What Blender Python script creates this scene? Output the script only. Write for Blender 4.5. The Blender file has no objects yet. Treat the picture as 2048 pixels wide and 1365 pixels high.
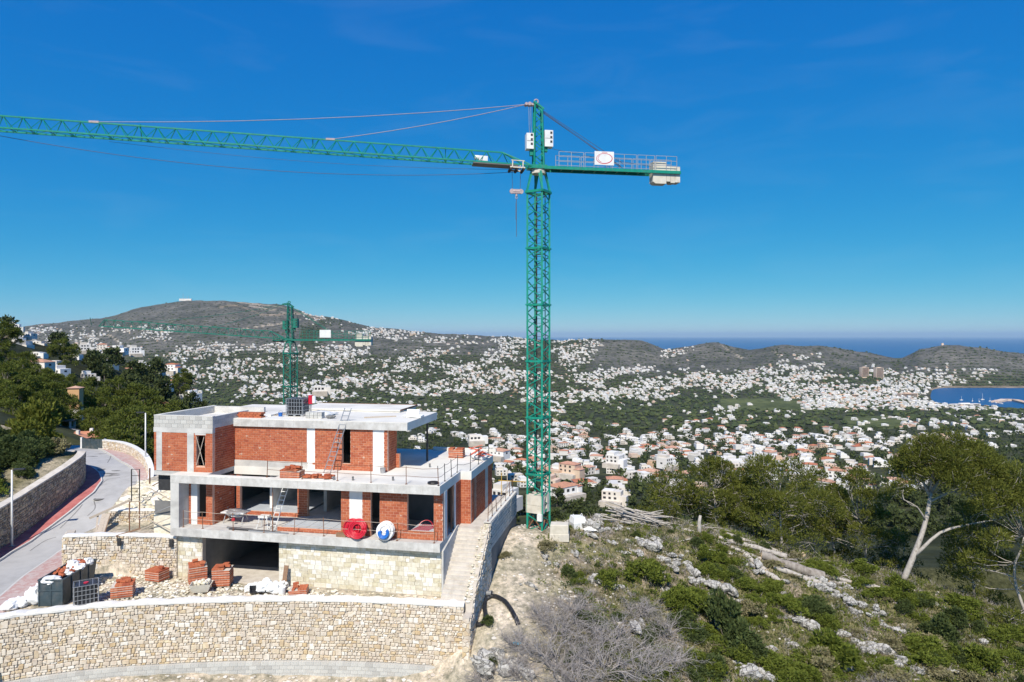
import bpy, math, random
import numpy as np
from mathutils import Vector, Matrix
R = random.Random(7)
NR = np.random.RandomState(7)
rad = math.radians
scene = bpy.context.scene
COL = scene.collection

# ---------------------------------------------------------------- camera
cam_d = bpy.data.cameras.new('camera'); cam = bpy.data.objects.new('camera', cam_d); COL.objects.link(cam)
cam_d.sensor_width = 36.0; cam_d.lens = 36.0 * 1366 / 2048
cam_d.shift_y = -10.5 / 2048
cam_d.clip_start = 0.5; cam_d.clip_end = 200000
cam.location = (0, 0, 0); cam.rotation_euler = (rad(90), 0, 0)
scene.camera = cam

# ---------------------------------------------------------------- sky, sun, exposure
SUN_EL, SUN_AZ = 46.5, 11.6          # light travels away from the camera, a little to the right
w = bpy.data.worlds.new('World'); scene.world = w; w.use_nodes = True
nt = w.node_tree; bg = nt.nodes['Background']
sky = nt.nodes.new('ShaderNodeTexSky'); sky.sky_type = 'NISHITA'; sky.sun_disc = False
sky.sun_elevation = rad(SUN_EL); sky.sun_rotation = rad(180 + SUN_AZ)
sky.altitude = 250; sky.air_density = 0.65; sky.dust_density = 0.0; sky.ozone_density = 10.0
hs = nt.nodes.new('ShaderNodeHueSaturation'); hs.inputs['Saturation'].default_value = 1.15
mxs = nt.nodes.new('ShaderNodeMixRGB'); mxs.blend_type = 'MULTIPLY'; mxs.inputs[0].default_value = 1; mxs.inputs[2].default_value = (.34, 1.06, 1.22, 1)
gms = nt.nodes.new('ShaderNodeGamma'); gms.inputs[1].default_value = 0.62
nt.links.new(sky.outputs[0], hs.inputs['Color']); nt.links.new(hs.outputs[0], mxs.inputs[1]); nt.links.new(mxs.outputs[0], gms.inputs[0]); 
sep = nt.nodes.new('ShaderNodeSeparateColor'); com = nt.nodes.new('ShaderNodeCombineColor'); pw = nt.nodes.new('ShaderNodeMath'); pw.operation = 'POWER'; pw.inputs[1].default_value = 0.36
ml = nt.nodes.new('ShaderNodeMath'); ml.operation = 'MULTIPLY'; ml.inputs[1].default_value = 2.4
nt.links.new(gms.outputs[0], sep.inputs[0]); pr_ = nt.nodes.new('ShaderNodeMath'); pr_.operation = 'POWER'; pr_.inputs[1].default_value = 2.0
nt.links.new(sep.outputs[0], pr_.inputs[0]); mlr = nt.nodes.new('ShaderNodeMath'); mlr.operation = 'MULTIPLY'; mlr.inputs[1].default_value = 1.25; nt.links.new(pr_.outputs[0], mlr.inputs[0]); nt.links.new(mlr.outputs[0], com.inputs[0]); nt.links.new(sep.outputs[1], com.inputs[1]); nt.links.new(sep.outputs[2], pw.inputs[0]); nt.links.new(pw.outputs[0], ml.inputs[0]); nt.links.new(ml.outputs[0], com.inputs[2]); 
# faint high cirrus all round the sky
wtc = nt.nodes.new('ShaderNodeTexCoord'); wmp = nt.nodes.new('ShaderNodeMapping'); wmp.inputs['Scale'].default_value = (2.6, 2.6, 11.0); wmp.inputs['Rotation'].default_value = (.25, .12, .4)
wnz = nt.nodes.new('ShaderNodeTexNoise'); wnz.inputs['Scale'].default_value = 2.2; wnz.inputs['Detail'].default_value = 7; wnz.inputs['Roughness'].default_value = .55; wnz.inputs['Distortion'].default_value = .6
wrp = nt.nodes.new('ShaderNodeValToRGB'); wrp.color_ramp.elements[0].position = .5; wrp.color_ramp.elements[1].position = .82; wrp.color_ramp.elements[0].color = (0,0,0,1); wrp.color_ramp.elements[1].color = (.035,.035,.035,1)
wmx = nt.nodes.new('ShaderNodeMixRGB'); wmx.inputs[2].default_value = (4.2, 4.6, 5.0, 1)
nt.links.new(wtc.outputs['Generated'], wmp.inputs[0]); nt.links.new(wmp.outputs[0], wnz.inputs['Vector']); nt.links.new(wnz.outputs[0], wrp.inputs[0]); nt.links.new(wrp.outputs[0], wmx.inputs[0])
nt.links.new(com.outputs[0], wmx.inputs[1]); nt.links.new(wmx.outputs[0], bg.inputs['Color'])
bg.inputs['Strength'].default_value = 0.15
sd = bpy.data.lights.new('sun', 'SUN'); sun = bpy.data.objects.new('sun', sd); COL.objects.link(sun)
sd.energy = 4.6; sd.angle = rad(0.53); sd.color = (1.0, 0.93, 0.80)
ce, se = math.cos(rad(SUN_EL)), math.sin(rad(SUN_EL))
sdir = Vector((math.sin(rad(SUN_AZ)) * ce, math.cos(rad(SUN_AZ)) * ce, -se))
sun.rotation_euler = sdir.to_track_quat('-Z', 'Y').to_euler(); sun.location = (-20, -40, 60)
vs = scene.view_settings; vs.view_transform = 'Standard'; vs.look = 'None'; vs.exposure = 0.27; vs.gamma = 1.0
vs.use_curve_mapping = False
scene.cycles.max_bounces = 6; scene.cycles.diffuse_bounces = 3; scene.cycles.transparent_max_bounces = 8
scene.cycles.use_denoising = True; scene.cycles.volume_bounces = 0

# ---------------------------------------------------------------- helpers
class MB:
    def __init__(s): s.v = []; s.f = []; s.m = []
    def add(s, vs, fs, m=0):
        o = len(s.v); s.v += [tuple(p) for p in vs]; s.f += [tuple(i + o for i in f) for f in fs]; s.m += [m] * len(fs)
        return s
    def box(s, x0, x1, y0, y1, z0, z1, m=0):
        return s.add([(x0,y0,z0),(x1,y0,z0),(x1,y1,z0),(x0,y1,z0),(x0,y0,z1),(x1,y0,z1),(x1,y1,z1),(x0,y1,z1)],
              [(0,3,2,1),(4,5,6,7),(0,1,5,4),(1,2,6,5),(2,3,7,6),(3,0,4,7)], m)
    def obox(s, c, ax, ay, az, m=0):      # centre and three half-axis vectors
        c, ax, ay, az = Vector(c), Vector(ax), Vector(ay), Vector(az)
        P = [c-ax-ay-az, c+ax-ay-az, c+ax+ay-az, c-ax+ay-az, c-ax-ay+az, c+ax-ay+az, c+ax+ay+az, c-ax+ay+az]
        return s.add(P, [(0,3,2,1),(4,5,6,7),(0,1,5,4),(1,2,6,5),(2,3,7,6),(3,0,4,7)], m)
    def bar(s, p, q, w, h=None, m=0):
        p, q = Vector(p), Vector(q); d = q - p
        if d.length < 1e-6: return s
        h = h or w
        u = d.cross(Vector((0,0,1)))
        if u.length < 1e-4: u = Vector((1,0,0))
        u.normalize(); n = u.cross(d).normalized()
        return s.obox((p+q)/2, d/2, u*w/2, n*h/2, m)
    def tube(s, pts, r, n=6, cap=True, m=0):
        pts = [Vector(p) for p in pts]; k = len(pts)
        rs = r if isinstance(r, (list, tuple)) else [r]*k
        vs, fs = [], []; u = None
        for i, p in enumerate(pts):
            d = (pts[min(i+1,k-1)] - pts[max(i-1,0)]).normalized()
            if u is None:
                u = d.cross(Vector((0,0,1)))
                if u.length < 1e-3: u = Vector((1,0,0))
            u = (u - d*u.dot(d))
            if u.length < 1e-5: u = d.orthogonal()
            u.normalize(); w_ = d.cross(u)
            for j in range(n):
                a = 2*math.pi*j/n
                vs.append(p + (u*math.cos(a) + w_*math.sin(a))*rs[i])
        for i in range(k-1):
            for j in range(n):
                a, b = i*n+j, i*n+(j+1)%n
                fs.append((a, b, b+n, a+n))
        if cap: fs += [tuple(range(n-1,-1,-1)), tuple(range((k-1)*n, k*n))]
        return s.add(vs, fs, m)
    def torus(s, c, ax, ay, R1, r, n=24, k=6, m=0, a0=0, a1=2*math.pi):
        c, ax, ay = Vector(c), Vector(ax), Vector(ay)
        pts = [c + ax*math.cos(a0+(a1-a0)*i/n)*R1 + ay*math.sin(a0+(a1-a0)*i/n)*R1 for i in range(n+1)]
        return s.tube(pts, r, k, True, m)
    def prism(s, poly, z0, z1, m=0):      # poly: list of (x, y) counter-clockwise
        n = len(poly)
        return s.add([(x,y,z0) for x,y in poly] + [(x,y,z1) for x,y in poly],
              [tuple(range(n-1,-1,-1)), tuple(range(n,2*n))] + [(i,(i+1)%n,(i+1)%n+n,i+n) for i in range(n)], m)
    def blob(s, c, r, seed=0, rough=0.18, sub=2, m=0, flat=0.0):
        V, Fc = ICO[sub]; rg = np.random.RandomState(seed)
        d = V*1.0
        k = rg.randn(4,3)*2.2; ph = rg.rand(4)*6
        n = sum(np.sin(d@k[i]*(1+.6*i)+ph[i])/(1+.6*i) for i in range(4))*0.4 + rg.randn(len(V))*0.25
        d = d*(1+rough*n)[:,None]
        if flat: d[:,2] = np.maximum(d[:,2], -1+flat)
        d = d*np.array(r) + np.array(c)
        return s.add(d.tolist(), Fc, m)

def _ico(sub):
    t = (1+5**.5)/2
    V = [Vector(p).normalized() for p in [(-1,t,0),(1,t,0),(-1,-t,0),(1,-t,0),(0,-1,t),(0,1,t),(0,-1,-t),(0,1,-t),(t,0,-1),(t,0,1),(-t,0,-1),(-t,0,1)]]
    Fc = [(0,11,5),(0,5,1),(0,1,7),(0,7,10),(0,10,11),(1,5,9),(5,11,4),(11,10,2),(10,7,6),(7,1,8),(3,9,4),(3,4,2),(3,2,6),(3,6,8),(3,8,9),(4,9,5),(2,4,11),(6,2,10),(8,6,7),(9,8,1)]
    for _ in range(sub):
        mid = {}; nf = []
        def mp(a,b):
            k = (min(a,b),max(a,b))
            if k not in mid: mid[k] = len(V); V.append(((V[a]+V[b])/2).normalized())
            return mid[k]
        for a,b,c in Fc:
            x,y,z = mp(a,b),mp(b,c),mp(c,a); nf += [(a,x,z),(b,y,x),(c,z,y),(x,y,z)]
        Fc = nf
    return np.array([tuple(v) for v in V]), Fc
ICO = {i: _ico(i) for i in (0,1,2)}

def mesh_of(name, mb, mats, smooth=False):
    me = bpy.data.meshes.new(name); me.from_pydata(mb.v, [], mb.f)
    for m in (mats if isinstance(mats,(list,tuple)) else [mats]): me.materials.append(m)
    if any(mb.m): me.polygons.foreach_set('material_index', mb.m)
    if smooth: me.polygons.foreach_set('use_smooth', [True]*len(mb.f))
    me.update(); return me
def np_mesh(name, V, Fc, mats, smooth=False):    # V (n,3), Fc (m,3 or 4) numpy
    me = bpy.data.meshes.new(name); V = np.asarray(V, np.float32); Fc = np.asarray(Fc, np.int32)
    k = Fc.shape[1]; me.vertices.add(len(V)); me.vertices.foreach_set('co', V.ravel())
    me.loops.add(Fc.size); me.loops.foreach_set('vertex_index', Fc.ravel())
    me.polygons.add(len(Fc)); me.polygons.foreach_set('loop_start', np.arange(0, Fc.size, k, dtype=np.int32))
    me.polygons.foreach_set('loop_total', np.full(len(Fc), k, np.int32))
    me.polygons.foreach_set('use_smooth', np.full(len(Fc), bool(smooth)))
    for m in (mats if isinstance(mats,(list,tuple)) else [mats]): me.materials.append(m)
    me.update(calc_edges=True); return me
def link(name, data, parent=None, loc=None, rot=None, scale=None):
    o = bpy.data.objects.new(name, data); COL.objects.link(o)
    if parent is not None: o.parent = parent
    if loc is not None: o.location = loc
    if rot is not None: o.rotation_euler = rot
    if scale is not None: o.scale = scale
    return o
def obj(name, mb, mats, parent=None, smooth=False, loc=None, rot=None):
    return link(name, mesh_of(name, mb, mats, smooth), parent, loc, rot)
def tag(o, label=None, cat=None, group=None, kind=None):
    if label: o['label'] = label
    if cat: o['category'] = cat
    if group: o['group'] = group
    if kind: o['kind'] = kind
    return o
def thing(name, label, cat, loc=(0,0,0), rz=0, group=None, scale=None):
    o = link(name, None, None, loc, (0,0,rz), scale); o.empty_display_size = 0.3
    return tag(o, label, cat, group, 'thing')
def dup(root, loc=None, rz=None, label=None, group=None, scale=None, rot=None):
    r = root.copy(); COL.objects.link(r)
    if loc is not None: r.location = loc
    if rz is not None: r.rotation_euler = (0,0,rz)
    if rot is not None: r.rotation_euler = rot
    if scale is not None: r.scale = scale if isinstance(scale,(tuple,list)) else (scale,)*3
    if label: r['label'] = label
    if group: r['group'] = group
    for ch in root.children:
        c = ch.copy(); COL.objects.link(c); c.parent = r
        for g in ch.children:
            d = g.copy(); COL.objects.link(d); d.parent = c
    return r

# ---------------------------------------------------------------- materials
def mat(name, cols, scale=3.0, rough=0.85, bump=0.0, bscale=None, metal=0.0, island=False, detail=5, spec=0.3, dirt=None, coord='Object', hard=False, bdist=0.02, stretch=None):
    m = bpy.data.materials.new(name); m.use_nodes = True; t = m.node_tree; N = t.nodes; L = t.links
    p = N['Principled BSDF']; p.inputs['Roughness'].default_value = rough; p.inputs['Metallic'].default_value = metal
    p.inputs['Specular IOR Level'].default_value = spec
    if isinstance(cols[0], (int,float)): cols = [cols]
    tc = N.new('ShaderNodeTexCoord'); vec = tc.outputs[coord]
    if stretch:
        mp = N.new('ShaderNodeMapping'); mp.inputs['Scale'].default_value = stretch; L.new(vec, mp.inputs[0]); vec = mp.outputs[0]
    nz = N.new('ShaderNodeTexNoise'); nz.inputs['Scale'].default_value = scale; nz.inputs['Detail'].default_value = detail; nz.inputs['Roughness'].default_value = 0.62
    L.new(vec, nz.inputs['Vector'])
    rp = N.new('ShaderNodeValToRGB'); el = rp.color_ramp.elements
    n = len(cols); lo, hi = (0.0, 1.0) if island else (0.32, 0.68)
    pos = [lo + (hi-lo)*i/max(1,n-1) for i in range(n)]
    if hard: rp.color_ramp.interpolation = 'CONSTANT'; pos = [i/n for i in range(n)]
    el[0].position = pos[0]; el[0].color = (*cols[0], 1)
    if n == 1: el[1].color = (*cols[0],1)
    else:
        el[1].position = pos[-1]; el[1].color = (*cols[-1],1)
        for i in range(1, n-1): e = el.new(pos[i]); e.color = (*cols[i],1)
    if island:
        g = N.new('ShaderNodeNewGeometry'); oi = N.new('ShaderNodeObjectInfo')
        a = N.new('ShaderNodeMath'); a.operation = 'ADD'; L.new(g.outputs['Random Per Island'], a.inputs[0]); L.new(oi.outputs['Random'], a.inputs[1])
        fr = N.new('ShaderNodeMath'); fr.operation = 'FRACT'; L.new(a.outputs[0], fr.inputs[0]); L.new(fr.outputs[0], rp.inputs[0])
        # small noise over the piece
        mx = N.new('ShaderNodeMixRGB'); mx.blend_type = 'OVERLAY'; mx.inputs[0].default_value = 0.55
        L.new(rp.outputs[0], mx.inputs[1]); L.new(nz.outputs[0], mx.inputs[2]); out = mx.outputs[0]
    else:
        L.new(nz.outputs[0], rp.inputs[0]); out = rp.outputs[0]
    if dirt:
        n2 = N.new('ShaderNodeTexNoise'); n2.inputs['Scale'].default_value = dirt[0]; n2.inputs['Detail'].default_value = 6
        if len(dirt) > 3:
            mp2 = N.new('ShaderNodeMapping'); mp2.inputs['Scale'].default_value = dirt[3]; L.new(tc.outputs[coord], mp2.inputs[0]); L.new(mp2.outputs[0], n2.inputs['Vector'])
        else: L.new(tc.outputs[coord], n2.inputs['Vector'])
        r2 = N.new('ShaderNodeValToRGB'); r2.color_ramp.elements[0].position = 0.5; r2.color_ramp.elements[1].position = 0.72
        r2.color_ramp.elements[0].color = (0,0,0,1); r2.color_ramp.elements[1].color = (dirt[2],)*3 + (1,)
        L.new(n2.outputs[0], r2.inputs[0])
        mx = N.new('ShaderNodeMixRGB'); L.new(r2.outputs[0], mx.inputs[0]); L.new(out, mx.inputs[1]); mx.inputs[2].default_value = (*dirt[1],1); out = mx.outputs[0]
    L.new(out, p.inputs['Base Color'])
    if bump:
        nb = N.new('ShaderNodeTexNoise'); nb.inputs['Scale'].default_value = bscale or scale*4; nb.inputs['Detail'].default_value = 6
        L.new(tc.outputs[coord], nb.inputs['Vector'])
        b = N.new('ShaderNodeBump'); b.inputs['Strength'].default_value = bump; b.inputs['Distance'].default_value = bdist
        L.new(nb.outputs[0], b.inputs['Height']); L.new(b.outputs[0], p.inputs['Normal'])
    return m
M = {}
M['concrete'] = mat('concrete', [(.44,.425,.405),(.54,.525,.50),(.62,.605,.58)], 0.9, .9, .25, 30, dirt=(0.7,(.30,.29,.28),.5,(1,1,3)))
M['formed'] = mat('formed_concrete', [(.50,.485,.46),(.56,.545,.52),(.60,.585,.56),(.53,.515,.49),(.63,.615,.59)], 2.5, .9, .3, 30, island=True, dirt=(1.1,(.34,.33,.315),.55,(1.5,1,.35)))
M['concrete_top'] = mat('concrete_top', [(.63,.605,.55),(.72,.695,.635),(.78,.755,.695)], 0.45, .9, .2, 20, dirt=(0.35,(.45,.435,.41),.5))
M['block'] = mat('concrete_block', [(.42,.41,.39),(.5,.49,.465),(.56,.55,.52),(.46,.44,.41)], 6, .95, .3, 60, island=True)
M['dark_concrete'] = mat('dark_concrete', [(.16,.155,.15),(.22,.215,.21)], 1.2, .95, .2, 20)  # inside the garage this dark tone stands in for deep shade
M['brick'] = mat('hollow_brick', [(.36,.10,.05),(.46,.14,.07),(.41,.115,.058),(.50,.17,.085),(.43,.13,.065),(.36,.095,.052)], 9, .9, .2, 40, island=True, spec=.15)
M['mortar'] = mat('mortar', [(.60,.34,.24),(.72,.48,.37)], 5, .95, .3, 30)
M['mortar_dark'] = mat('mortar_dark', [(.46,.405,.34),(.56,.50,.43)], 4, .97, .3, 30)
M['smear'] = mat('mortar_smear', [(.50,.30,.22),(.60,.44,.35)], 8, .95, .3, 40)
M['plaster'] = mat('plaster', [(.70,.69,.67),(.80,.79,.78)], 2.0, .9, .2, 30, dirt=(1.6,(.55,.53,.5),.5))
M['stone'] = mat('rubble_stone', [(.60,.50,.37),(.66,.57,.46),(.54,.46,.36),(.68,.60,.50),(.72,.66,.58),(.58,.50,.42),(.62,.51,.36),(.66,.58,.48),(.55,.42,.26),(.63,.55,.46),(.70,.63,.54),(.57,.49,.40),(.75,.71,.65),(.61,.53,.44),(.64,.56,.47),(.58,.47,.33),(.69,.62,.53),(.60,.53,.45)], 5, .95, .5, 22, island=True, spec=.1, hard=True, dirt=(.35,(.47,.40,.32),.45,(1,1,.45)))
M['stone_pale'] = mat('ashlar_stone', [(.62,.56,.43),(.70,.65,.54),(.58,.52,.38),(.74,.70,.62),(.66,.61,.5),(.60,.55,.44),(.77,.74,.68)], 5, .95, .4, 26, island=True, spec=.1, hard=True)
M['stone_grey'] = mat('road_wall_stone', [(.33,.26,.19),(.42,.34,.25),(.27,.22,.17),(.48,.38,.26),(.38,.31,.24)], 5, .95, .5, 22, island=True, spec=.1, hard=True)
M['coping'] = mat('mortar_coping', [(.68,.66,.63),(.80,.79,.77)], 2.5, .95, .5, 12)
M['road'] = mat('road_asphalt', [(.34,.335,.33),(.40,.395,.39),(.44,.435,.43)], 1.1, .9, .25, 60, dirt=(.35,(.50,.49,.47),.5,(.8,.25,1)))
M['red_walk'] = mat('red_paving', [(.36,.11,.105),(.44,.15,.14),(.47,.19,.175)], 1.6, .9, .2, 40)
M['pink_walk'] = mat('dusty_paving', [(.42,.30,.28),(.50,.41,.385),(.44,.27,.25),(.55,.49,.46)], 1.8, .9, .2, 40)
M['kerb'] = mat('kerb_concrete', [(.5,.49,.47),(.58,.57,.55)], 3, .9)
M['green'] = mat('crane_paint', [(.003,.205,.135),(.006,.25,.17),(.012,.29,.20)], 4, .42, spec=.5, dirt=(5,(.12,.14,.10),.35))
M['green_dark'] = mat('crane_paint_worn', [(.006,.13,.095),(.01,.18,.13),(.02,.20,.14)], 4, .55, spec=.4, dirt=(5,(.09,.09,.07),.5))
M['steel'] = mat('galvanised_steel', [(.38,.38,.39),(.5,.5,.51)], 5, .45, metal=.6)
M['rust'] = mat('rusty_steel', [(.16,.07,.04),(.24,.12,.07),(.12,.06,.04)], 8, .8, .2, 60)
M['dark_metal'] = mat('dark_metal', [(.03,.03,.032),(.05,.05,.052)], 5, .6)
M['white_metal'] = mat('white_metal', [(.72,.72,.71),(.8,.8,.79)], 2, .45, spec=.4, dirt=(3,(.5,.48,.45),.35))
M['cable'] = mat('wire_rope', [(.10,.09,.11),(.15,.14,.16)], 8, .7, metal=.2)
M['tie'] = mat('tie_bar', [(.40,.30,.31),(.48,.39,.39)], 6, .7)
M['ballast'] = mat('ballast_concrete', [(.56,.51,.42),(.64,.59,.50),(.68,.64,.57)], 1.6, .92, .2, 20, dirt=(1.4,(.36,.33,.29),.5))
M['skip'] = mat('skip_paint', [(.035,.055,.065),(.06,.085,.10)], 3, .5, spec=.4, dirt=(2,(.2,.18,.16),.4))
M['black_plastic'] = mat('black_plastic', [(.012,.012,.014),(.03,.03,.033)], 6, .4, spec=.5)
M['white_plastic'] = mat('white_plastic', [(.74,.74,.73),(.82,.82,.82)], 5, .5, .4, 8)
M['red_plastic'] = mat('red_plastic', [(.50,.012,.03),(.62,.02,.045)], 7, .35, spec=.5)
M['blue_plastic'] = mat('blue_plastic', [(.01,.10,.42),(.02,.16,.52)], 6, .4, spec=.5)
M['cyan_plastic'] = mat('cyan_plastic', [(.02,.28,.45),(.05,.36,.52)], 6, .5)
M['yellow'] = mat('yellow_paint', [(.5,.32,.05),(.42,.26,.05)], 6, .6)
M['orange'] = mat('orange_plastic', [(.62,.10,.04),(.7,.16,.07)], 6, .5)
M['wood'] = mat('grey_timber', [(.36,.29,.22),(.50,.43,.36),(.44,.36,.28)], 6, .9, .3, 40, stretch=(1,1,8))
M['wood_dark'] = mat('brown_timber', [(.22,.13,.08),(.30,.19,.12)], 6, .9, .3, 40)
M['floor_panel'] = mat('floor_panel', [(.42,.46,.52),(.50,.53,.58)], 2, .6, dirt=(1.2,(.3,.33,.38),.4))
M['stairs'] = mat('stair_concrete', [(.48,.43,.37),(.58,.53,.47),(.64,.59,.53)], 2.2, .95, .3, 20)
M['bark'] = mat('pine_bark', [(.17,.14,.12),(.28,.245,.215),(.35,.315,.28)], 5, .95, .6, 24, stretch=(1,1,.35))
M['bark_pale'] = mat('weathered_bark', [(.30,.26,.225),(.40,.36,.32),(.48,.44,.40),(.24,.20,.17)], 6, .95, .6, 30, stretch=(1,1,.5))
M['cut_wood'] = mat('cut_wood', [(.62,.44,.25),(.70,.54,.34)], 8, .9)
M['twig'] = mat('dead_twigs', [(.24,.215,.205),(.36,.33,.315),(.30,.27,.255)], 4, .95, island=True)
M['glass'] = mat('window_glass', [(.02,.025,.03)], 1, .12, spec=.6)
M['dark_hole'] = mat('window_dark', [(.03,.03,.035)], 1, .5)
def leafmat(name, cols, tr=0.25, scale=.5):
    m = mat(name, cols, scale, .75, island=True, spec=.15)
    t = m.node_tree; N = t.nodes; L = t.links; p = N['Principled BSDF']; out = N['Material Output']
    src = p.inputs['Base Color'].links[0].from_socket
    tl = N.new('ShaderNodeBsdfTranslucent'); L.new(src, tl.inputs['Color'])
    ms = N.new('ShaderNodeMixShader'); ms.inputs[0].default_value = tr
    L.new(p.outputs[0], ms.inputs[1]); L.new(tl.outputs[0], ms.inputs[2]); L.new(ms.outputs[0], out.inputs['Surface'])
    return m
M['needle'] = leafmat('pine_needles', [(.10,.12,.022),(.145,.16,.028),(.19,.195,.036),(.125,.14,.026),(.085,.10,.022)], .35)
M['needle_dark'] = leafmat('dark_pine_needles', [(.07,.086,.022),(.095,.11,.026),(.12,.132,.03)], .3)
M['needle_mid'] = leafmat('hillside_pine_needles', [(.085,.11,.022),(.12,.148,.027),(.16,.182,.034),(.10,.125,.024)], .25)
M['far_leaf'] = leafmat('far_pine_foliage', [(.053,.073,.026),(.071,.092,.03),(.09,.108,.036),(.062,.082,.032),(.046,.064,.026)], .15)
M['shrub'] = leafmat('shrub_leaves', [(.12,.155,.026),(.165,.205,.034),(.215,.25,.045),(.14,.175,.03)], .4)
M['shrub_dark'] = leafmat('dark_shrub_leaves', [(.07,.10,.034),(.095,.125,.042),(.12,.15,.05)], .35)
M['shrub_dry'] = leafmat('dry_shrub_leaves', [(.24,.21,.11),(.30,.265,.15),(.18,.18,.075),(.34,.30,.19)], .25)
M['grass'] = leafmat('grass_blades', [(.10,.14,.03),(.13,.15,.04),(.19,.17,.08),(.075,.11,.02),(.24,.21,.12)], .3)
M['yellow_leaf'] = leafmat('yellowish_leaves', [(.12,.14,.02),(.17,.18,.03),(.09,.12,.02)], .3)

# ---------------------------------------------------------------- where things stand
F = 1366.0
def ray_at(px, py, Y): return Vector(((px-1024)/F*Y, Y, -(py-672)/F*Y))      # world point seen at photo pixel, at depth Y
A_H = rad(11.2); C0 = (-3.85, 36.5); cA, sA = math.cos(A_H), math.sin(A_H)
def h2w(u, v): return (C0[0]+u*cA+v*sA, C0[1]-u*sA+v*cA)                      # villa plan -> world plan
def w2h(x, y): dx, dy = x-C0[0], y-C0[1]; return dx*cA-dy*sA, dx*sA+dy*cA

def tps_fit(P):
    P = np.array(P, float); X = P[:,:2]; n = len(P)
    d2 = ((X[:,None]-X[None])**2).sum(-1); K = d2*np.log(d2+1e-9)*.5 + np.eye(n)*1.5
    Q = np.hstack([np.ones((n,1)), X]); Amat = np.block([[K,Q],[Q.T,np.zeros((3,3))]])
    wgt = np.linalg.solve(Amat, np.concatenate([P[:,2],np.zeros(3)]))
    def f(x, y):
        x = np.asarray(x,float); y = np.asarray(y,float); out = wgt[n]+wgt[n+1]*x+wgt[n+2]*y
        for i in range(n):
            d = (x-X[i,0])**2+(y-X[i,1])**2; out = out + wgt[i]*d*np.log(d+1e-9)*.5
        return out
    return f
_pp = [(1030,1060,45),(1075,1058,46),(1120,1079,44),(1180,1042,47),(1220,1036,48),(1270,1040,48.5),(1330,1050,48),(1400,1048,48),(1500,1078,47),(1600,1108,46),
 (1700,1142,45),(1810,1160,44),(1900,1194,43),(2048,1262,40),(945,1262,35.8),(962,1300,34.8),(940,1347,34.4),(1000,1365,33.2),(1000,1150,40),(1020,1100,42.5),(980,1195,38.3),
 (1100,1150,40.5),(1200,1100,43.5),(1200,1200,38.5),(1200,1300,34.5),(1200,1365,32.2),(1400,1150,42),(1400,1250,38),(1400,1365,34),(1600,1200,41.5),(1600,1300,37.5),
 (1600,1365,35),(1800,1230,41),(1800,1365,35.5),(2000,1300,38.5),(2048,1365,36),(870,1357,35.2),(600,1356,36),(300,1362,35.2)]
_np = [tuple(ray_at(*p)) for p in _pp]
_np += [(7,52,-15),(7,58,-19),(16,52,-17),(16,58,-21),(27,50,-18.5),(27,57,-23),(0,51,-14.5),(0,58,-18.5),(-8,56,-17),(-15,54,-16.5),(-22,60,-19),(-5,25,-19),(-20,25,-19.4),
 (-35,28,-18.6),(-35,12,-21),(0,8,-22.5),(12,24,-19.5),(25,24,-21),(40,12,-25),(45,36,-21),(45,56,-27),(-60,20,-18.5),(-60,5,-22)]
nat = tps_fit(_np)
def lerp_tab(t):
    xs = [a for a,_ in t]; ys = [b for _,b in t]
    return lambda x: np.interp(x, xs, ys)
zroad = lerp_tab([(0,-14.6),(36,-14.25),(39,-14.15),(43,-14.1),(46,-13.95),(48,-13.6),(50,-13.1),(52,-12.55),(54,-12.1),(56,-11.75),(58,-11.48),(60,-11.32),(66,-11.25),(72,-11.45),(80,-12)])
WALLP = [(-2.5,35.55),(-7,36.12),(-11.4,36.36),(-16.5,36.12),(-21.6,35.42),(-25.7,33.95),(-31,31.4)]   # front face line of the long retaining wall
wall_y = lerp_tab(sorted([(-60,22)]+WALLP))
LW = [(36,-31.6),(40,-32.6),(44.5,-33.4),(47,-33.75),(50,-33.8),(53,-33.9),(55.5,-34.7),(57.5,-36.2),(59.2,-38.2),(61,-41.5)]   # (Y, X) base of wall on the uphill side
lw_x = lerp_tab([(0,-31)]+LW+[(64,-47),(70,-52)])
RL = [(36,-30.4),(40,-31.4),(44,-32.2),(47.7,-32.5),(50.3,-32.45),(53.2,-32.5),(55.4,-33.2),(57.2,-34.5),(59,-36.3),(61,-39.3),(64,-42.2),(68,-45.5),(71,-48)]    # road edge, uphill
RR = [(36,-27.5),(40,-28.6),(44,-29.3),(47.7,-29.4),(50.3,-29.2),(53.2,-29.6),(55.4,-30.4),(57.2,-31.5),(59,-33.0),(61,-35.0),(64,-37.6),(68,-41.2),(71,-44)]      # road edge, downhill
road_l = lerp_tab(RL); road_r = lerp_tab(RR)
lw_top = lerp_tab([(36,-11.4),(44.5,-11.3),(47,-11.05),(50,-10.4),(53,-9.75),(55.5,-9.45),(57.5,-9.75),(59.2,-10.35),(61,-10.9),(66,-11.3)])

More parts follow.
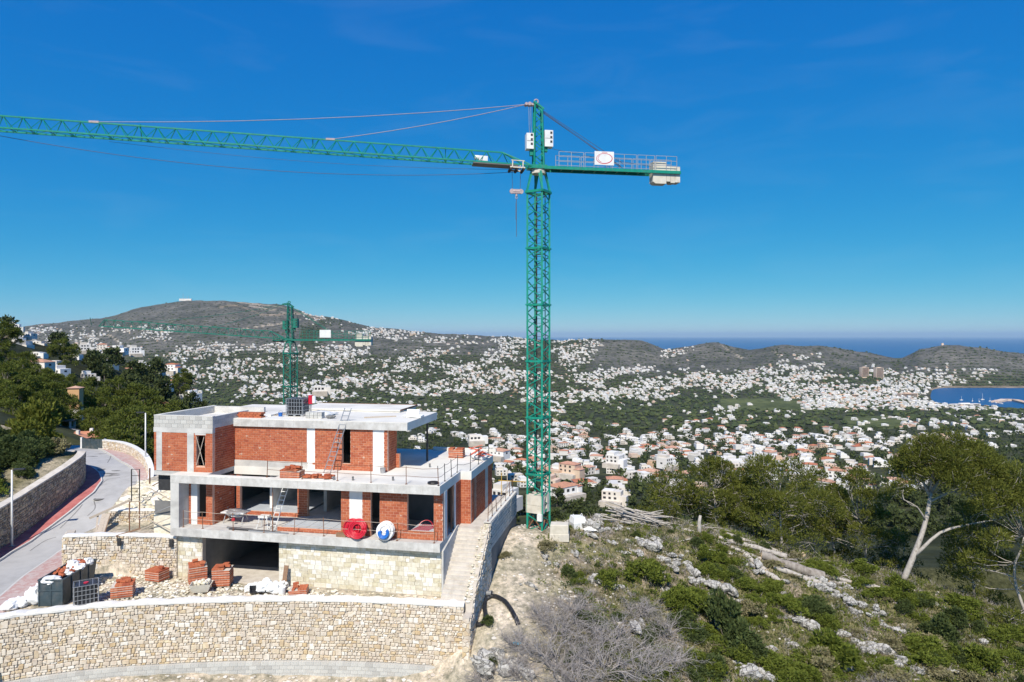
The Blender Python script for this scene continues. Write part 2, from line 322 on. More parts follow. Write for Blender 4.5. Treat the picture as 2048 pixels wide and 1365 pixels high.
# distant land: columns of (distance, height) at photo columns
_val = [(66,-22),(100,-37),(150,-52),(200,-64),(340,-84),(500,-105),(700,-127),(900,-147),(1300,-175),(1800,-197),(2300,-204)]
COLS = {
 -1500: [(66,-6),(120,4),(250,25),(400,45),(700,50),(1500,40),(3000,40),(5000,60),(9000,-100)],
 -300: [(66,-7),(110,-3),(180,6),(260,14),(330,10),(600,-60),(1500,-140),(2600,-150),(3500,-60),(4700,60),(6000,40),(9000,-150)],
 0:   [(66,-8.5),(90,-8.5),(130,-8.5),(200,-4.5),(255,0.5),(290,0),(400,-30),(700,-90),(1500,-160),(2600,-160),(3400,-90),(4200,20),(4900,47),(5600,10),(9000,-240)],
 100: [(66,-10),(90,-11.5),(130,-12.5),(200,-9),(260,-3.5),(310,-5),(450,-50),(800,-110),(1500,-165),(2500,-165),(3300,-100),(4200,50),(4900,96),(5600,40),(9000,-240)],
 200: [(66,-11.3),(90,-13.5),(130,-16),(200,-15),(280,-9.5),(330,-11),(450,-55),(800,-125),(1500,-170),(2500,-165),(3300,-95),(4100,60),(4900,132),(5600,70),(9000,-240)],
 300: [(66,-13.5),(100,-19),(150,-21),(220,-22),(320,-15),(380,-18),(520,-60),(900,-130),(1500,-172),(2400,-170),(3200,-95),(4100,110),(4800,225),(5600,130),(9000,-240)],
 370: [(66,-16),(100,-23),(160,-28),(260,-32),(360,-25),(440,-34),(600,-85),(900,-135),(1500,-174),(2400,-172),(3200,-95),(4100,125),(4750,260),(5600,150),(9000,-240)],
 450: [(66,-19),(100,-30),(160,-43),(260,-55),(400,-70),(600,-105),(900,-142),(1500,-180),(2300,-185),(3000,-120),(3900,80),(4700,255),(5600,150),(9000,-240)],
 560: [(66,-21),(100,-35),(150,-49),(200,-62),(340,-82),(500,-103),(700,-126),(900,-146),(1400,-178),(2100,-190),(2900,-130),(3800,40),(4600,226),(5500,120),(9000,-240)],
 640: _val[:-1]+[(2200,-188),(2900,-128),(3600,-10),(4500,140),(5300,60),(9000,-240)],
 760: _val[:-1]+[(2300,-190),(2900,-125),(3300,-75),(3700,-10),(4300,45),(4500,60),(5300,0),(9000,-240)],
 900: _val[:-1]+[(2400,-193),(2900,-138),(3300,-95),(3600,-25),(3900,4),(4300,13),(5300,-80),(9000,-240)],
 1000: _val[:-1]+[(2400,-194),(3000,-135),(3500,-80),(3800,-42),(4100,-12),(4400,-1),(5300,-90),(7000,-240)],
 1100: _val[:-1]+[(2400,-196),(3000,-145),(3500,-98),(3900,-50),(4200,-28),(4500,-28),(5300,-120),(6600,-240)],
 1150: _val[:-1]+[(2400,-197),(3000,-150),(3400,-100),(3700,-35),(4000,-17),(4300,-40),(5300,-160),(6000,-240)],
 1200: _val[:-1]+[(2400,-198),(3000,-158),(3400,-110),(3700,-40),(4000,-10),(4200,-35),(5000,-190),(5600,-240)],
 1280: _val[:-1]+[(2400,-199),(3000,-165),(3350,-140),(3700,-46),(3950,-17),(4200,-60),(4900,-200),(5500,-240)],
 1335: _val[:-1]+[(2400,-200),(3000,-168),(3400,-145),(3700,-95),(3950,-67),(4200,-100),(4900,-220),(5500,-240)],
 1430: _val[:-1]+[(2400,-201),(3000,-172),(3350,-148),(3700,-64),(3950,-27),(4200,-80),(4900,-220),(5500,-240)],
 1500: _val[:-1]+[(2300,-203),(3000,-174),(3350,-145),(3650,-95),(3900,-70),(4200,-110),(4900,-220),(5500,-240)],
 1560: _val[:-1]+[(2300,-203),(2800,-176),(3100,-140),(3300,-125),(3650,-70),(3900,-42),(4200,-110),(4900,-220),(5500,-240)],
 1640: _val[:-1]+[(2300,-204),(2900,-180),(3350,-150),(3650,-80),(3900,-46),(4200,-110),(4900,-220),(5500,-240)],
 1730: _val[:-1]+[(2300,-206),(2900,-186),(3350,-155),(3650,-110),(3900,-80),(4200,-140),(4900,-230),(5500,-240)],
 1800: _val[:-1]+[(2300,-208),(2700,-200),(3050,-175),(3400,-140),(3600,-124),(3800,-118),(4200,-180),(4900,-240),(5500,-240)],
 1845: _val[:-1]+[(2150,-209),(2400,-212),(2750,-209),(2900,-195),(3300,-120),(3600,-58),(3900,-95),(4400,-220),(5500,-240)],
 1890: _val[:-2]+[(1800,-200),(2000,-209),(2150,-213),(2250,-222),(2790,-224),(2850,-213),(2930,-195),(3200,-130),(3560,-30),(3900,-110),(4400,-220),(5500,-240)],
 1960: _val[:-2]+[(1800,-201),(2000,-210),(2120,-214),(2200,-222),(2790,-224),(2850,-213),(2950,-190),(3200,-120),(3560,-48),(3900,-120),(4400,-220),(5500,-240)],
 2048: _val[:-2]+[(1800,-202),(1950,-211),(2050,-216),(2120,-224),(2790,-224),(2850,-212),(2950,-190),(3200,-140),(3560,-80),(3900,-140),(4400,-220),(5500,-240)],
 2300: _val[:-2]+[(1700,-205),(1850,-215),(1950,-226),(2850,-226),(2950,-210),(3200,-170),(3500,-150),(3900,-200),(4400,-240),(5500,-240)],
 3600: [(66,-30),(100,-48),(200,-80),(500,-130),(900,-180),(1300,-226),(9000,-240)],
}
_ck = sorted(COLS); LG = np.linspace(math.log(60), math.log(9000), 420); YG = np.exp(LG)
def _smooth(a, k):
    p = np.pad(a, k, mode='edge'); return np.convolve(p, np.ones(2*k+1)/(2*k+1), 'valid')
PROF = np.array([_smooth(np.interp(LG, [math.log(y) for y,_ in COLS[c]], [z for _,z in COLS[c]]), 3) for c in _ck])
def vnoise(x, y, s, seed=0):
    rg = np.random.RandomState(seed); out = 0
    for i in range(6):
        a = rg.rand()*6.28; k = s*(1.0+.37*i); out = out + np.sin((x*math.cos(a)+y*math.sin(a))*k + rg.rand()*6.28 + 1.3*np.sin((x*math.sin(a)-y*math.cos(a))*k*.7+rg.rand()*6))
    return out/6
def zfar(x, y, rough=True):
    x = np.asarray(x,float); y = np.maximum(np.asarray(y,float), 60.0)
    px = np.clip(1024 + x/y*F, _ck[0], _ck[-1]-1e-3)
    j = np.clip(np.searchsorted(_ck, px, 'right')-1, 0, len(_ck)-2); ckA = np.array(_ck, float)
    t = (px-ckA[j])/(ckA[j+1]-ckA[j]); t = t*t*(3-2*t)*.6 + t*.4
    li = np.clip((np.log(y)-LG[0])/(LG[-1]-LG[0])*419, 0, 418.999); k = li.astype(int); q = li-k
    a = PROF[j,k]*(1-q)+PROF[j,k+1]*q; b = PROF[j+1,k]*(1-q)+PROF[j+1,k+1]*q
    z = a*(1-t)+b*t
    if rough:
        g = np.clip((y-2500)/1000,0,1)*np.clip((z+208)/40,0,1)
        z = z + g*(vnoise(x,y,.012,3)*7 + vnoise(x,y,.035,4)*3) + np.clip((y-70)/60,0,1)*np.clip((z+206)/10,0,1)*vnoise(x,y,.08,5)*.8
    return z
def sstep(a, b, x): t = np.clip((x-a)/(b-a),0,1); return t*t*(3-2*t)
def ground(x, y):
    x = np.asarray(x,float); y = np.asarray(y,float); u, v = w2h(x, y)
    zn = nat(x, y) + vnoise(x,y,1.1,11)*.10 + vnoise(x,y,2.7,12)*.05
    up = (u < 1.72) & (y > wall_y(x)+.28) & ((v < 11.3) | (x < -26))
    zp = np.where(y < 60, zroad(y)-.06, zroad(y)-.12)
    plot = (x > -27.2) & (y < 48)
    zp = np.where(plot, -14.16 + vnoise(x,y,1.5,8)*.04, zp)
    # made-up ground beside the villa, behind the low stone walls
    fill = (x > -26.2) & (x < -17) & (y > 40.4) & (u < -16.2)
    zfill = -11.95 + sstep(43.3,43.6,y)*.75 + sstep(43.8,46.5,y)*1.0
    zp = np.where(fill, np.minimum(zfill, -9.6), zp)
    bank = x < lw_x(y)-.25
    zb = lw_top(y) - .12 + (lw_x(y)-x)*.11 + vnoise(x,y,.7,9)*.15
    zb = np.where(y < 36, np.minimum(zb, zn+9), zb)
    z = np.where(up, np.where(bank, zb, zp), zn)
    g = sstep(57, 66, y)
    keep = up & (x > road_l(y)-1.2) & (x < road_r(y)+1.6)
    zf = zfar(x, y)
    zf = np.where(keep & (y < 72), np.minimum(zf, zroad(y)-.15), zf)
    return z*(1-g)+zf*g
def gz(x, y): return float(ground(np.array([x]), np.array([y]))[0])
def on_ground(px, py, lo=24, hi=64):        # first ground point met by the sight line through a photo pixel
    Y = np.linspace(lo, hi, 900); X = (px-1024)/F*Y; Z = -(py-672)/F*Y
    d = Z - ground(X, Y); k = np.where(d <= 0)[0]
    i = k[0] if len(k) else len(Y)-1
    return Vector((X[i], Y[i], float(ground(X[i:i+1],Y[i:i+1])[0])))

# ---------------------------------------------------------------- terrain sheets
def grid_mesh(xs, ys, zfun, name, material, colfun=None):
    X, Y = np.meshgrid(xs, ys) if xs.ndim == 1 else (xs, ys)
    Z = zfun(X, Y); n, m = X.shape
    V = np.stack([X,Y,Z],-1).reshape(-1,3); i = np.arange(n*m).reshape(n,m)
    Fc = np.stack([i[:-1,:-1],i[:-1,1:],i[1:,1:],i[1:,:-1]],-1).reshape(-1,4)
    me = np_mesh(name, V, Fc, material, True)
    if colfun is not None:
        c = np.ones((n*m,4),np.float32); c[:,:3] = colfun(X,Y,Z).reshape(-1,3)
        at = me.color_attributes.new('ground_type','FLOAT_COLOR','POINT'); at.data.foreach_set('color', c.ravel())
    return link(name, me)
def terrain_mat(name, scale1, scale2, bump, bscale, bdist):
    m = bpy.data.materials.new(name); m.use_nodes = True; t = m.node_tree; N = t.nodes; L = t.links; p = N['Principled BSDF']
    p.inputs['Roughness'].default_value = .95; p.inputs['Specular IOR Level'].default_value = .1
    a = N.new('ShaderNodeVertexColor'); a.layer_name = 'ground_type'; tc = N.new('ShaderNodeTexCoord')
    n1 = N.new('ShaderNodeTexNoise'); n1.inputs['Scale'].default_value = scale1; n1.inputs['Detail'].default_value = 8; n1.inputs['Roughness'].default_value = .7; L.new(tc.outputs['Object'], n1.inputs['Vector'])
    n2 = N.new('ShaderNodeTexNoise'); n2.inputs['Scale'].default_value = scale2; n2.inputs['Detail'].default_value = 6; L.new(tc.outputs['Object'], n2.inputs['Vector'])
    r1 = N.new('ShaderNodeValToRGB'); r1.color_ramp.elements[0].position = .36; r1.color_ramp.elements[1].position = .66
    r1.color_ramp.elements[0].color = (.42,.44,.40,1); r1.color_ramp.elements[1].color = (1.35,1.3,1.25,1); L.new(n1.outputs[0], r1.inputs[0])
    r2 = N.new('ShaderNodeValToRGB'); r2.color_ramp.elements[0].position = .35; r2.color_ramp.elements[1].position = .65
    r2.color_ramp.elements[0].color = (.7,.72,.66,1); r2.color_ramp.elements[1].color = (1.2,1.17,1.14,1); L.new(n2.outputs[0], r2.inputs[0])
    m1 = N.new('ShaderNodeMixRGB'); m1.blend_type = 'MULTIPLY'; m1.inputs[0].default_value = 1; L.new(a.outputs[0], m1.inputs[1]); L.new(r1.outputs[0], m1.inputs[2])
    m2 = N.new('ShaderNodeMixRGB'); m2.blend_type = 'MULTIPLY'; m2.inputs[0].default_value = 1; L.new(m1.outputs[0], m2.inputs[1]); L.new(r2.outputs[0], m2.inputs[2])
    L.new(m2.outputs[0], p.inputs['Base Color'])
    nb = N.new('ShaderNodeTexNoise'); nb.inputs['Scale'].default_value = bscale; nb.inputs['Detail'].default_value = 8; L.new(tc.outputs['Object'], nb.inputs['Vector'])
    b = N.new('ShaderNodeBump'); b.inputs['Strength'].default_value = bump; b.inputs['Distance'].default_value = bdist; L.new(nb.outputs[0], b.inputs['Height']); L.new(b.outputs[0], p.inputs['Normal'])
    return m
M['near_ground'] = terrain_mat('hillside_soil', 2.6, .5, .8, 7, .12)
M['far_ground'] = terrain_mat('valley_scrub', .035, .006, .6, .05, 6)

def near_col(X, Y, Z):
    c = np.zeros(X.shape+(3,)); soil = np.array((.32,.27,.22)); pale = np.array((.56,.50,.43)); olive = np.array((.20,.19,.10)); plotc = np.array((.56,.50,.435)); bankc = np.array((.36,.32,.25))
    u, v = w2h(X,Y); n = vnoise(X,Y,.55,21)
    # pale spoil beside the stair wall and round the crane, soil and grass further right
    right = sstep(0, 1, (X - (-.8+.02*(Y-30)**1.0) + n*1.6 - np.clip((Y-42)*.55,0,5))/5.0)
    g = sstep(-.25,.45, vnoise(X,Y,.9,22)+.15*(X/10))
    r = pale*(1-right[...,None]) + (soil*(1-g[...,None])+olive*g[...,None])*right[...,None]
    up = (u < 1.72) & (Y > wall_y(X)+.28) & ((v < 11.3)|(X < -26))
    c[:] = r; c[up] = plotc; bk = up & (X < lw_x(Y)-.25)
    gb = sstep(-.3,.4,vnoise(X,Y,.6,23)+.09*(lw_x(Y)-X)-.1)[...,None]
    c[bk] = (bankc*(1-gb)+np.array((.15,.14,.07))*gb)[bk]
    c[(Y < wall_y(X)) & (X < -3)] = (.50,.44,.37)
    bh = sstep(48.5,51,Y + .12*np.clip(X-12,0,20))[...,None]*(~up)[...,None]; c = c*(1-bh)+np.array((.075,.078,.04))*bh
    return c
xs = np.concatenate([np.linspace(-110,-46,33), np.arange(-45,34,.28), np.linspace(34.5,110,36)])
ys = np.concatenate([np.linspace(2,23,22), np.arange(23.4,66,.28), [66.0]])
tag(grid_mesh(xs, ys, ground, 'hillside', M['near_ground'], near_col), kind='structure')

FOREST = np.array((.06,.066,.034)); BARE = np.array((.132,.128,.116)); FIELD = np.array((.11,.13,.05)); TOWN = np.array((.10,.092,.065)); SAND = np.array((.30,.24,.19))
def bareness(px, py):
    b = sstep(665,640,py)*(px<640) + ((px<600)&(py<705))*1.0
    for (a0,a1,c0,c1) in ((640,1010,655,712),(1175,1350,676,752),(1330,1560,682,746),(1540,1800,688,742),(1790,2400,690,752)):
        b = np.maximum(b, sstep(a0-25,a0+25,px)*sstep(a1+25,a1-25,px)*sstep(c0-30,c0,py)*sstep(c1+9,c1-9,py))
    return np.clip(b,0,1)
def far_col(X, Y, Z):
    px = 1024+X/Y*F; py = 672-Z/Y*F; n = vnoise(X,Y,.004,31)
    b = (bareness(px,py)*(Y>2400))[...,None]; c = FOREST*(1-b)+BARE*(1+.12*n[...,None])*b
    tw = (sstep(690,720,py)*sstep(2000,2600,Y))[...,None]*(1-b); c = c*(1-tw*.5)+TOWN*tw*.5
    for (a0,a1,c0,c1) in ((1440,1710,797,822),(1690,1815,832,858),(1150,1260,783,795)):
        f = ((px>a0)&(px<a1)&(py>c0)&(py<c1)&(Y>800)); c[f] = FIELD
    s = (Z<-212)&(Z>-216)&(px>1800)&(Y>2700); c[s] = SAND
    tr = (np.abs(py-(618+.11*(px-470))-6*np.sin(px*.05))<1.6)&(px>440)&(px<640)&(Y>3000); c[tr] = SAND
    for k,(x0,y0,x1,y1) in enumerate(((440,598,520,612),(500,607,620,622),(470,660,560,648),(560,648,600,640),(1440,690,1490,720),(1545,700,1560,715),(150,660,180,680),(215,668,245,690),(500,612,600,630))):
        t = np.clip((px-x0)/(x1-x0),0,1); l = (px>x0)&(px<x1)&(np.abs(py-(y0+(y1-y0)*t))<1.0)&(Y>2600); c[l] = (.42,.36,.30)
    return c
ysf = np.exp(np.linspace(math.log(66), math.log(9000), 520)); pxs = np.concatenate([np.linspace(-1500,-150,50), np.linspace(-140,2200,520), np.linspace(2220,3600,50)])
PX, YY = np.meshgrid(pxs, ysf); XX = (PX-1024)/F*YY
tag(grid_mesh(XX, YY, lambda X,Y: np.where(Y<66.01, ground(X,Y), np.where(Y<75, np.minimum(zfar(X,Y), np.where((X>road_l(Y)-1)&(X<road_r(Y)+1.5), zroad(Y)-.15, 1e9)), zfar(X,Y))), 'valley', M['far_ground'], far_col), kind='structure')

# sea
m = bpy.data.materials.new('sea_water'); m.use_nodes = True; t = m.node_tree; p = t.nodes['Principled BSDF']
p.inputs['Base Color'].default_value = (.010,.075,.20,1); p.inputs['Roughness'].default_value = .35; p.inputs['Specular IOR Level'].default_value = .25
tc = t.nodes.new('ShaderNodeTexCoord'); nz = t.nodes.new('ShaderNodeTexNoise'); nz.inputs['Scale'].default_value = .02; nz.inputs['Detail'].default_value = 8
bp = t.nodes.new('ShaderNodeBump'); bp.inputs['Strength'].default_value = .6; bp.inputs['Distance'].default_value = 4
t.links.new(tc.outputs['Object'], nz.inputs['Vector']); t.links.new(nz.outputs[0], bp.inputs['Height']); t.links.new(bp.outputs[0], p.inputs['Normal'])
M['sea'] = m
sea = MB(); sea.add([(-90000,1200,-215),(90000,1200,-215),(90000,95000,-215),(-90000,95000,-215)], [(0,1,2,3)])
tag(obj('sea', sea, m), kind='structure')

def near_phrase(px, py, marks):
    best = min(marks, key=lambda m_: (m_[1]-px)**2+1.6*(m_[2]-py)**2); dx, dy = px-best[1], py-best[2]
    if abs(dx) < 14 and abs(dy) < 10: d = 'right by'
    elif abs(dx) > 1.2*abs(dy): d = ('right' if dx > 0 else 'left')+' of' if abs(dx) < 60 else ('well right' if dx > 0 else 'well left')+' of'
    else: d = 'below' if dy > 0 else 'above'
    return d+' '+best[0]
SLOPE_MARKS = [('the thickest log',1585,1140),('the long thin log',1500,1080),('the isolated log',1785,1185),('the tall dark bush',1445,1260),('the brush pile',1280,1040),('the dead thicket',1150,1290),('the leaning pine trunk',1810,1150),('the standing stump',1400,1050),('the ballast blocks',1120,1075),('the wide green bush',1660,1310),('the bottom right corner',2030,1350),('the outcrop below the cut log',1650,1185),('the lower white outcrop',1760,1300),('the black pipe',990,1230),('the right edge pines',1960,1210),('the small white rocks in mid slope',1560,1240),('the jagged outcrop',1290,1095),('the diagonal outcrop',1410,1170)]
LEFT_MARKS = [('the orange tower',151,795),('the lone round pine',128,680),('the road bend',170,880),('the metal gate',185,885),('the big terraced villa',212,735),('the road wall',60,940),('the far left edge of view',0,800),('the upper left block of the site',310,850),('the ridge-top villa',30,660),('the garden pavilion',128,860),('the brown hipped roof villa',312,812),('the terraced villa under the ridge',75,690)]
VALLEY_MARKS = [('the crane mast',1077,900),('the crane foot',1077,1000),('the brush pile',1280,1010),('the leaning pine',1890,880),('the bushy pine',1556,925),('the slim-trunked pine',1425,918),('the small marsh field',1750,845),('the long pale field',1570,810),('the upper terrace',930,900),('the site roof',640,815),('the second crane',580,790),('the walkway end',1010,1000),('the peach villa complex',1930,890),('the brown hipped roof villa',312,812),('the big terraced villa',212,735),('the pine at the right edge',2030,930),('the dark gap between crest pines',1720,960),('the roof right corner',870,830),('the orange villa by the mast',1140,945),('the lone round pine',128,680),('the small crest pine',1345,945)]
# ---------------------------------------------------------------- stonework
def clip_poly(P, nx, ny, d):
    out = []; n = len(P)
    for i in range(n):
        a, b = P[i], P[(i+1)%n]; da = a[0]*nx+a[1]*ny-d; db = b[0]*nx+b[1]*ny-d
        if da <= 0: out.append(a)
        if (da < 0) != (db < 0) and abs(da-db) > 1e-12:
            t = da/(da-db); out.append((a[0]+(b[0]-a[0])*t, a[1]+(b[1]-a[1])*t))
    return out
def rubble(W, H, cw, ch, rg, jit=.42, cull=0.0):
    """irregular stones filling a W x H face: list of polygons"""
    nx, ny = max(1,round(W/cw)), max(1,round(H/ch)); ax, ay = W/nx, H/ny; S = {}
    for i in range(-2,nx+2):
        for j in range(-2,ny+2):
            S[i,j] = ((i+.5+(.5 if j%2 else 0)-.25+rg.uniform(-jit,jit))*ax, (j+.5+rg.uniform(-jit,jit))*ay)
    out = []
    for i in range(-1,nx+1):
        for j in range(ny):
            p = S[i,j]; P = [(max(0,p[0]-2*ax),max(0,p[1]-2*ay)),(min(W,p[0]+2*ax),max(0,p[1]-2*ay)),(min(W,p[0]+2*ax),min(H,p[1]+2*ay)),(max(0,p[0]-2*ax),min(H,p[1]+2*ay))]
            if P[1][0]-P[0][0] <= 0 or P[2][1]-P[1][1] <= 0: continue
            for di in (-2,-1,0,1,2):
                for dj in (-2,-1,0,1,2):
                    q = S.get((i+di,j+dj))
                    if q is None or (di == 0 and dj == 0): continue
                    # distances in stretched space so stones lie flat
                    ex, ey = q[0]-p[0], (q[1]-p[1])*1.25**2
                    P = clip_poly(P, ex, ey, ((q[0]+p[0])*ex+(q[1]+p[1])*ey)/2)
                    if len(P) < 3: break
                if len(P) < 3: break
            if len(P) >= 3: out.append(P)
    return out
def coursed(W, H, rg, hs=(.09,.11,.14,.16,.19), ls=(.10,.32), wob=.03):
    """rough squared rubble: uneven courses, wandering joints, clipped corners"""
    bs = [0]
    while bs[-1] < H-.06: bs.append(bs[-1]+rg.choice(hs))
    k = H/bs[-1]; bs = [x*k for x in bs]; ph = [rg.uniform(0,6.28) for _ in bs]; fr = [rg.uniform(.7,1.9) for _ in bs]
    def bd(i, s): return bs[i] if i in (0,len(bs)-1) else bs[i]+wob*(math.sin(s*fr[i]+ph[i])+.5*math.sin(s*fr[i]*3.1+ph[i]*2))
    out = []; skip = []
    for i in range(len(bs)-1):
        x = -rg.uniform(0,.2); nxt = []
        while x < W-.02:
            l = rg.uniform(*ls)*(1.25 if bs[i+1]-bs[i] > .17 else 1); a0, a1 = max(0,x), min(W,x+l); x += l
            if a1-a0 < .03: continue
            if any(s0-.01 < (a0+a1)/2 < s1+.01 for s0,s1 in skip): continue
            top = i+1
            if i+2 < len(bs) and rg.random() < .10 and bs[i+2]-bs[i] < .36 and l > .15: top = i+2; nxt.append((a0,a1))
            t0, t1 = rg.uniform(-.025,.025), rg.uniform(-.025,.025)
            P = [(a0,bd(i,a0)),((a0+a1)/2,bd(i,(a0+a1)/2)),(a1,bd(i,a1)),(min(W,a1+t1),bd(top,a1)),((a0+a1)/2,bd(top,(a0+a1)/2)),(max(0,a0+t1),bd(top,a0))]
            Q = []
            for j,(px_,py_) in enumerate(P):
                if j in (1,4): Q.append((px_,py_+rg.uniform(-.012,.012))); continue
                c_ = rg.uniform(.0,.05); sx = 1 if j in (0,5) else -1; sy = 1 if j in (0,2) else -1
                if j in (0,3): Q += [(px_,py_+sy*c_),(px_+sx*c_,py_)] if j == 0 else [(px_,py_+sy*c_),(px_+sx*c_,py_)]
                else: Q += [(px_+sx*c_,py_),(px_,py_+sy*c_)]
            out.append(Q)
        skip = nxt
    return out
def ashlar(W, H, rg, hs=(.14,.2,.26), ls=(.2,.5)):
    out = []; y = 0
    while y < H-.05:
        h = min(rg.choice(hs), H-y)
        if H-y-h < .08: h = H-y
        x = -rg.uniform(0,.3)
        while x < W-.02:
            l = rg.uniform(*ls); a, b = max(0,x), min(W,x+l)
            if b-a > .04:
                if h > .22 and rg.random() < .3: k = y+h*rg.uniform(.4,.6); out += [[(a,y),(b,y),(b,k),(a,k)], [(a,k),(b,k),(b,y+h),(a,y+h)]]
                else: out.append([(a,y),(b,y),(b,y+h),(a,y+h)])
            x += l
        y += h
    return out
def stone_geo(P, f, rg, joint=.012, dep=(.03,.07), bev=.022):
    """one stone: polygon P on the face, f(s,t,depth) -> point. Returns verts, faces"""
    cx = sum(p[0] for p in P)/len(P); cy = sum(p[1] for p in P)/len(P)
    Q = []
    for x, y in P:
        d = math.hypot(x-cx, y-cy); k = max(.3,(d-joint*1.3)/d) if d > 1e-6 else 1; Q.append((cx+(x-cx)*k, cy+(y-cy)*k))
    n = len(Q); d1 = rg.uniform(*dep); tx, ty = rg.uniform(-.05,.05), rg.uniform(-.05,.05)
    vs = [f(x,y,-.02) for x,y in Q] + [f(x,y,d1*.6) for x,y in Q]
    for x, y in Q:
        d = math.hypot(x-cx,y-cy); k = max(.35,(d-bev)/d) if d > 1e-6 else 1
        vs.append(f(cx+(x-cx)*k, cy+(y-cy)*k, d1+(x-cx)*tx+(y-cy)*ty))
    fs = [(i,(i+1)%n,n+(i+1)%n,n+i) for i in range(n)] + [(n+i,n+(i+1)%n,2*n+(i+1)%n,2*n+i) for i in range(n)] + [tuple(range(2*n,3*n))]
    return vs, fs
def lay_stones(polys, f, parent, material, n_single, rg, name='stone', key=None, **kw):
    """the n_single nearest stones become objects, the rest one mesh"""
    items = []
    for P in polys:
        ar = abs(sum(P[i][0]*P[(i+1)%len(P)][1]-P[(i+1)%len(P)][0]*P[i][1] for i in range(len(P))))/2
        if ar < .0025: continue
        items.append((ar, P))
    items.sort(key=lambda a: -a[0] if key is None else key(a))
    rest = MB()
    for k, (ar, P) in enumerate(items):
        vs, fs = stone_geo(P, f, rg, **kw)
        if k < n_single:
            mb = MB(); mb.add(vs, fs); obj(name, mb, material, parent)
        else: rest.add(vs, fs)
    if rest.v: tag(obj(name+'work', rest, material, parent), kind='stuff')
def path_fn(pts, z0, flip=1):
    """arc-length path in plan -> f(s,t,depth); depth goes to the right of travel (times flip)"""
    P = [Vector((x,y)) for x,y in pts]; L = [0]
    for a,b in zip(P,P[1:]): L.append(L[-1]+(b-a).length)
    N = []
    for i in range(len(P)):
        d = (P[min(i+1,len(P)-1)]-P[max(i-1,0)]).normalized(); N.append(Vector((d.y,-d.x))*flip)
    def f(s, t, dep, z=None):
        i = 0
        while i < len(P)-2 and s > L[i+1]: i += 1
        q = (s-L[i])/(L[i+1]-L[i]); p = P[i].lerp(P[i+1], q); n = N[i].lerp(N[i+1], q)
        return (p.x+n.x*dep, p.y+n.y*dep, z0+t)
    return f, L[-1]
def dense(pts, step=.8):
    out = []; n = len(pts)
    for i in range(n-1):
        p0,p1,p2,p3 = [Vector(pts[max(0,min(n-1,i+k))]) for k in (-1,0,1,2)]
        m = max(1,int((p2-p1).length/step))
        for j in range(m):
            t = j/m; out.append(tuple(.5*((2*p1)+(p2-p0)*t+(2*p0-5*p1+4*p2-p3)*t*t+(3*p1-p0-3*p2+p3)*t**3)))
    out.append(tuple(pts[-1])); return out
def ribbon(mb, f, s0, s1, cols, n, m=0, zoff=None):
    """sweep a closed (t, depth) outline along f"""
    k = len(cols); vs = []; fs = []
    for i in range(n+1):
        s = s0+(s1-s0)*i/n; dz = zoff(s) if zoff else 0
        for (t, d) in cols:
            x,y,z = f(s,t,d); vs.append((x,y,z+dz))
    for i in range(n):
        for j in range(k): a, b = i*k+j, i*k+(j+1)%k; fs.append((a,a+k,b+k,b))
    fs += [tuple(range(k)), tuple(range(n*k+k-1,n*k-1,-1))]
    mb.add(vs, fs, m)

# ---------------------------------------------------------------- the long front retaining wall
rg = random.Random(3)
fp = dense(list(reversed(WALLP)), .7)                 # from far left to the right end: outside is to the right of travel
ff, LW_ = path_fn(fp, -17.25)
wall = thing('retaining_wall', 'long curved rubble stone retaining wall with white mortar coping below the building plot', 'wall', (0,0,0))
core = MB(); ribbon(core, ff, 0, LW_, [(-1.2,-.02),(3.15,-.02),(3.15,-.55),(-1.2,-.55)], 60)
obj('mortar_core', core, M['mortar_dark'], wall)
polys = coursed(LW_, 3.13, rg)
lay_stones(polys, ff, wall, M['stone'], 300, rg, key=lambda a: -a[0] if min(p[0] for p in a[1]) > 4.5 else 0)
cp = MB(); rs = random.Random(5)
vsn = 90
for i in range(1):
    ribbon(cp, lambda s,t,d: ff(s, 3.13+t*(1+.25*math.sin(s*3.1)+.15*math.sin(s*7.7)), d+.03*math.sin(s*2.3+1)+.02*math.sin(s*6.1)), 0, LW_, [(0,.07),(.1,.08),(.15,.02),(.16,-.3),(.13,-.52),(0,-.55)], 140)
obj('coping', cp, M['coping'], wall)
blk = MB(); nb = 0
bs = 2.0
unit = mesh_of('concrete_block', MB().box(-.5,.5,-.5,.5,-.5,.5), M['block'])
row = 0
for r_ in range(4):
    s = 5.6 + (.2 if r_%2 else 0)
    while s < LW_-.3:
        x,y,z = ff(s,-.1-.2*r_,.12); x2,y2,_ = ff(s+.1,0,.12); a = math.atan2(y2-y,x2-x)
        if nb < 300: link('concrete_block', unit, wall, (x,y,z), (0,0,a), (.388,.2,.188))
        nb += 1; s += .4
ribbon(blk, ff, 0, LW_, [(-1.2,.20),(-.01,.20),(-.01,-.02),(-1.2,-.02)], 60)
obj('footing', blk, M['block'], wall)

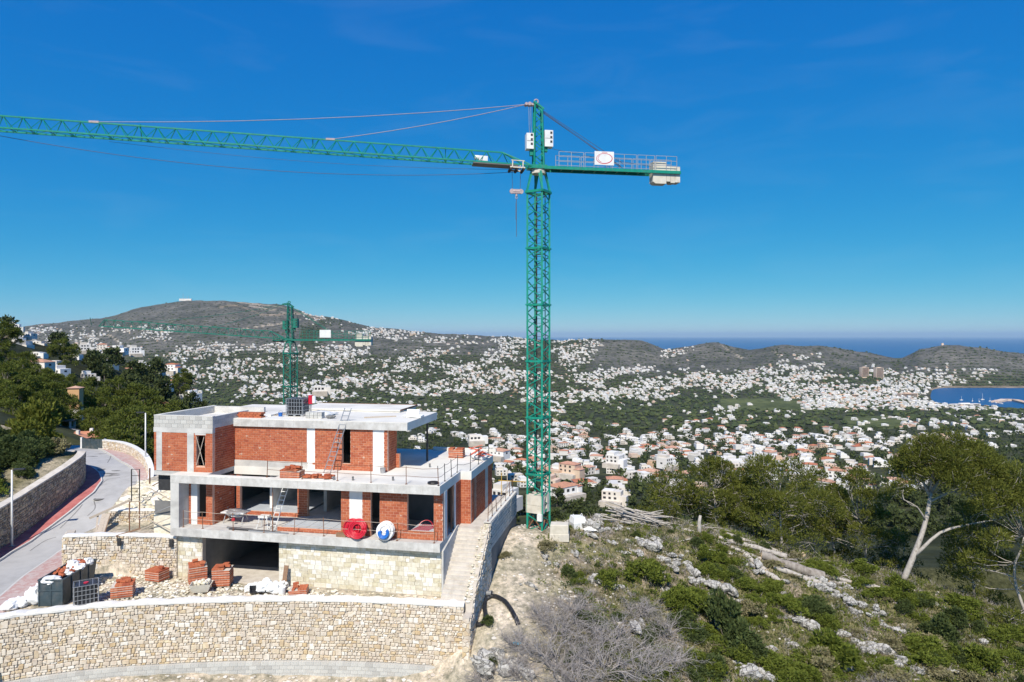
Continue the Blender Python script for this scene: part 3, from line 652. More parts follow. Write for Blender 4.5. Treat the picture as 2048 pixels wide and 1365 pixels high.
# ---------------------------------------------------------------- villa shell
ZB = -14.2
villa = thing('villa_under_construction', 'two-storey villa under construction with red brick walls and flat concrete roof', 'building', (C0[0],C0[1],ZB), -A_H)
def hb(name, u0,u1,v0,v1,z0,z1, m='concrete', parent=None, mb=None):
    b = mb or MB(); b.box(u0,u1,v0,v1,z0-ZB,z1-ZB)
    return None if mb else obj(name, b, M[m], parent or villa)
BR = []      # bricks: (u, v, z, facing, length, height)
def brick_face(a0, a1, z0, z1, plane, facing, holes=(), L=.31, H=.124, j=.018):
    n = max(1,round((z1-z0)/(H+j))); hh = (z1-z0)/n
    for r in range(n):
        zc = z0+(r+.5)*hh; a = a0 - (L+j)*(.5 if r%2 else 0) - R.uniform(0,.03)
        while a < a1-.03:
            l = L+j; p, q = max(a,a0), min(a+l,a1); a += l
            seg = [(p,q)]
            for (h0,h1,y0,y1) in holes:
                if y0 < zc < y1:
                    ns = []
                    for (s,e) in seg:
                        if e <= h0 or s >= h1: ns.append((s,e))
                        else:
                            if s < h0: ns.append((s,h0))
                            if e > h1: ns.append((h1,e))
                    seg = ns
            for (s,e) in seg:
                if e-s > .05: BR.append(((s+e)/2, plane, zc, facing, e-s-j, hh-j))
def wall_u(name, u0,u1,v,z0,z1, holes=(), th=.22, m='mortar', brick=True, parent=None):
    """wall facing the street (-v) with openings (u0,u1,z0,z1)"""
    mb = MB(); us = sorted({u0,u1,*[h[0] for h in holes],*[h[1] for h in holes]}); zs = sorted({z0,z1,*[h[2] for h in holes],*[h[3] for h in holes]})
    for a,b in zip(us,us[1:]):
        for c,d in zip(zs,zs[1:]):
            if any(h[0] <= (a+b)/2 <= h[1] and h[2] <= (c+d)/2 <= h[3] for h in holes): continue
            mb.box(a,b,v,v+th,c-ZB,d-ZB)
    full = [h for h in holes if h[2] <= z0 and h[3] >= z1]; part_ = [h for h in holes if h not in full]
    ed = [u0]+[e for h in sorted(full) for e in h[:2]]+[u1]
    for a,b in zip(ed[::2],ed[1::2]):
        if b-a < .01: continue
        mb = MB(); hh = [h for h in part_ if h[0] < b and h[1] > a]
        us = sorted({a,b,*[h[0] for h in hh],*[h[1] for h in hh]}); zs = sorted({z0,z1,*[h[2] for h in hh],*[h[3] for h in hh]})
        for c,d in zip(us,us[1:]):
            for e,f in zip(zs,zs[1:]):
                if any(h[0] <= (c+d)/2 <= h[1] and h[2] <= (e+f)/2 <= h[3] for h in hh): continue
                mb.box(c,d,v,v+th,e-ZB,f-ZB)
        o = obj(name, mb, M[m], parent or villa)
    if brick: brick_face(u0,u1,z0,z1,v,0,holes)
    return o
def wall_v(name, v0,v1,u,z0,z1, holes=(), th=.22, m='mortar', brick=True):
    """wall facing +u"""
    mb = MB(); us = sorted({v0,v1,*[h[0] for h in holes],*[h[1] for h in holes]}); zs = sorted({z0,z1,*[h[2] for h in holes],*[h[3] for h in holes]})
    for a,b in zip(us,us[1:]):
        for c,d in zip(zs,zs[1:]):
            if any(h[0] <= (a+b)/2 <= h[1] and h[2] <= (c+d)/2 <= h[3] for h in holes): continue
            mb.box(u-th,u,a,b,c-ZB,d-ZB)
    full = [h for h in holes if h[2] <= z0 and h[3] >= z1]
    if full:
        ed = [v0]+[e for h in sorted(full) for e in h[:2]]+[v1]
        for a,b in zip(ed[::2],ed[1::2]): o = obj(name, MB().box(u-th,u,a,b,z0-ZB,z1-ZB), M[m], villa)
    else: o = obj(name, mb, M[m], villa)
    if brick: brick_face(v0,v1,z0,z1,u,1,holes)
    return o
G0, T0, T1, GS = -11.13, -8.53, -8.05, -11.60     # ground floor top, terrace slab bottom/top, ground slab bottom
# slabs
hb('floor_slab', -16.3,0, 0,11.2, GS,G0)
ts = MB()
hb('', -16.3,-9.9, 0,.42, T0,T1, mb=ts); hb('', -9.9,0, 0,3.02, T0,T1, mb=ts); hb('', -16.3,-14.2, .42,.9, T0,T1, mb=ts)
hb('', -14.2,0, 3.02,11.2, T0,T1, mb=ts); hb('', 0,.66, 4.13,9.9, T0,T1, mb=ts)
obj('terrace_slab', ts, M['concrete_top'], villa)
def formwork(u0, u1, v, z0, z1, name):      # board-marked faces left by the shuttering
    a = u0; rq = random.Random(int(-z0*100))
    while a < u1-.05:
        b_ = min(u1, a+rq.uniform(.55,1.25)); d = rq.uniform(.006,.016); hb(name, a+.004,b_-.004, v-d,v, z0+.003,z1-rq.uniform(.02,.05), 'formed'); a = b_
formwork(-16.303,.003,0,T0,T1,'formed_face'); formwork(-16.303,.003,0,GS,G0,'formed_face')
for (a,b,c,d) in ((-3.9,.62,10.95,11.15),): hb('terrace_kerb', a,b,c,d, T1,T1+.22, 'concrete_top')
rf = MB(); hb('', -14.2,-2.9, 2.95,8.7, -5.57,-5.09, mb=rf); hb('', -14.2,-5.3, 8.7,11.3, -5.57,-5.09, mb=rf)
obj('roof_slab', rf, M['concrete_top'], villa)
formwork(-14.19,-2.897,2.95,-5.57,-5.09,'formed_face')
r2 = MB(); hb('', -12.6,-5.2, 7.9,11.35, -5.02,-4.93, mb=r2); hb('', -12.55,-5.25, 7.95,11.3, -5.09,-5.02, mb=r2); obj('raised_roof_deck', r2, M['concrete_top'], villa)
edge = MB(); hb('', -12.62,-5.18, 11.35,11.38, -5.0,-4.9, mb=edge); hb('', -5.2,-5.17, 7.9,11.38, -5.0,-4.9, mb=edge); obj('drip_edge', edge, M['rust'], villa)
# low brick stub and block kerb on the roof
hb('roof_kerb', -12.6,-12.4, 4.2,7.8, -5.09,-4.98, 'concrete_top')
# upper left block
UB = .9
hb('block_floor', -18.1,-14.2, UB,6.6, -8.32,-8.05)
wall_u('front_wall', -18.1,-14.2, UB,-8.05,-5.75, holes=[(-15.26,-14.68,-7.70,-5.86)])
for (a,b) in ((-17.93,-17.55),(-15.86,-15.42)): hb('column', a,b, UB-.025,UB+.2, -8.05,-5.75)
hb('ring_beam', -18.12,-14.18, UB-.03,UB+.22, -5.75,-5.46)
hb('lintel', -15.35,-14.62, UB-.02,UB+.1, -5.86,-5.75)
wall_v('side_wall', UB+.22,3.1, -14.2,-8.05,-5.42)
wall_v('back_side_wall', UB+.22,6.6, -17.9,-8.05,-5.5, brick=False)
pw = MB(); hb('', -18.1,-14.2, UB,UB+.2, -5.46,-4.76, mb=pw); hb('', -14.4,-14.2, UB+.2,4.6, -5.42,-4.78, mb=pw); hb('', -18.1,-17.9, UB+.2,6.6, -5.46,-4.76, mb=pw); hb('', -17.9,-14.2, 6.4,6.6, -5.46,-4.76, mb=pw)
obj('parapet', pw, M['concrete'], villa)
pb = []
for r_ in range(3):
    zc = -5.46+.233*(r_+.5); a = -18.1-(.2 if r_%2 else 0)
    while a < -14.25:
        s,e = max(a,-18.1),min(a+.4,-14.2); a += .4
        if e-s > .06: pb.append(((s+e)/2,UB-.006,zc,0,e-s-.012,.222))
    a = UB-(.2 if r_%2 else 0)
    while a < 4.5:
        s,e = max(a,UB),min(a+.4,4.6); a += .4
        if e-s > .06: pb.append((-14.194,(s+e)/2,zc,1,e-s-.012,.222))
for (u,v,z,fc,l,h) in pb: link('parapet_block', unit, villa, (u,v,z-ZB), (0,0,0 if fc==0 else math.pi/2), (l,.02,h))
hb('parapet_cap', -18.12,-14.18, UB-.02,UB+.22, -4.76,-4.73, 'concrete_top'); hb('parapet_cap', -14.42,-14.18, UB+.22,4.62, -4.78,-4.755, 'concrete_top'); hb('parapet_cap', -18.12,-17.88, UB+.22,6.62, -4.76,-4.73, 'concrete_top')
hb('block_roof', -17.9,-14.4, UB+.2,6.4, -5.5,-5.2, 'concrete_top')
hb('block_roof_back', -17.9,-14.2, 6.6,11.0, -5.57,-5.09, 'concrete_top')
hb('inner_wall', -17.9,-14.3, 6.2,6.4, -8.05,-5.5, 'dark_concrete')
# main upper storey
wall_u('front_wall', -14.2,-4.19, 3.1,-7.66,-5.57, holes=[(-9.34,-8.82,-7.66,-5.57),(-7.07,-6.53,-7.66,-5.57),(-5.1,-4.41,-7.66,-5.57)])
wall_u('front_wall_base', -9.3,-4.19, 3.1,-8.05,-7.66, holes=[(-5.1,-4.41,-8.05,-7.66)])
hb('plinth', -14.2,-9.3, 3.06,3.3, -8.05,-7.66)
for (a,b) in ((-9.34,-8.82),(-5.1,-4.41)): hb('plastered_column', a,b, 3.085,3.3, -8.05,-5.57, 'plaster')
wall_v('end_wall', 3.32,4.6, -4.19,-8.05,-5.57)
wall_u('low_pier', -4.18,-3.95, 4.45,-8.05,-7.2)
hb('inner_return_wall', -6.2,-4.42, 4.4,4.6, -8.05,-5.57, 'dark_concrete')
wall_v('rear_end_wall', 4.6,8.6, -6.0,-8.05,-5.57, brick=False)
hb('back_wall', -14.2,-6.2, 8.5,8.7, -8.05,-5.57, 'dark_concrete')
hb('steel_post', -3.06,-2.96, 6.9,7.0, -8.05,-5.57, 'dark_metal')
# ground floor
wall_u('front_wall', -5.93,-.0, .55,G0,T0, holes=[(-5.42,-4.66,G0,T0),(-4.17,-3.64,G0,T0),(-2.04,-.52,-10.72,T0)])
hb('plastered_column', -5.42,-4.66, .535,.77, G0,T0, 'plaster')
wall_v('side_wall', .77,4.13, -.0,G0,T0, holes=[(.82,1.30,G0,T0),(1.42,3.12,G0,T0)])
hb('plastered_column', -.22,.015, .82,1.30, G0,T0, 'plaster')
hb('post', -.06,-.0, 2.9,3.1, G0,T0, 'white_metal')
wall_u('return_wall', 0.001,.62, 4.13,G0,T0)
wall_v('side_wall', 4.36,9.75, .62,G0,T0, holes=[(4.95,5.45,G0,T0),(7.75,8.5,G0,T0)])
hb('column', .4,.635, 7.75,8.5, G0,T0)
wall_u('pier', -14.08,-13.83, 3.1,G0,T0); wall_u('pier', -9.97,-9.31, 3.1,G0,T0)
wall_v('side_wall', UB+.2,3.1, -14.2,G0,T0)
wall_u('front_wall', -15.75,-14.2, UB,G0,T0, holes=[(-15.6,-15.19,G0,T0),(-15.19,-14.62,-10.74,T0)])
hb('plastered_column', -15.6,-15.19, UB-.02,UB+.2, G0,T0, 'plaster')
hb('fin_wall', -16.3,-15.75, 0,UB+.3, G0,T0)
wall_v('return_wall', .78,5.2, -5.71,G0,T0)
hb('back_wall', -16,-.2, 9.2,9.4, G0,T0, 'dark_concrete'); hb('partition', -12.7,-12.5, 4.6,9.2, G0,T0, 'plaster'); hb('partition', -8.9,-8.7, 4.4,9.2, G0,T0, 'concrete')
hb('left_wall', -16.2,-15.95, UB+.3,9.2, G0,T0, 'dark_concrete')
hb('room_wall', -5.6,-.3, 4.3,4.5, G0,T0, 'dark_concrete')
# raised insulated floor inside, with a brick upstand along its edge
hb('floor_panel', -14.0,-9.98, 3.64,9.1, G0,-10.93, 'floor_panel'); hb('floor_panel', -9.75,-5.95, .72,9.1, G0,-10.94, 'floor_panel')
wall_u('upstand', -14.2,-10.0, 3.5,G0,-10.90, th=.12); wall_u('upstand', -9.85,-5.95, .58,G0,-10.91, th=.12)
sp = MB()
for k in range(5): hb('', -9.7+.75*k,-9.68+.75*k, .75,3.0, -10.942,-10.936, mb=sp)
obj('panel_joint', sp, M['dark_concrete'], villa)
# garage level
f1 = lambda s,t,d: (-9.66+s, .45-d, -14.12+t-ZB)
f2 = lambda s,t,d: (-16.45+s, .45-d, -14.12+t-ZB)
hb('garage_wall', -9.66,-.02, .45,.75, -14.4,GS, 'mortar_dark'); hb('garage_wall', -16.45,-14.53, .45,.75, -14.4,GS, 'mortar_dark')
lay_stones(ashlar(9.62,2.5,rg), f1, villa, M['stone_pale'], 240, rg, name='facing_stone', joint=.006, dep=(.015,.035), bev=.012)
lay_stones(ashlar(1.9,2.5,rg), f2, villa, M['stone_pale'], 60, rg, name='facing_stone', joint=.006, dep=(.015,.035), bev=.012)
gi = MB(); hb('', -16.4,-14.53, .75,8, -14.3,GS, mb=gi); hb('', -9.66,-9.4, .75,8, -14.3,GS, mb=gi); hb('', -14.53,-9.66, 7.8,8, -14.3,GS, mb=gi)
obj('garage_inside', gi, M['dark_concrete'], villa)  # inner walls coloured dark to deepen the shade in the opening
hb('garage_threshold', -14.53,-9.66, .3,2.9, -14.3,-14.1, 'stairs'); hb('garage_floor', -14.53,-9.66, 2.9,7.8, -14.3,-14.105, 'dark_concrete')  # inner floor coloured darker than the front, shade put into its colour
hb('side_foundation', -.5,-.01, .75,11, -17,GS-.001, 'concrete'); 
sf = MB(); sf.add([(0.0,.3,-14.3-ZB),(0.0,3.4,-14.3-ZB),(0.0,3.4,G0+.12-ZB),(0.0,3.1,G0+.12-ZB),(0.0,.3,GS-.02-ZB),(.1,.3,-14.3-ZB),(.1,3.4,-14.3-ZB),(.1,3.4,G0+.12-ZB),(.1,3.1,G0+.12-ZB),(.1,.3,GS-.02-ZB)],
   [(0,1,2,3,4),(9,8,7,6,5),(0,5,6,1),(1,6,7,2),(2,7,8,3),(3,8,9,4),(4,9,5,0)])
obj('stair_side_wall', sf, M['concrete'], villa)
# outside stairs and walkway
NS = 17
for k in range(NS):
    z1 = -14.12 + (G0+14.12)*(k+1)/NS; v0 = -.35+3.75*k/NS
    hb('step', .1,1.56, v0,v0+3.75/NS+.02 if k < NS-1 else 3.45, z1-.4,z1, 'stairs')
hb('walkway', 0.0,1.58, 3.4,11.2, G0-.5,G0-.004, 'stairs')
hb('walkway_end', -2.0,1.58, 11.2,11.6, G0-.6,G0-.002, 'stairs')
# bricks: nearest singly, the rest as courses
bunit = mesh_of('brick', MB().box(-.5,.5,-.5,.5,-.5,.5), M['brick'])
def bdist(b):
    u,v = (b[0],b[1]) if b[3]==0 else (b[1],b[0]); x,y = h2w(u,v); return (y, b[4] < .2)
BR.sort(key=lambda b: ((0 if (b[4] > .2 and b[3]==0) else 1), bdist(b)[0]))
cr = MB()
for k,(a,pl,z,fc,l,h) in enumerate(BR):
    d = .013+R.uniform(-.004,.004)
    if fc == 0: c = (a,pl-d+.05,z-ZB); s = (l,.1,h)
    else: c = (pl+d-.05,a,z-ZB); s = (.1,l,h)
    if k < 300: link('brick', bunit, villa, c, None, s)
    else: cr.box(c[0]-s[0]/2,c[0]+s[0]/2,c[1]-s[1]/2,c[1]+s[1]/2,c[2]-s[2]/2,c[2]+s[2]/2)
tag(obj('brickwork', cr, M['brick'], villa), kind='stuff')

# mortar smeared over the brickwork
rq = random.Random(31)
def smear(u, z, v, facing, r):
    n = 9; P = [(r*rq.uniform(.35,1)*math.cos(6.283*i/n)*1.5, r*rq.uniform(.35,1)*math.sin(6.283*i/n)) for i in range(n)]; mb = MB()
    pt_ = (lambda a,b,d: (u+a,v-d,z+b-ZB)) if facing == 0 else (lambda a,b,d: (v+d,u+a,z+b-ZB))
    mb.add([pt_(a,b,.024) for a,b in P]+[pt_(a,b,.0) for a,b in P],[tuple(range(n))]+[(i,(i+1)%n,(i+1)%n+n,i+n) for i in range(n)]); obj('mortar_smear', mb, M['smear'], villa)
for _ in range(9): smear(rq.uniform(-13.9,-9.6),rq.uniform(-7.5,-5.8),3.1,0,rq.uniform(.03,.085))
for _ in range(4): smear(rq.uniform(-8.7,-7.2),rq.uniform(-7.8,-5.8),3.1,0,rq.uniform(.03,.085))
for _ in range(3): smear(rq.uniform(-6.4,-5.2),rq.uniform(-7.9,-5.8),3.1,0,rq.uniform(.03,.085))
for _ in range(4): smear(rq.uniform(-17.4,-16),rq.uniform(-7.9,-5.9),.9,0,rq.uniform(.03,.085))
for _ in range(7): smear(rq.uniform(-3.5,-2.1),rq.uniform(-10.9,-8.7),.55,0,rq.uniform(.03,.085))
for _ in range(4): smear(rq.uniform(-.45,-.05),rq.uniform(-11,-8.7),.55,0,rq.uniform(.03,.085))
for _ in range(6): smear(rq.uniform(1.2,2.9),rq.uniform(-7.9,-5.6),-14.2,1,rq.uniform(.03,.085))
for _ in range(6): smear(rq.uniform(1.2,2.9),rq.uniform(-11,-8.7),-14.2,1,rq.uniform(.03,.085))

# ---------------------------------------------------------------- wall beside the stairs
sw = thing('stair_wall', 'stepped stone and block wall with rough white top beside the outside stairs', 'wall', (C0[0],C0[1],ZB), -A_H)
swt = lerp_tab([(-1.3,-14.45),(-.6,-14.35),(-.55,-13.95),(.2,-13.3),(3.3,-10.98),(3.6,-10.9)])
c_ = MB()
vsx = np.arange(-1.25,3.61,.2)
for a,b in zip(vsx,vsx[1:]):
    za,zb = float(swt(a)),float(swt(b)); zl = -17.2
    c_.add([(1.58,a,zl-ZB),(1.95,a,zl-ZB),(1.95,b,zl-ZB),(1.58,b,zl-ZB),(1.58,a,za-ZB),(1.95,a,za-ZB),(1.95,b,zb-ZB),(1.58,b,zb-ZB)],[(0,3,2,1),(4,5,6,7),(0,1,5,4),(1,2,6,5),(2,3,7,6),(3,0,4,7)])
obj('mortar_core', c_, M['mortar_dark'], sw)
fsw = lambda s,t,d: (1.95+d, -1.25+s, -17.0+t-ZB)
pl = [P for P in rubble(4.85,6.2,.27,.2,rg) if all(-17+y < float(swt(-1.25+x))+.05 for x,y in P)]
lay_stones(pl, fsw, sw, M['stone'], 200, rg, key=lambda a: (0 if max(p[1] for p in a[1]) > 2.2 else 1))
fse = lambda s,t,d: (1.58+s, -1.25-d, -17.0+t-ZB)
lay_stones(rubble(.37,2.5,.26,.2,rg), fse, sw, M['stone'], 12, rg)
rc = MB(); k = 0
for a in np.arange(-.5,3.5,.11):
    z = float(swt(a)); rc.blob((1.62+R.uniform(0,.26),a,z-ZB), (R.uniform(.08,.15),R.uniform(.07,.12),R.uniform(.04,.07)), k, .3, 0); k += 1
    if R.random() < .6: rc.blob((1.5+R.uniform(-.03,.1),a,z-ZB-.1), (.09,.08,.06), k, .35, 0)
obj('rough_top', rc, M['stone_pale'], sw)
bw = MB(); bw.box(1.56,1.93,3.6,11.6,-14.0-ZB,-10.86-ZB); obj('block_wall', bw, M['dark_concrete'], sw)
for r_ in range(7):
    a = 3.6+(.25 if r_%2 else 0)
    while a < 11.5:
        e = min(a+.5,11.6)
        link('concrete_block', unit, sw, (1.935,(a+e)/2,-10.98-.22*r_-ZB), (0,0,math.pi/2), (e-a-.035,.05+R.uniform(0,.05),.185)); a += .5
obj('wall_cap', MB().box(1.54,1.95,3.55,11.62,-10.86-ZB,-10.82-ZB), M['concrete_top'], sw)

# ---------------------------------------------------------------- low stone walls left of the garage
lw = thing('low_stone_wall', 'rubble stone wall with white top joining the villa beside the garage', 'wall', (0,0,0))
Pl = [(-26.35,40.1),(-23.5,40.35),(-21.5,40.15),(-19.6,39.95)]
fl, Ll = path_fn(dense(Pl,.6), -14.4)
ribbon(core := MB(), fl, 0, Ll, [(0,-.02),(2.6,-.02),(2.6,-.5),(0,-.5)], 14); obj('mortar_core', core, M['mortar_dark'], lw)
lay_stones(coursed(Ll,2.58,rg), fl, lw, M['stone'], 230, rg)
ribbon(core := MB(), lambda s,t,d: fl(s,2.58+t*(1+.3*math.sin(s*4)),d+.03*math.sin(s*3)), 0, Ll, [(0,.06),(.07,.06),(.1,-.2),(.08,-.5),(0,-.52)], 40); obj('coping', core, M['coping'], lw)
fe, Le = path_fn([(-27.1,41.6),(-26.7,40.8),(-26.4,40.12)], -14.4)
ribbon(core := MB(), fe, 0, Le, [(0,-.02),(2.55,-.02),(2.55,-.45),(0,-.45)], 6); obj('return_core', core, M['mortar_dark'], lw)
lay_stones(coursed(Le,2.5,rg), fe, lw, M['stone'], 60, rg)
lw2 = thing('inner_stone_wall', 'second short stone wall stepped back above the low wall, rubble heaped on it', 'wall', (0,0,0))
f3, L3 = path_fn([(-25.6,43.3),(-22.5,43.4),(-19.0,43.0)], -12.1)
ribbon(core := MB(), f3, 0, L3, [(0,-.02),(1.0,-.02),(1.0,-.4),(0,-.4)], 8); obj('mortar_core', core, M['mortar_dark'], lw2)
lay_stones(coursed(L3,.98,rg), f3, lw2, M['stone'], 120, rg)
ribbon(core := MB(), f3, 0, L3, [(.98,.05),(1.05,.04),(1.06,-.4),(.98,-.42)], 12); obj('coping', core, M['coping'], lw2)

# ---------------------------------------------------------------- uphill road wall
rw = thing('road_wall', 'tall curved stone wall holding the bank on the uphill side of the road', 'wall', (0,0,0))
Pw = dense([(x,y) for y,x in LW], .7)
fw, Lw = path_fn(Pw, 0, 1)
def fwz(s,t,d):
    x,y,_ = fw(s,0,d); zb = float(zroad(y))-.1; return (x,y,zb+t*(float(lw_top(y))-zb))
nseg = 60; core = MB()
ribbon(core, lambda s,t,d: fwz(s,t,d), 0, Lw, [(-.1,-.03),(1.0,-.03),(1.0,-.5),(-.1,-.5)], nseg); obj('mortar_core', core, M['mortar_dark'], rw)
pl = [[(x,y/2.75) for x,y in P] for P in coursed(Lw,2.75,rg)]
def fw_st(s,t,d): return fwz(s,t,d)
items = sorted(pl, key=lambda P: abs(fw(P[0][0],0,0)[1]-48.5))
rest = MB()
for k,P in enumerate(items):
    Q = [(x,y*2.75) for x,y in P]; vs_, fs2 = stone_geo(Q, lambda s,t,d: fwz(s,t/2.75,d), rg)
    if k < 300: obj('stone', MB().add(vs_,fs2), M['stone_grey'], rw)
    else: rest.add(vs_,fs2)
tag(obj('stonework', rest, M['stone_grey'], rw), kind='stuff')
ribbon(core := MB(), lambda s,t,d: fwz(s,1.0,d)[:2]+(fwz(s,1.0,d)[2]+t,), 0, Lw, [(0,.08),(.09,.08),(.1,-.52),(0,-.54)], nseg); obj('coping', core, M['stairs'], rw)

# ---------------------------------------------------------------- curved white-topped wall beyond the bend
cw = thing('curved_boundary_wall', 'curved pale stone wall with white coping at the outside of the road bend', 'wall', (0,0,0))
Pc = dense([(-40.4,67.4),(-37.6,65.6),(-35.3,63.4),(-33.0,60.6),(-31.2,58.2),(-29.2,55.0),(-27.6,51.5)], .8)
fc, Lc = path_fn(Pc, 0, 1)
def fcz(s,t,d): x,y,_ = fc(s,0,d); return (x,y,float(zroad(y))-.1+t)
ribbon(core := MB(), fcz, 0, Lc, [(-.6,-.02),(1.05,-.02),(1.05,-.3),(-.6,-.3)], 40); obj('mortar_core', core, M['mortar_dark'], cw)
lay_stones(coursed(Lc,1.04,rg), fcz, cw, M['stone'], 200, rg)
ribbon(core := MB(), fcz, 0, Lc, [(1.05,.06),(1.15,.06),(1.15,-.34),(1.05,-.34)], 40); obj('coping', core, M['coping'], cw)

# ---------------------------------------------------------------- road and pavements
def strip(name, left, right, dz, m, y0, y1, n=120, kerb=None):
    V = []; Fc = []
    ys_ = np.linspace(y0,y1,n+1)
    for y in ys_:
        a,b = float(left(y)),float(right(y))
        for t in np.linspace(0,1,9): x = a+(b-a)*t; V.append((x,y,float(zroad(y))+dz))
    for i in range(n):
        for j in range(8): k = i*9+j; Fc.append((k,k+1,k+10,k+9))
    return tag(link(name, np_mesh(name,V,Fc,m,True)), kind='structure')
strip('road', lambda y: road_l(y), lambda y: road_r(y), .03, M['road'], 30, 71)
strip('red_pavement', lambda y: lw_x(y)-.05, lambda y: road_l(y)-.12, .15, M['red_walk'], 30, 69)
strip('kerb_uphill', lambda y: road_l(y)-.12, lambda y: road_l(y), .155, M['kerb'], 30, 69)
strip('dusty_pavement', lambda y: road_r(y)+.12, lambda y: road_r(y)+1.55+np.clip((y-52)*.12,0,.8), .14, M['pink_walk'], 30, 69)
strip('kerb_downhill', lambda y: road_r(y), lambda y: road_r(y)+.12, .145, M['kerb'], 30, 69)
kf = MB()
for i in range(80):
    y = 30+39*i/80; y2 = y+39/80
    for fn,s in ((road_l,0),(road_r,0)):
        a,b = float(fn(y)),float(fn(y2)); kf.add([(a,y,float(zroad(y))),(b,y2,float(zroad(y2))),(b,y2,float(zroad(y2))+.15),(a,y,float(zroad(y))+.15)],[(0,1,2,3)])
tag(obj('kerb_face', kf, M['kerb']), kind='structure')
for (px,py,lab) in ((198,1001,'dark round manhole cover in the road nearest the rubble heap'),(201,942,'dark manhole cover higher up the road')):
    c = on_ground(px,py,40,64); c.z = float(zroad(c.y))+.036
    mh = MB(); mh.prism([(c.x+.35*math.cos(a*math.pi/10),c.y+.35*math.sin(a*math.pi/10)) for a in range(20)], c.z, c.z+.012); mh.torus((c.x,c.y,c.z+.01),(1,0,0),(0,1,0),.36,.02,20,4)
    tag(obj('manhole_cover', mh, M['dark_concrete']), lab, 'manhole')
# tar patches
pt = MB()
for (px,py,l) in ((222,950,.8),(228,953,.6),(215,955,.5),(187,917,.7),(205,912,.6),(231,945,.6),(80,1062,.6),(74,1066,.4)):
    c = on_ground(px,py,40,66); z = float(zroad(c.y))+.037; n = 9
    P = [(c.x+l*(.5+R.random()*.5)*math.cos(6.28*i/n), c.y+.35*l*(.4+R.random()*.6)*math.sin(6.28*i/n)) for i in range(n)]
    pt.add([(x,y,float(zroad(y))+.037) for x,y in P],[tuple(range(n))])
for (pl_) in ([(120,1060),(150,1030),(165,1012)],[(200,975),(215,962),(240,958)],[(175,1035),(190,1020),(188,1005)],[(60,1105),(90,1085),(112,1078)],[(215,930),(222,920),(215,912)]):
    Q = [on_ground(a,b,40,66) for a,b in dense(pl_,4)]
    for p0,p1 in zip(Q,Q[1:]):
        d = (p1-p0); n_ = Vector((-d.y,d.x,0)); n_ = n_.normalized()*.035 if n_.length > 1e-6 else Vector((.03,0,0))
        pt.add([(q.x,q.y,float(zroad(q.y))+.036) for q in (p0-n_,p1-n_,p1+n_,p0+n_)],[(0,1,2,3)])
tag(obj('tar_patch', pt, M['dark_concrete']), 'dark repair patches on the grey road surface', 'patch', kind='structure')
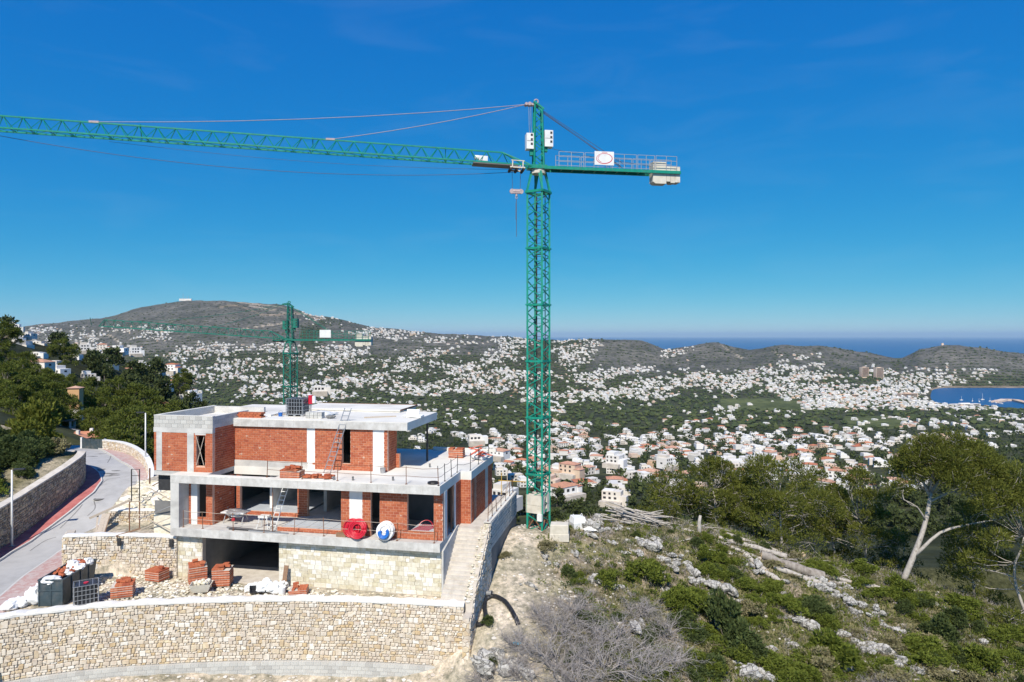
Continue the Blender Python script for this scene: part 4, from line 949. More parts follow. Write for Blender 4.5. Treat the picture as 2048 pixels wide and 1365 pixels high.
# ---------------------------------------------------------------- tower cranes
def crane(name, label, base, mast_h, mast_rot, jdir, jlen, tilt, gm, sign=True, near=True):
    """mast_h: height of the slewing ring; jdir: plan angle of the jib (radians); tilt: jib slope"""
    c = thing(name, label, 'crane', base, 0); S = 1.1; q = S/2
    ca, sa = math.cos(mast_rot), math.sin(mast_rot)
    def mp(x,y,z): return Vector((x*ca-y*sa, x*sa+y*ca, z))
    top = mast_h-1.35; nsec = max(3,round(top/3.95)); hs_ = top/nsec
    for k in range(nsec):
        z0, z1 = k*hs_, (k+1)*hs_
        sec = link('mast_section', None, c); 
        for sx in (-1,1):
            for sy in (-1,1):
                obj('leg', MB().bar(mp(sx*q,sy*q,z0), mp(sx*q,sy*q,z1), .125), gm, sec)
        br = MB(); n = 7; cs = [(-q,-q),(q,-q),(q,q),(-q,q)]
        for f in range(4):
            a, b = cs[f], cs[(f+1)%4]
            for i in range(n):
                za, zb = z0+(z1-z0)*i/n, z0+(z1-z0)*(i+1)/n
                p, r_ = (a,b) if (i+k*n)%2 == 0 else (b,a)
                br.bar(mp(*p,za), mp(*r_,zb), .055)
            br.bar(mp(*a,z1-.03), mp(*b,z1-.03), .085); br.bar(mp(*a,z0+.03), mp(*b,z0+.03), .07)
        for p in cs: br.obox(mp(*p,z1), mp(.1,0,0), mp(0,.1,0), (0,0,.05))
        obj('bracing', br, gm, sec)
    ld = MB()
    for sx in (-.16,.16): ld.bar(mp(sx,.1,.4), mp(sx,.1,top), .035)
    for i in range(int(top/.3)): ld.bar(mp(-.16,.1,.4+.3*i), mp(.16,.1,.4+.3*i), .025)
    obj('ladder', ld, M['dark_metal'], c)
    cb = MB(); cb.tube([mp(-.3,.28,.5), mp(-.3,.28,top)], .045, 6); cb.tube([mp(.36,.3,.5), mp(.34,.32,top)], .03, 5); obj('power_cable', cb, M['dark_metal'], c)
    for i in range(1,nsec): obj('rest_platform', MB().obox(mp(.2,-.2,i*hs_-.4), mp(.28,0,0), mp(0,.28,0), (0,0,.02)), gm, c)
    # flare below the slewing ring
    fl = MB()
    for sx in (-1,1):
        for sy in (-1,1):
            a = mp(sx*q*1.05,sy*q*1.05,top); b1 = mp(sx*.18,sy*.42,mast_h); b2 = mp(sx*.42,sy*.18,mast_h)
            n = Vector((0,0,.0)); fl.add([a+mp(-.05*sx,0,0),a+mp(0,-.05*sy,0),b1,b2,a*1.0+mp(.05*sx,.05*sy,0)],[(0,2,3,1),(4,2,0),(4,3,2),(4,1,3)])
            fl.bar(a, mp(sx*.35,sy*.35,mast_h), .13)
    for f in range(4):
        a, b = [(-q,-q),(q,-q),(q,q),(-q,q)][f], [(-q,-q),(q,-q),(q,q),(-q,q)][(f+1)%4]
        fl.bar(mp(a[0]*1.12,a[1]*1.12,top), mp(b[0]*1.12,b[1]*1.12,top), .16)
    obj('flared_head', fl, gm, c)
    rg_ = MB(); rg_.prism([(.5*math.cos(i*math.pi/12),.5*math.sin(i*math.pi/12)) for i in range(24)], mast_h-.12, mast_h+.06); rg_.prism([(.44*math.cos(i*math.pi/12),.44*math.sin(i*math.pi/12)) for i in range(24)], mast_h+.06, mast_h+.2)
    obj('slewing_ring', rg_, M['ballast'] if near else gm, c)
    # turning part, built along +x = jib
    TM = Matrix.Translation((0,0,mast_h+.2)) @ Matrix.Rotation(jdir,4,'Z'); JM = TM @ Matrix.Translation((.55,0,.16)) @ Matrix.Rotation(-tilt,4,'Y')
    def ot(name, mb, m_): o = obj(name, mb, m_, c); o.matrix_basis = TM; return o
    def et(name, mtx): o = link(name, None, c); o.matrix_basis = mtx; return o
    MBx = MB()
    MBx.box(-.75,.75,-.42,.42,0,.14); MBx.box(-.5,.5,-.5,-.42,-.02,.22); MBx.box(-.5,.5,.42,.5,-.02,.22)
    ot('turntable', MBx, gm)
    H = 4.45
    hd = MB(); leg = [(-.33,-.3),(.33,-.3),(.33,.3),(-.33,.3)]
    tp = [(-.20,-.22),(.26,-.22),(.26,.22),(-.20,.22)]
    def hp(i,t): return Vector((leg[i][0]*(1-t)+tp[i][0]*t, leg[i][1]*(1-t)+tp[i][1]*t, .1+(H-.1)*t))
    for i in range(4): hd.bar(hp(i,0), hp(i,1 if i in (1,2) else .9), .10)
    n = 8
    for i in range(4):
        for k in range(n):
            a, b = (i,(i+1)%4) if k%2 else ((i+1)%4,i); hd.bar(hp(a,k/n*.92), hp(b,(k+1)/n*.92), .05)
    hd.bar(hp(1,1)+Vector((.1,0,.05)), hp(0,.9)+Vector((-.12,0,0)), .12); hd.bar(hp(2,1)+Vector((.1,0,.05)), hp(3,.9)+Vector((-.12,0,0)), .12); hd.bar(hp(1,1), hp(2,1), .1)
    ot('tower_head', hd, gm)
    ap = MB(); ap.torus((.15,0,H+.12),(1,0,0),(0,0,1),.13,.05,14,6); ap.obox((.42,0,H-.12),(.35,0,0),(0,.16,0),(0,0,.07)); ap.tube([(.62,-.2,H-.1),(.62,.2,H-.1)],.12,10); ap.tube([(.85,-.2,H-.12),(.85,.2,H-.12)],.10,10)
    ot('sheave_block', ap, M['tie'] if near else gm)
    if near:
        ct = MB()
        for (x,y) in ((.55,.1),(.62,-.12),(.5,-.05),(.68,.08)): ct.tube([(x,y,H-.2),(x-.02,y+.02,H*.66),(x-.08,y,2.0)],.012,4)
        ot('hanging_rope', ct, M['steel'])
    # cabinets
    for (x0,x1,z0,z1) in ((.38,.86,1.3,2.35),(-.95,-.38,1.5,2.6)):
        cab = MB(); cab.box(x0,x1,-.32,.30,z0,z1); ob = ot('cabinet', cab, M['white_metal'] if near else gm)
        dt = MB()
        for i in range(3): dt.box(x0+.06,x0+.2,.30,.315,z0+.25+.3*i,z0+.4+.3*i)
        dt.box(x0+.02,x1-.02,.30,.306,(z0+z1)/2-.01,(z0+z1)/2+.012); obj('vent', dt, M['dark_metal'], ob)
    ot('cabinet_bracket', MB().box(.38,.6,-.15,.15,.9,1.3).box(-.6,-.38,-.15,.15,1.2,1.5), gm)
    # jib
    jb = et('jib', JM)
    J = jlen; hh = .82; hw = .42
    ch = MB(); ch.bar((0,-hw,0),(J,-hw,0),.09); ch.bar((0,hw,0),(J,hw,0),.09); obj('lower_chord', ch, gm, jb)
    uc = MB(); uc.bar((1.9,0,hh),(J-.35,0,hh),.085); uc.bar((.1,-hw,.05),(1.9,0,hh),.075); uc.bar((.1,hw,.05),(1.9,0,hh),.075); uc.bar((J,-hw,0),(J-.35,0,hh),.06); uc.bar((J,hw,0),(J-.35,0,hh),.06); obj('upper_chord', uc, gm, jb)
    lat = MB(); pz = 1.08; n = int((J-1.9)/pz)
    for i in range(n+1):
        x = 1.9+i*pz
        for s in (-1,1):
            if x+pz/2 < J: lat.bar((x,0,hh),(min(J,x+pz/2),s*hw,0),.038)
            lat.bar((x,0,hh),(max(0,x-pz/2),s*hw,0),.038)
        lat.bar((x+pz/2,-hw,0),(x+pz/2,hw,0),.04)
        if i%2: lat.bar((x-pz/2,-hw,0),(x+pz/2,hw,0),.03)
        else: lat.bar((x-pz/2,hw,0),(x+pz/2,-hw,0),.03)
    for x in (5.7,14.2,24.5): lat.bar((x,-hw,0),(x,-hw*.1,hh+.12),.05)
    obj('lattice', lat, gm, jb)
    tr = et('trolley', JM @ Matrix.Translation((.95,0,0))); tm = MB()
    for sx in (-.35,.35):
        for sy in (-.55,.55): tm.bar((sx,sy,-.25),(sx,sy,.25),.07)
    tm.bar((-.45,-.55,.22),(.45,-.55,.22),.05); tm.bar((-.45,.55,.22),(.45,.55,.22),.05); tm.bar((-.5,-.5,-.22),(.5,-.5,-.22),.09); tm.bar((-.5,.5,-.22),(.5,.5,-.22),.09)
    obj('trolley_frame', tm, M['ballast'] if near else gm, tr)
    wl = MB()
    for sx in (-.42,0,.42): wl.tube([(sx,-.5,-.3),(sx,.5,-.3)],.10,8)
    obj('sheave', wl, M['dark_metal'], tr)
    if near:
        mo = MB(); mo.tube([(3.0,-.2,.42),(3.75,-.2,.42)],.15,10); mo.obox((3.2,-.1,.3),(.28,0,0),(0,.3,0),(0,0,.16)); obj('trolley_motor', mo, M['white_metal'], jb)
        obj('motor_tray', MB().box(.9,3.9,-.5,.5,-.12,-.07), M['dark_concrete'], jb)
        hk = et('hook', JM @ Matrix.Translation((.95,0,0)) @ Matrix.Rotation(tilt,4,'Y'))
        rp_ = MB()
        for (x,y) in ((-.28,0),(.3,0)): rp_.tube([(x,y,-.3),(x*.9,y,-1.65)],.014,4)
        obj('hoist_rope', rp_, M['cable'], hk)
        bl = MB(); bl.tube([(-.22,0,-1.72),(.24,0,-1.72)],.12,10); bl.tube([(-.3,-.06,-1.72),(-.3,.06,-1.72)],.17,12); bl.tube([(.3,-.06,-1.72),(.3,.06,-1.72)],.17,12); bl.obox((0,0,-1.72),(.3,0,0),(0,.09,0),(0,0,.14)); bl.tube([(0,0,-1.85),(0,0,-2.05)],.07,8)
        bl.torus((.0,0,-2.13),(1,0,0),(0,0,1),.07,.022,12,5); obj('hook_block', bl, M['tie'], hk)
        ch_ = MB(); ch_.tube([(0,0,-2.2),(.01,0,-2.5),(0,0,-4.75)],[.02,.025,.018],5); ch_.tube([(0.02,0,-2.5),(.03,.02,-3.6)],.03,5); obj('chain_sling', ch_, M['cable'], hk)
        sg = MB(); pts = []
        for i in range(25):
            t = i/24; pts.append((J*(1-t)+.6*t, 0, -.12-4*1.15*t*(1-t)*1.0-(.25*t)))
        sg.tube(pts,.016,4); obj('sagging_rope', sg, M['cable'], jb)
        s2 = MB(); s2.tube([(J-8+(-J+9)*i/12,.1,-.3-.4*math.sin(i/12*3.14)) for i in range(13)],.010,4); obj('travel_rope', s2, M['cable'], jb)
    # tie bars
    ti = MB()
    def jp(x): v_ = Matrix.Rotation(-tilt,3,'Y') @ Vector((x,0,hh+.05)); return v_+Vector((.55,0,.16))
    for x in (J*.38,J*.79):
        p, r_ = Vector((.85,0,H-.12)), jp(x); mid = [p.lerp(r_,t)+Vector((0,0,-.45*4*t*(1-t)*(x/J))) for t in (0,.12,.25,.4,.55,.7,.85,1)]
        ti.tube(mid,.022,4)
        ti.obox(r_+Vector((.1,0,0)),(.28,0,0),(0,.05,0),(0,0,.06))
    ot('jib_tie', ti, M['tie'] if near else gm)
    # counter-jib (towards -x)
    CL = 9.9
    cj = et('counter_jib', TM @ Matrix.Translation((0,0,.05))); bm = MB(); bm.bar((-.3,-.45,0),(-CL,-.45,0),.12,.2); bm.bar((-.3,.45,0),(-CL,.45,0),.12,.2)
    for i in range(12): bm.bar((-.8-.78*i,-.45,-.02),(-.8-.78*i,.45,-.02),.07)
    obj('beam', bm, gm, cj); obj('walkway', MB().box(-7.6,-.9,-.38,.38,.1,.13), M['dark_metal'], cj)
    rl = MB()
    for s in (-.5,.5):
        for (x0,x1) in ((-1.3,-3.0),(-3.1,-4.9),(-5.0,-6.7),(-6.8,-8.0),(-8.1,-9.6)):
            for x in (x0,x1,(x0+x1)/2): rl.bar((x,s,.1),(x,s,1.08),.035)
            for z in (.42,.75,1.08): rl.bar((x0,s,z),(x1,s,z),.03)
    obj('guard_rail', rl, M['steel'] if near else gm, cj)
    for (x0,x1,z0,z1) in ((-7.95,-8.9,-.78,.72),(-8.92,-9.2,-.62,.42),(-9.22,-9.52,-.7,.42),(-9.54,-9.9,-.66,.42)):
        w_ = MB(); pr = [(x0,z0+.12),(x0-.18 if x0>-8.5 else x0,z0),(x1,z0),(x1,z1),(x0,z1)]
        w_.add([(a,-.36,b) for a,b in pr]+[(a,.36,b) for a,b in pr],[(4,3,2,1,0),(5,6,7,8,9)]+[(i,(i+1)%5,(i+1)%5+5,i+5) for i in range(5)])
        obj('counterweight', w_, M['ballast'], cj)
    if sign:
        sn = obj('sign_panel', MB().box(-5.1,-3.75,.53,.56,.28,1.2), M['white_metal'], c); sn.matrix_basis = TM @ Matrix.Translation((0,0,.05))
        if near:
            for (r1,r2,off) in ((.57,.36,0),):
                rgm = MB(); n = 40
                vs_ = []
                for i in range(n):
                    a = 2*math.pi*i/n; tk = .03+.028*(.5+.5*math.cos(a+.9))
                    for k_ in (0,1): vs_.append((-4.43-(r1-k_*tk)*math.cos(a), .563, .72+(r2-k_*tk)*math.sin(a)+.02*math.cos(a)))
                rgm.add(vs_,[(2*i,2*i+1,(2*i+3)%(2*n),(2*i+2)%(2*n)) for i in range(n)]); obj('oval_mark', rgm, M['red_plastic'], sn)
                for i,(a0,a1,rr) in enumerate(((2.3,4.2,.46),)):
                    m2 = MB(); vs_ = []
                    for i in range(15):
                        a = a0+(a1-a0)*i/14
                        for k_ in (0,1): vs_.append((-4.43-(rr-k_*.03)*math.cos(a), .564, .72+(rr*.62-k_*.03)*math.sin(a)))
                    m2.add(vs_,[(2*i,2*i+1,2*i+3,2*i+2) for i in range(14)]); obj('inner_arc', m2, M['red_plastic'], sn)
                lm = MB()
                for i in range(6): lm.box(-4.62+.065*i,-4.58+.065*i,.56,.565,1.12,1.165)
                obj('small_lettering', lm, M['red_plastic'], sn)
    st = MB()
    for y in (-.35,-.12,.12,.35): st.tube([(-.3,y*.5,H-.55),(-5.6-abs(y)*1.2,y,.4)],.016,4)
    st.tube([(-.95,-.2,1.5),(-3.0,-.2,1.15),(-8.0,0,.5)],.012,4)
    ot('counter_jib_stay', st, M['cable'] if near else gm)
    return c
cb_ = on_ground(1077,1056,44,48)
CR = crane('tower_crane', 'tall green tower crane standing beside the villa with jib reaching left', (1.78,46.0,-13.05), 24.05, rad(-30), rad(180+9), 34.2, rad(1.75), M['green'])
bb = MB(); q = .62
def mpc(x,y,z): a = rad(-30); return Vector((x*math.cos(a)-y*math.sin(a), x*math.sin(a)+y*math.cos(a), z))
for (z0,z1) in ((1.22,1.74),(1.76,2.42)):
    b_ = MB(); b_.obox(mpc(-.02,-.42,(z0+z1)/2), mpc(.60,0,0), mpc(0,.2,0), (0,0,(z1-z0)/2)); obj('base_ballast', b_, M['ballast'], CR)
    b_ = MB(); b_.obox(mpc(-.02,.36,(z0+z1)/2), mpc(.60,0,0), mpc(0,.2,0), (0,0,(z1-z0)/2)); obj('base_ballast', b_, M['ballast'], CR)
obj('control_box', MB().obox(mpc(.45,-.66,1.0), mpc(.17,0,0), mpc(0,.08,0), (0,0,.22)), M['white_metal'], CR)
ft = MB()
for sx in (-.55,.55):
    for sy in (-.55,.55): ft.obox(mpc(sx,sy,.02), mpc(.2,0,0), mpc(0,.2,0), (0,0,.1)); ft.bar(mpc(sx,sy,.1), mpc(sx*.2,sy,.75), .07); ft.bar(mpc(sx,sy,.1), mpc(sx,sy*.2,.75), .07)
obj('foot', ft, M['rust'], CR)
crane('tower_crane', 'green tower crane behind the villa roof in front of the mountain', (-26.6,82.0,-26.0), 25.25, rad(-28), rad(180-3), 23.0, rad(3.9), M['green_dark'], True, False)
# ---------------------------------------------------------------- site clutter
def at(px, py, z): Y = -z*F/(py-672); return Vector(((px-1024)/F*Y, Y, z))
def hw(u, v, z): x, y = h2w(u,v); return Vector((x,y,z))
ZP = -14.14
def loose_bricks(mb, n, w, d, z, rg_, s=1.0):
    for i in range(n):
        c = Vector((rg_.uniform(-w,w),rg_.uniform(-d,d),z+rg_.uniform(0,.08))); a = rg_.uniform(-.35,.35); t = rg_.uniform(-.06,.06)
        ax = Vector((math.cos(a),math.sin(a),t))*.15*s; ay = Vector((-math.sin(a),math.cos(a),0))*.07*s; mb.obox(c,ax,ay,Vector((0,0,.055*s)))
def brick_pallet(label, loc, rz, w, d, layers, lh=.115, extra=0, seed=0, group='pallets of red bricks on the plot', pallet=True):
    rg_ = random.Random(seed); t = thing('brick_pallet', label, 'bricks', loc, rz, group)
    z = 0
    if pallet:
        p = MB()
        for x in (-w/2+.06,0,w/2-.06): p.box(x-.05,x+.05,-d/2,d/2,0,.08)
        for i in range(5): y = -d/2+.05+(d-.1)*i/4; p.box(-w/2,w/2,y-.04,y+.04,.08,.10)
        obj('pallet', p, M['wood'], t); z = .1
    for k in range(layers):
        b = MB(); ox, oy = rg_.uniform(-.015,.015), rg_.uniform(-.015,.015); n = max(3,round(w/.17)); full = k == layers-1
        for i in range(n):
            a0, a1 = -w/2+w*i/n, -w/2+w*(i+1)/n-.008
            if full and rg_.random() < .25: continue
            b.box(a0+ox,a1+ox,-d/2+oy,d/2+oy-rg_.uniform(0,.03),z+.02,z+lh)
        if b.v: tag(obj('brick_layer', b, M['brick'], t), kind='stuff')
        if not full: obj('layer_packing', MB().box(-w/2-.004,w/2+.004,-d/2-.004,d/2+.004,z+lh-.004,z+lh+.022), M['mortar'] if k%2 else M['stairs'], t)
        z += lh
    for i in range(extra):
        b = MB(); loose_bricks(b,1,w*.35,d*.35,z+.05,rg_,1.0); obj('brick', b, M['brick'], t)
    return t
def pz(px, py): p = at(px,py,ZP); return (p.x,p.y,ZP)
x,y,_ = pz(236,1201); brick_pallet('pallet of red bricks, loose ones heaped on top, nearest the black water tank', (x,y+.5,ZP), .35, 1.05,.95, 6, .115, 7, 1)
x,y,_ = pz(306,1168); t = brick_pallet('bright orange block pallet in front of the low stone wall', (x,y+.45,ZP), -.3, 1.0,.8, 5, .12, 2, 2)
x,y,_ = pz(387,1172); brick_pallet('tall square brick pallet at the left of the garage opening', (x,y+.5,ZP), .5, .95,.95, 8, .125, 3, 3)
x,y,_ = pz(438,1178); brick_pallet('tall shrink-wrapped brick pallet in front of the garage opening', (x,y+.5,ZP), .15, .95,.9, 8, .125, 6, 4)
x,y,_ = pz(593,1194); brick_pallet('low stack of flat bricks beside the white sacks', (x,y+.4,ZP), .12, .95,.75, 4, .1, 2, 5, pallet=False)
def ibc(label, loc, rz, cap=False):
    t = thing('water_tank', label, 'tank', loc, rz, 'caged black water tanks')
    p = MB()
    for x_ in (-.5,0,.5): p.box(x_-.07,x_+.07,-.5,.5,0,.1)
    p.box(-.58,.58,-.5,.5,.1,.14); obj('pallet', p, M['steel'], t)
    b = MB(); b.prism([(-.5,-.42),(-.42,-.48),(.42,-.48),(.5,-.42),(.5,.42),(.42,.48),(-.42,.48),(-.5,.42)], .15,1.06); b.prism([(-.44,-.4),(.44,-.4),(.44,.4),(-.44,.4)],1.06,1.1); obj('bottle', b, M['black_plastic'], t)
    l = MB(); l.prism([(.12*math.cos(i*.5236),.12*math.sin(i*.5236)) for i in range(12)],1.1,1.14); obj('lid', l, M['red_plastic'] if cap else M['black_plastic'], t)
    c = MB()
    for i in range(7):
        a = -.54+1.08*i/6
        c.bar((a,-.52,.14),(a,-.52,1.12),.024); c.bar((a,.52,.14),(a,.52,1.12),.024)
        b_ = -.52+1.04*i/6; c.bar((-.56,b_,.14),(-.56,b_,1.12),.024); c.bar((.56,b_,.14),(.56,b_,1.12),.024)
    for i in range(5):
        z = .16+.95*i/4
        for s in (-1,1): c.bar((-.57,s*.53,z),(.57,s*.53,z),.024); c.bar((s*.57,-.53,z),(s*.57,.53,z),.024)
    c.bar((-.3,-.52,1.12),(-.3,.52,1.12),.03); c.bar((.3,-.52,1.12),(.3,.52,1.12),.03)
    obj('cage', c, M['steel'], t); return t
x,y,_ = pz(159,1216); ibc('caged black water tank with red cap standing by the dark skip', (x,y+.55,ZP), .55, True)
pr = hw(-10.95,5.0,-5.09); ibc('caged black water tank standing on the villa roof', tuple(pr), -A_H)
# skip
t = thing('rubble_skip', 'dark grey steel skip full of white sacks and debris behind the long wall', 'skip', (-24.15,35.75,ZP), rad(4))
sk = MB(); W2, Ln, Hh = .62, 3.3, 1.32
sk.add([(-W2,0,0),(W2,0,0),(W2,Ln-.4,0),(-W2,Ln-.4,0),(-W2,0,Hh),(W2,0,Hh),(W2,Ln,Hh),(-W2,Ln,Hh),(-W2+.05,.05,Hh),(W2-.05,.05,Hh),(W2-.05,Ln-.05,Hh),(-W2+.05,Ln-.05,Hh),(-W2+.05,.05,.9),(W2-.05,.05,.9),(W2-.05,Ln-.05,.9),(-W2+.05,Ln-.05,.9)],
  [(0,3,2,1),(0,1,5,4),(1,2,6,5),(2,3,7,6),(3,0,4,7),(4,5,9,8),(5,6,10,9),(6,7,11,10),(7,4,8,11),(8,9,13,12),(9,10,14,13),(10,11,15,14),(11,8,12,15),(12,13,14,15)])
obj('body', sk, M['skip'], t)
rb = MB()
for x_ in (-.58,0,.58): rb.box(x_-.035,x_+.035,-.03,0,0,Hh)
rb.box(-W2,W2,-.04,0,.78,.86); rb.box(-W2-.02,W2+.02,-.045,.02,Hh,Hh+.06); rb.box(W2-.02,W2+.045,.02,Ln,Hh,Hh+.06); rb.box(-W2-.045,-W2+.02,.02,Ln,Hh,Hh+.06); rb.box(-W2,W2,Ln-.03,Ln+.03,Hh,Hh+.06)
for i in range(1,4): rb.box(W2,W2+.04,Ln*i/4-.04,Ln*i/4+.04,.05,Hh)
obj('ribs', rb, M['skip'], t)
rs = random.Random(8); db = MB()
for i in range(46): db.blob((rs.uniform(-.45,.45),rs.uniform(.9,3.0),1.2+rs.uniform(0,.28)), (rs.uniform(.06,.17),)*3, i, .35, 0)
tag(obj('debris', db, M['brick'], t), kind='stuff')
def sack(label, loc, r, seed, m='white_plastic', cat='sack', group='white sacks and bags about the site', name='sack'):
    b = MB(); b.blob((0,0,r[2]*.75), r, seed, .36, 2, flat=.25)
    o = obj(name, b, M[m], None, False, loc); return tag(o, label, cat, group)
for k,(dx,dy,dz,rr) in enumerate(((-.2,.35,1.22,(.5,.42,.16)),(.2,1.9,1.35,(.35,.3,.2)),(-.25,2.3,1.35,(.3,.35,.22)),(.3,2.7,1.32,(.28,.3,.22)),(.05,1.3,1.28,(.3,.25,.16)))):
    sack(['widest white sack covering the front end of the skip','white sack at the right rim of the skip','white sack at the left rim of the skip','white sack at the far end of the skip','small white sack in the middle of the skip'][k], (-24.15+dx,35.75+dy,ZP+dz-.1), rr, 20+k, group='white sacks in the skip')
for k,(px,py,rr) in enumerate(((58,1214,(.45,.35,.5)),(30,1219,(.4,.35,.28)),(12,1223,(.4,.4,.3)),(66,1196,(.3,.3,.34)))):
    p = at(px,py,ZP); sack(['bulky white bag leaning by the front of the dark skip','crumpled white bag on the wall top left of the skip','white bag at the far left end of the wall','white bag behind the bulky bag by the skip'][k], (p.x,p.y+.35,ZP), rr, 30+k)
for k,(px,py,rr,lab) in enumerate(((527,1190,(.5,.45,.42),'large white sack slumped over the black tray by the garage'),(505,1186,(.3,.3,.26),'small white sack left of the slumped sack'),(548,1190,(.42,.36,.34),'white sack beside the white bucket'),(496,1188,(.3,.28,.2),'flat white sack in the rubble near the garage'),(560,1184,(.3,.3,.28),'white sack behind the white bucket'))):
    p = at(px,py,ZP); sack(lab, (p.x,p.y+.35,ZP), rr, 40+k)
t = thing('mortar_tray', 'black plastic mortar tray tipped beside the white sacks', 'tray', tuple(at(513,1190,ZP)+Vector((0,.1,.1))), .4)
b = MB(); b.add([(-.3,-.2,0),(.3,-.2,0),(.3,.2,0),(-.3,.2,0),(-.42,-.3,.22),(.42,-.3,.22),(.42,.3,.22),(-.42,.3,.22),(-.38,-.27,.22),(.38,-.27,.22),(.38,.27,.22),(-.38,.27,.22),(-.28,-.18,.03),(.28,-.18,.03),(.28,.18,.03),(-.28,.18,.03)],
 [(0,3,2,1),(0,1,5,4),(1,2,6,5),(2,3,7,6),(3,0,4,7),(4,5,9,8),(5,6,10,9),(6,7,11,10),(7,4,8,11),(8,9,13,12),(9,10,14,13),(10,11,15,14),(11,8,12,15),(12,13,14,15)]); obj('tray_body', b, M['black_plastic'], t); t.rotation_euler = (.35,.1,.4)
def bucket(label, loc, r, h, m, rot=(0,0,0), group=None):
    t = thing('bucket', label, 'bucket', loc, 0, group); t.rotation_euler = rot
    b = MB(); n = 14; ring = lambda R_,z: [(R_*math.cos(2*math.pi*i/n),R_*math.sin(2*math.pi*i/n),z) for i in range(n)]
    b.add(ring(r*.8,0)+ring(r,h)+ring(r*.93,h)+ring(r*.74,.02),[tuple(range(n-1,-1,-1))]+[(i,(i+1)%n,(i+1)%n+n,i+n) for i in range(n)]+[(i+n,(i+1)%n+n,(i+1)%n+2*n,i+2*n) for i in range(n)]+[(i+2*n,(i+1)%n+2*n,(i+1)%n+3*n,i+3*n) for i in range(n)]+[tuple(range(3*n,4*n))]); obj('pail', b, m, t)
    hd = MB(); hd.torus((0,0,h*.95),(1,0,0),(0,.6,.8),r*1.02,.008,10,4,a0=0,a1=math.pi); obj('handle', hd, M['dark_metal'], t); return t
bucket('white plastic bucket among the sacks by the garage', tuple(at(561,1193,ZP)+Vector((0,.25,0))), .22,.42, M['white_plastic'])
t = thing('plank', 'narrow wooden board leaning on the stone garage wall', 'board', tuple(at(568,1178,ZP)), -A_H)
b = MB(); b.obox((0,.1,.6),(.13,0,0),(0,.16,.62),(0,.018,-.005)); obj('board', b, M['wood_dark'], t)
t = thing('rubble_tub', 'shallow concrete-stained steel tub heaped with rubble in front of the brick pallets', 'tub', tuple(at(396,1191,ZP)+Vector((0,.4,0))), .2)
b = MB(); b.add([(-.38,-.25,.08),(.38,-.25,.08),(.38,.25,.08),(-.38,.25,.08),(-.56,-.4,.52),(.56,-.4,.52),(.56,.4,.52),(-.56,.4,.52),(-.52,-.36,.52),(.52,-.36,.52),(.52,.36,.52),(-.52,.36,.52),(-.4,-.28,.3),(.4,-.28,.3),(.4,.28,.3),(-.4,.28,.3)],
 [(0,3,2,1),(0,1,5,4),(1,2,6,5),(2,3,7,6),(3,0,4,7),(4,5,9,8),(5,6,10,9),(6,7,11,10),(7,4,8,11),(8,9,13,12),(9,10,14,13),(10,11,15,14),(11,8,12,15),(12,13,14,15)]); obj('tub_body', b, M['ballast'], t)
b = MB(); [b.box(x_-.04,x_+.04,-.2,.2,0,.09) for x_ in (-.3,.3)]; obj('skid', b, M['rust'], t)
b = MB(); [b.blob((rs.uniform(-.4,.4),rs.uniform(-.26,.26),.5+rs.uniform(0,.1)),(rs.uniform(.05,.12),)*3,i,.3,0) for i in range(40)]; tag(obj('rubble', b, M['stone_pale'], t), kind='stuff')
t = thing('pipe_hoist_frame', 'dark steel post with a horizontal arm standing against the low stone wall', 'post', tuple(at(292,1143,ZP)), .1)
b = MB(); b.bar((0,0,0),(.02,0,1.25),.12); b.bar((.02,0,.6),(.02,0,1.25),.09); obj('post', b, M['dark_metal'], t); b = MB(); b.bar((0,0,1.2),(.62,0,1.2),.05); b.bar((.25,0,0),(.25,0,.8),.04); b.bar((0,0,.8),(.25,0,.8),.035); obj('arm', b, M['steel'], t)
# rubble strewn over the plot
rs = random.Random(17); b = MB(); k = 0
for i in range(2600):
    px, py = rs.uniform(150,900), rs.uniform(1150,1206)
    p = at(px,py,ZP); u,v = w2h(p.x,p.y)
    if v > .25 or p.y < wall_y(p.x)+.5: continue
    dens = 1.0 if 225 < px < 480 else (.75 if px < 700 else .35)
    if rs.random() > dens: continue
    s = rs.uniform(.025,.085)*(1.5 if rs.random() < .12 else 1); b.blob((p.x,p.y,ZP+s*.3),(s*1.3,s*1.1,s*.8),i,.3,0)
tag(obj('plot_rubble', b, M['stone_pale']), 'pale broken stone rubble strewn in front of the garage', 'rubble', kind='stuff')
b = MB()
for i in range(1500):
    x_ = rs.uniform(-25.5,-18.4); y_ = rs.uniform(43.5,47.2); u,v = w2h(x_,y_)
    if u > -16.4 and v > .9: continue
    s = rs.uniform(.06,.2)*(1.5 if rs.random() < .15 else 1)
    b.blob((x_,y_,gz(x_,y_)+s*.3+max(0,(x_+21.5)*.1)),(s*1.3,s,s*.85),i,.35,0)
tag(obj('rubble_heap', b, M['stone_pale']), 'heap of broken pale stones behind the short stone walls left of the villa', 'rubble', kind='stuff')

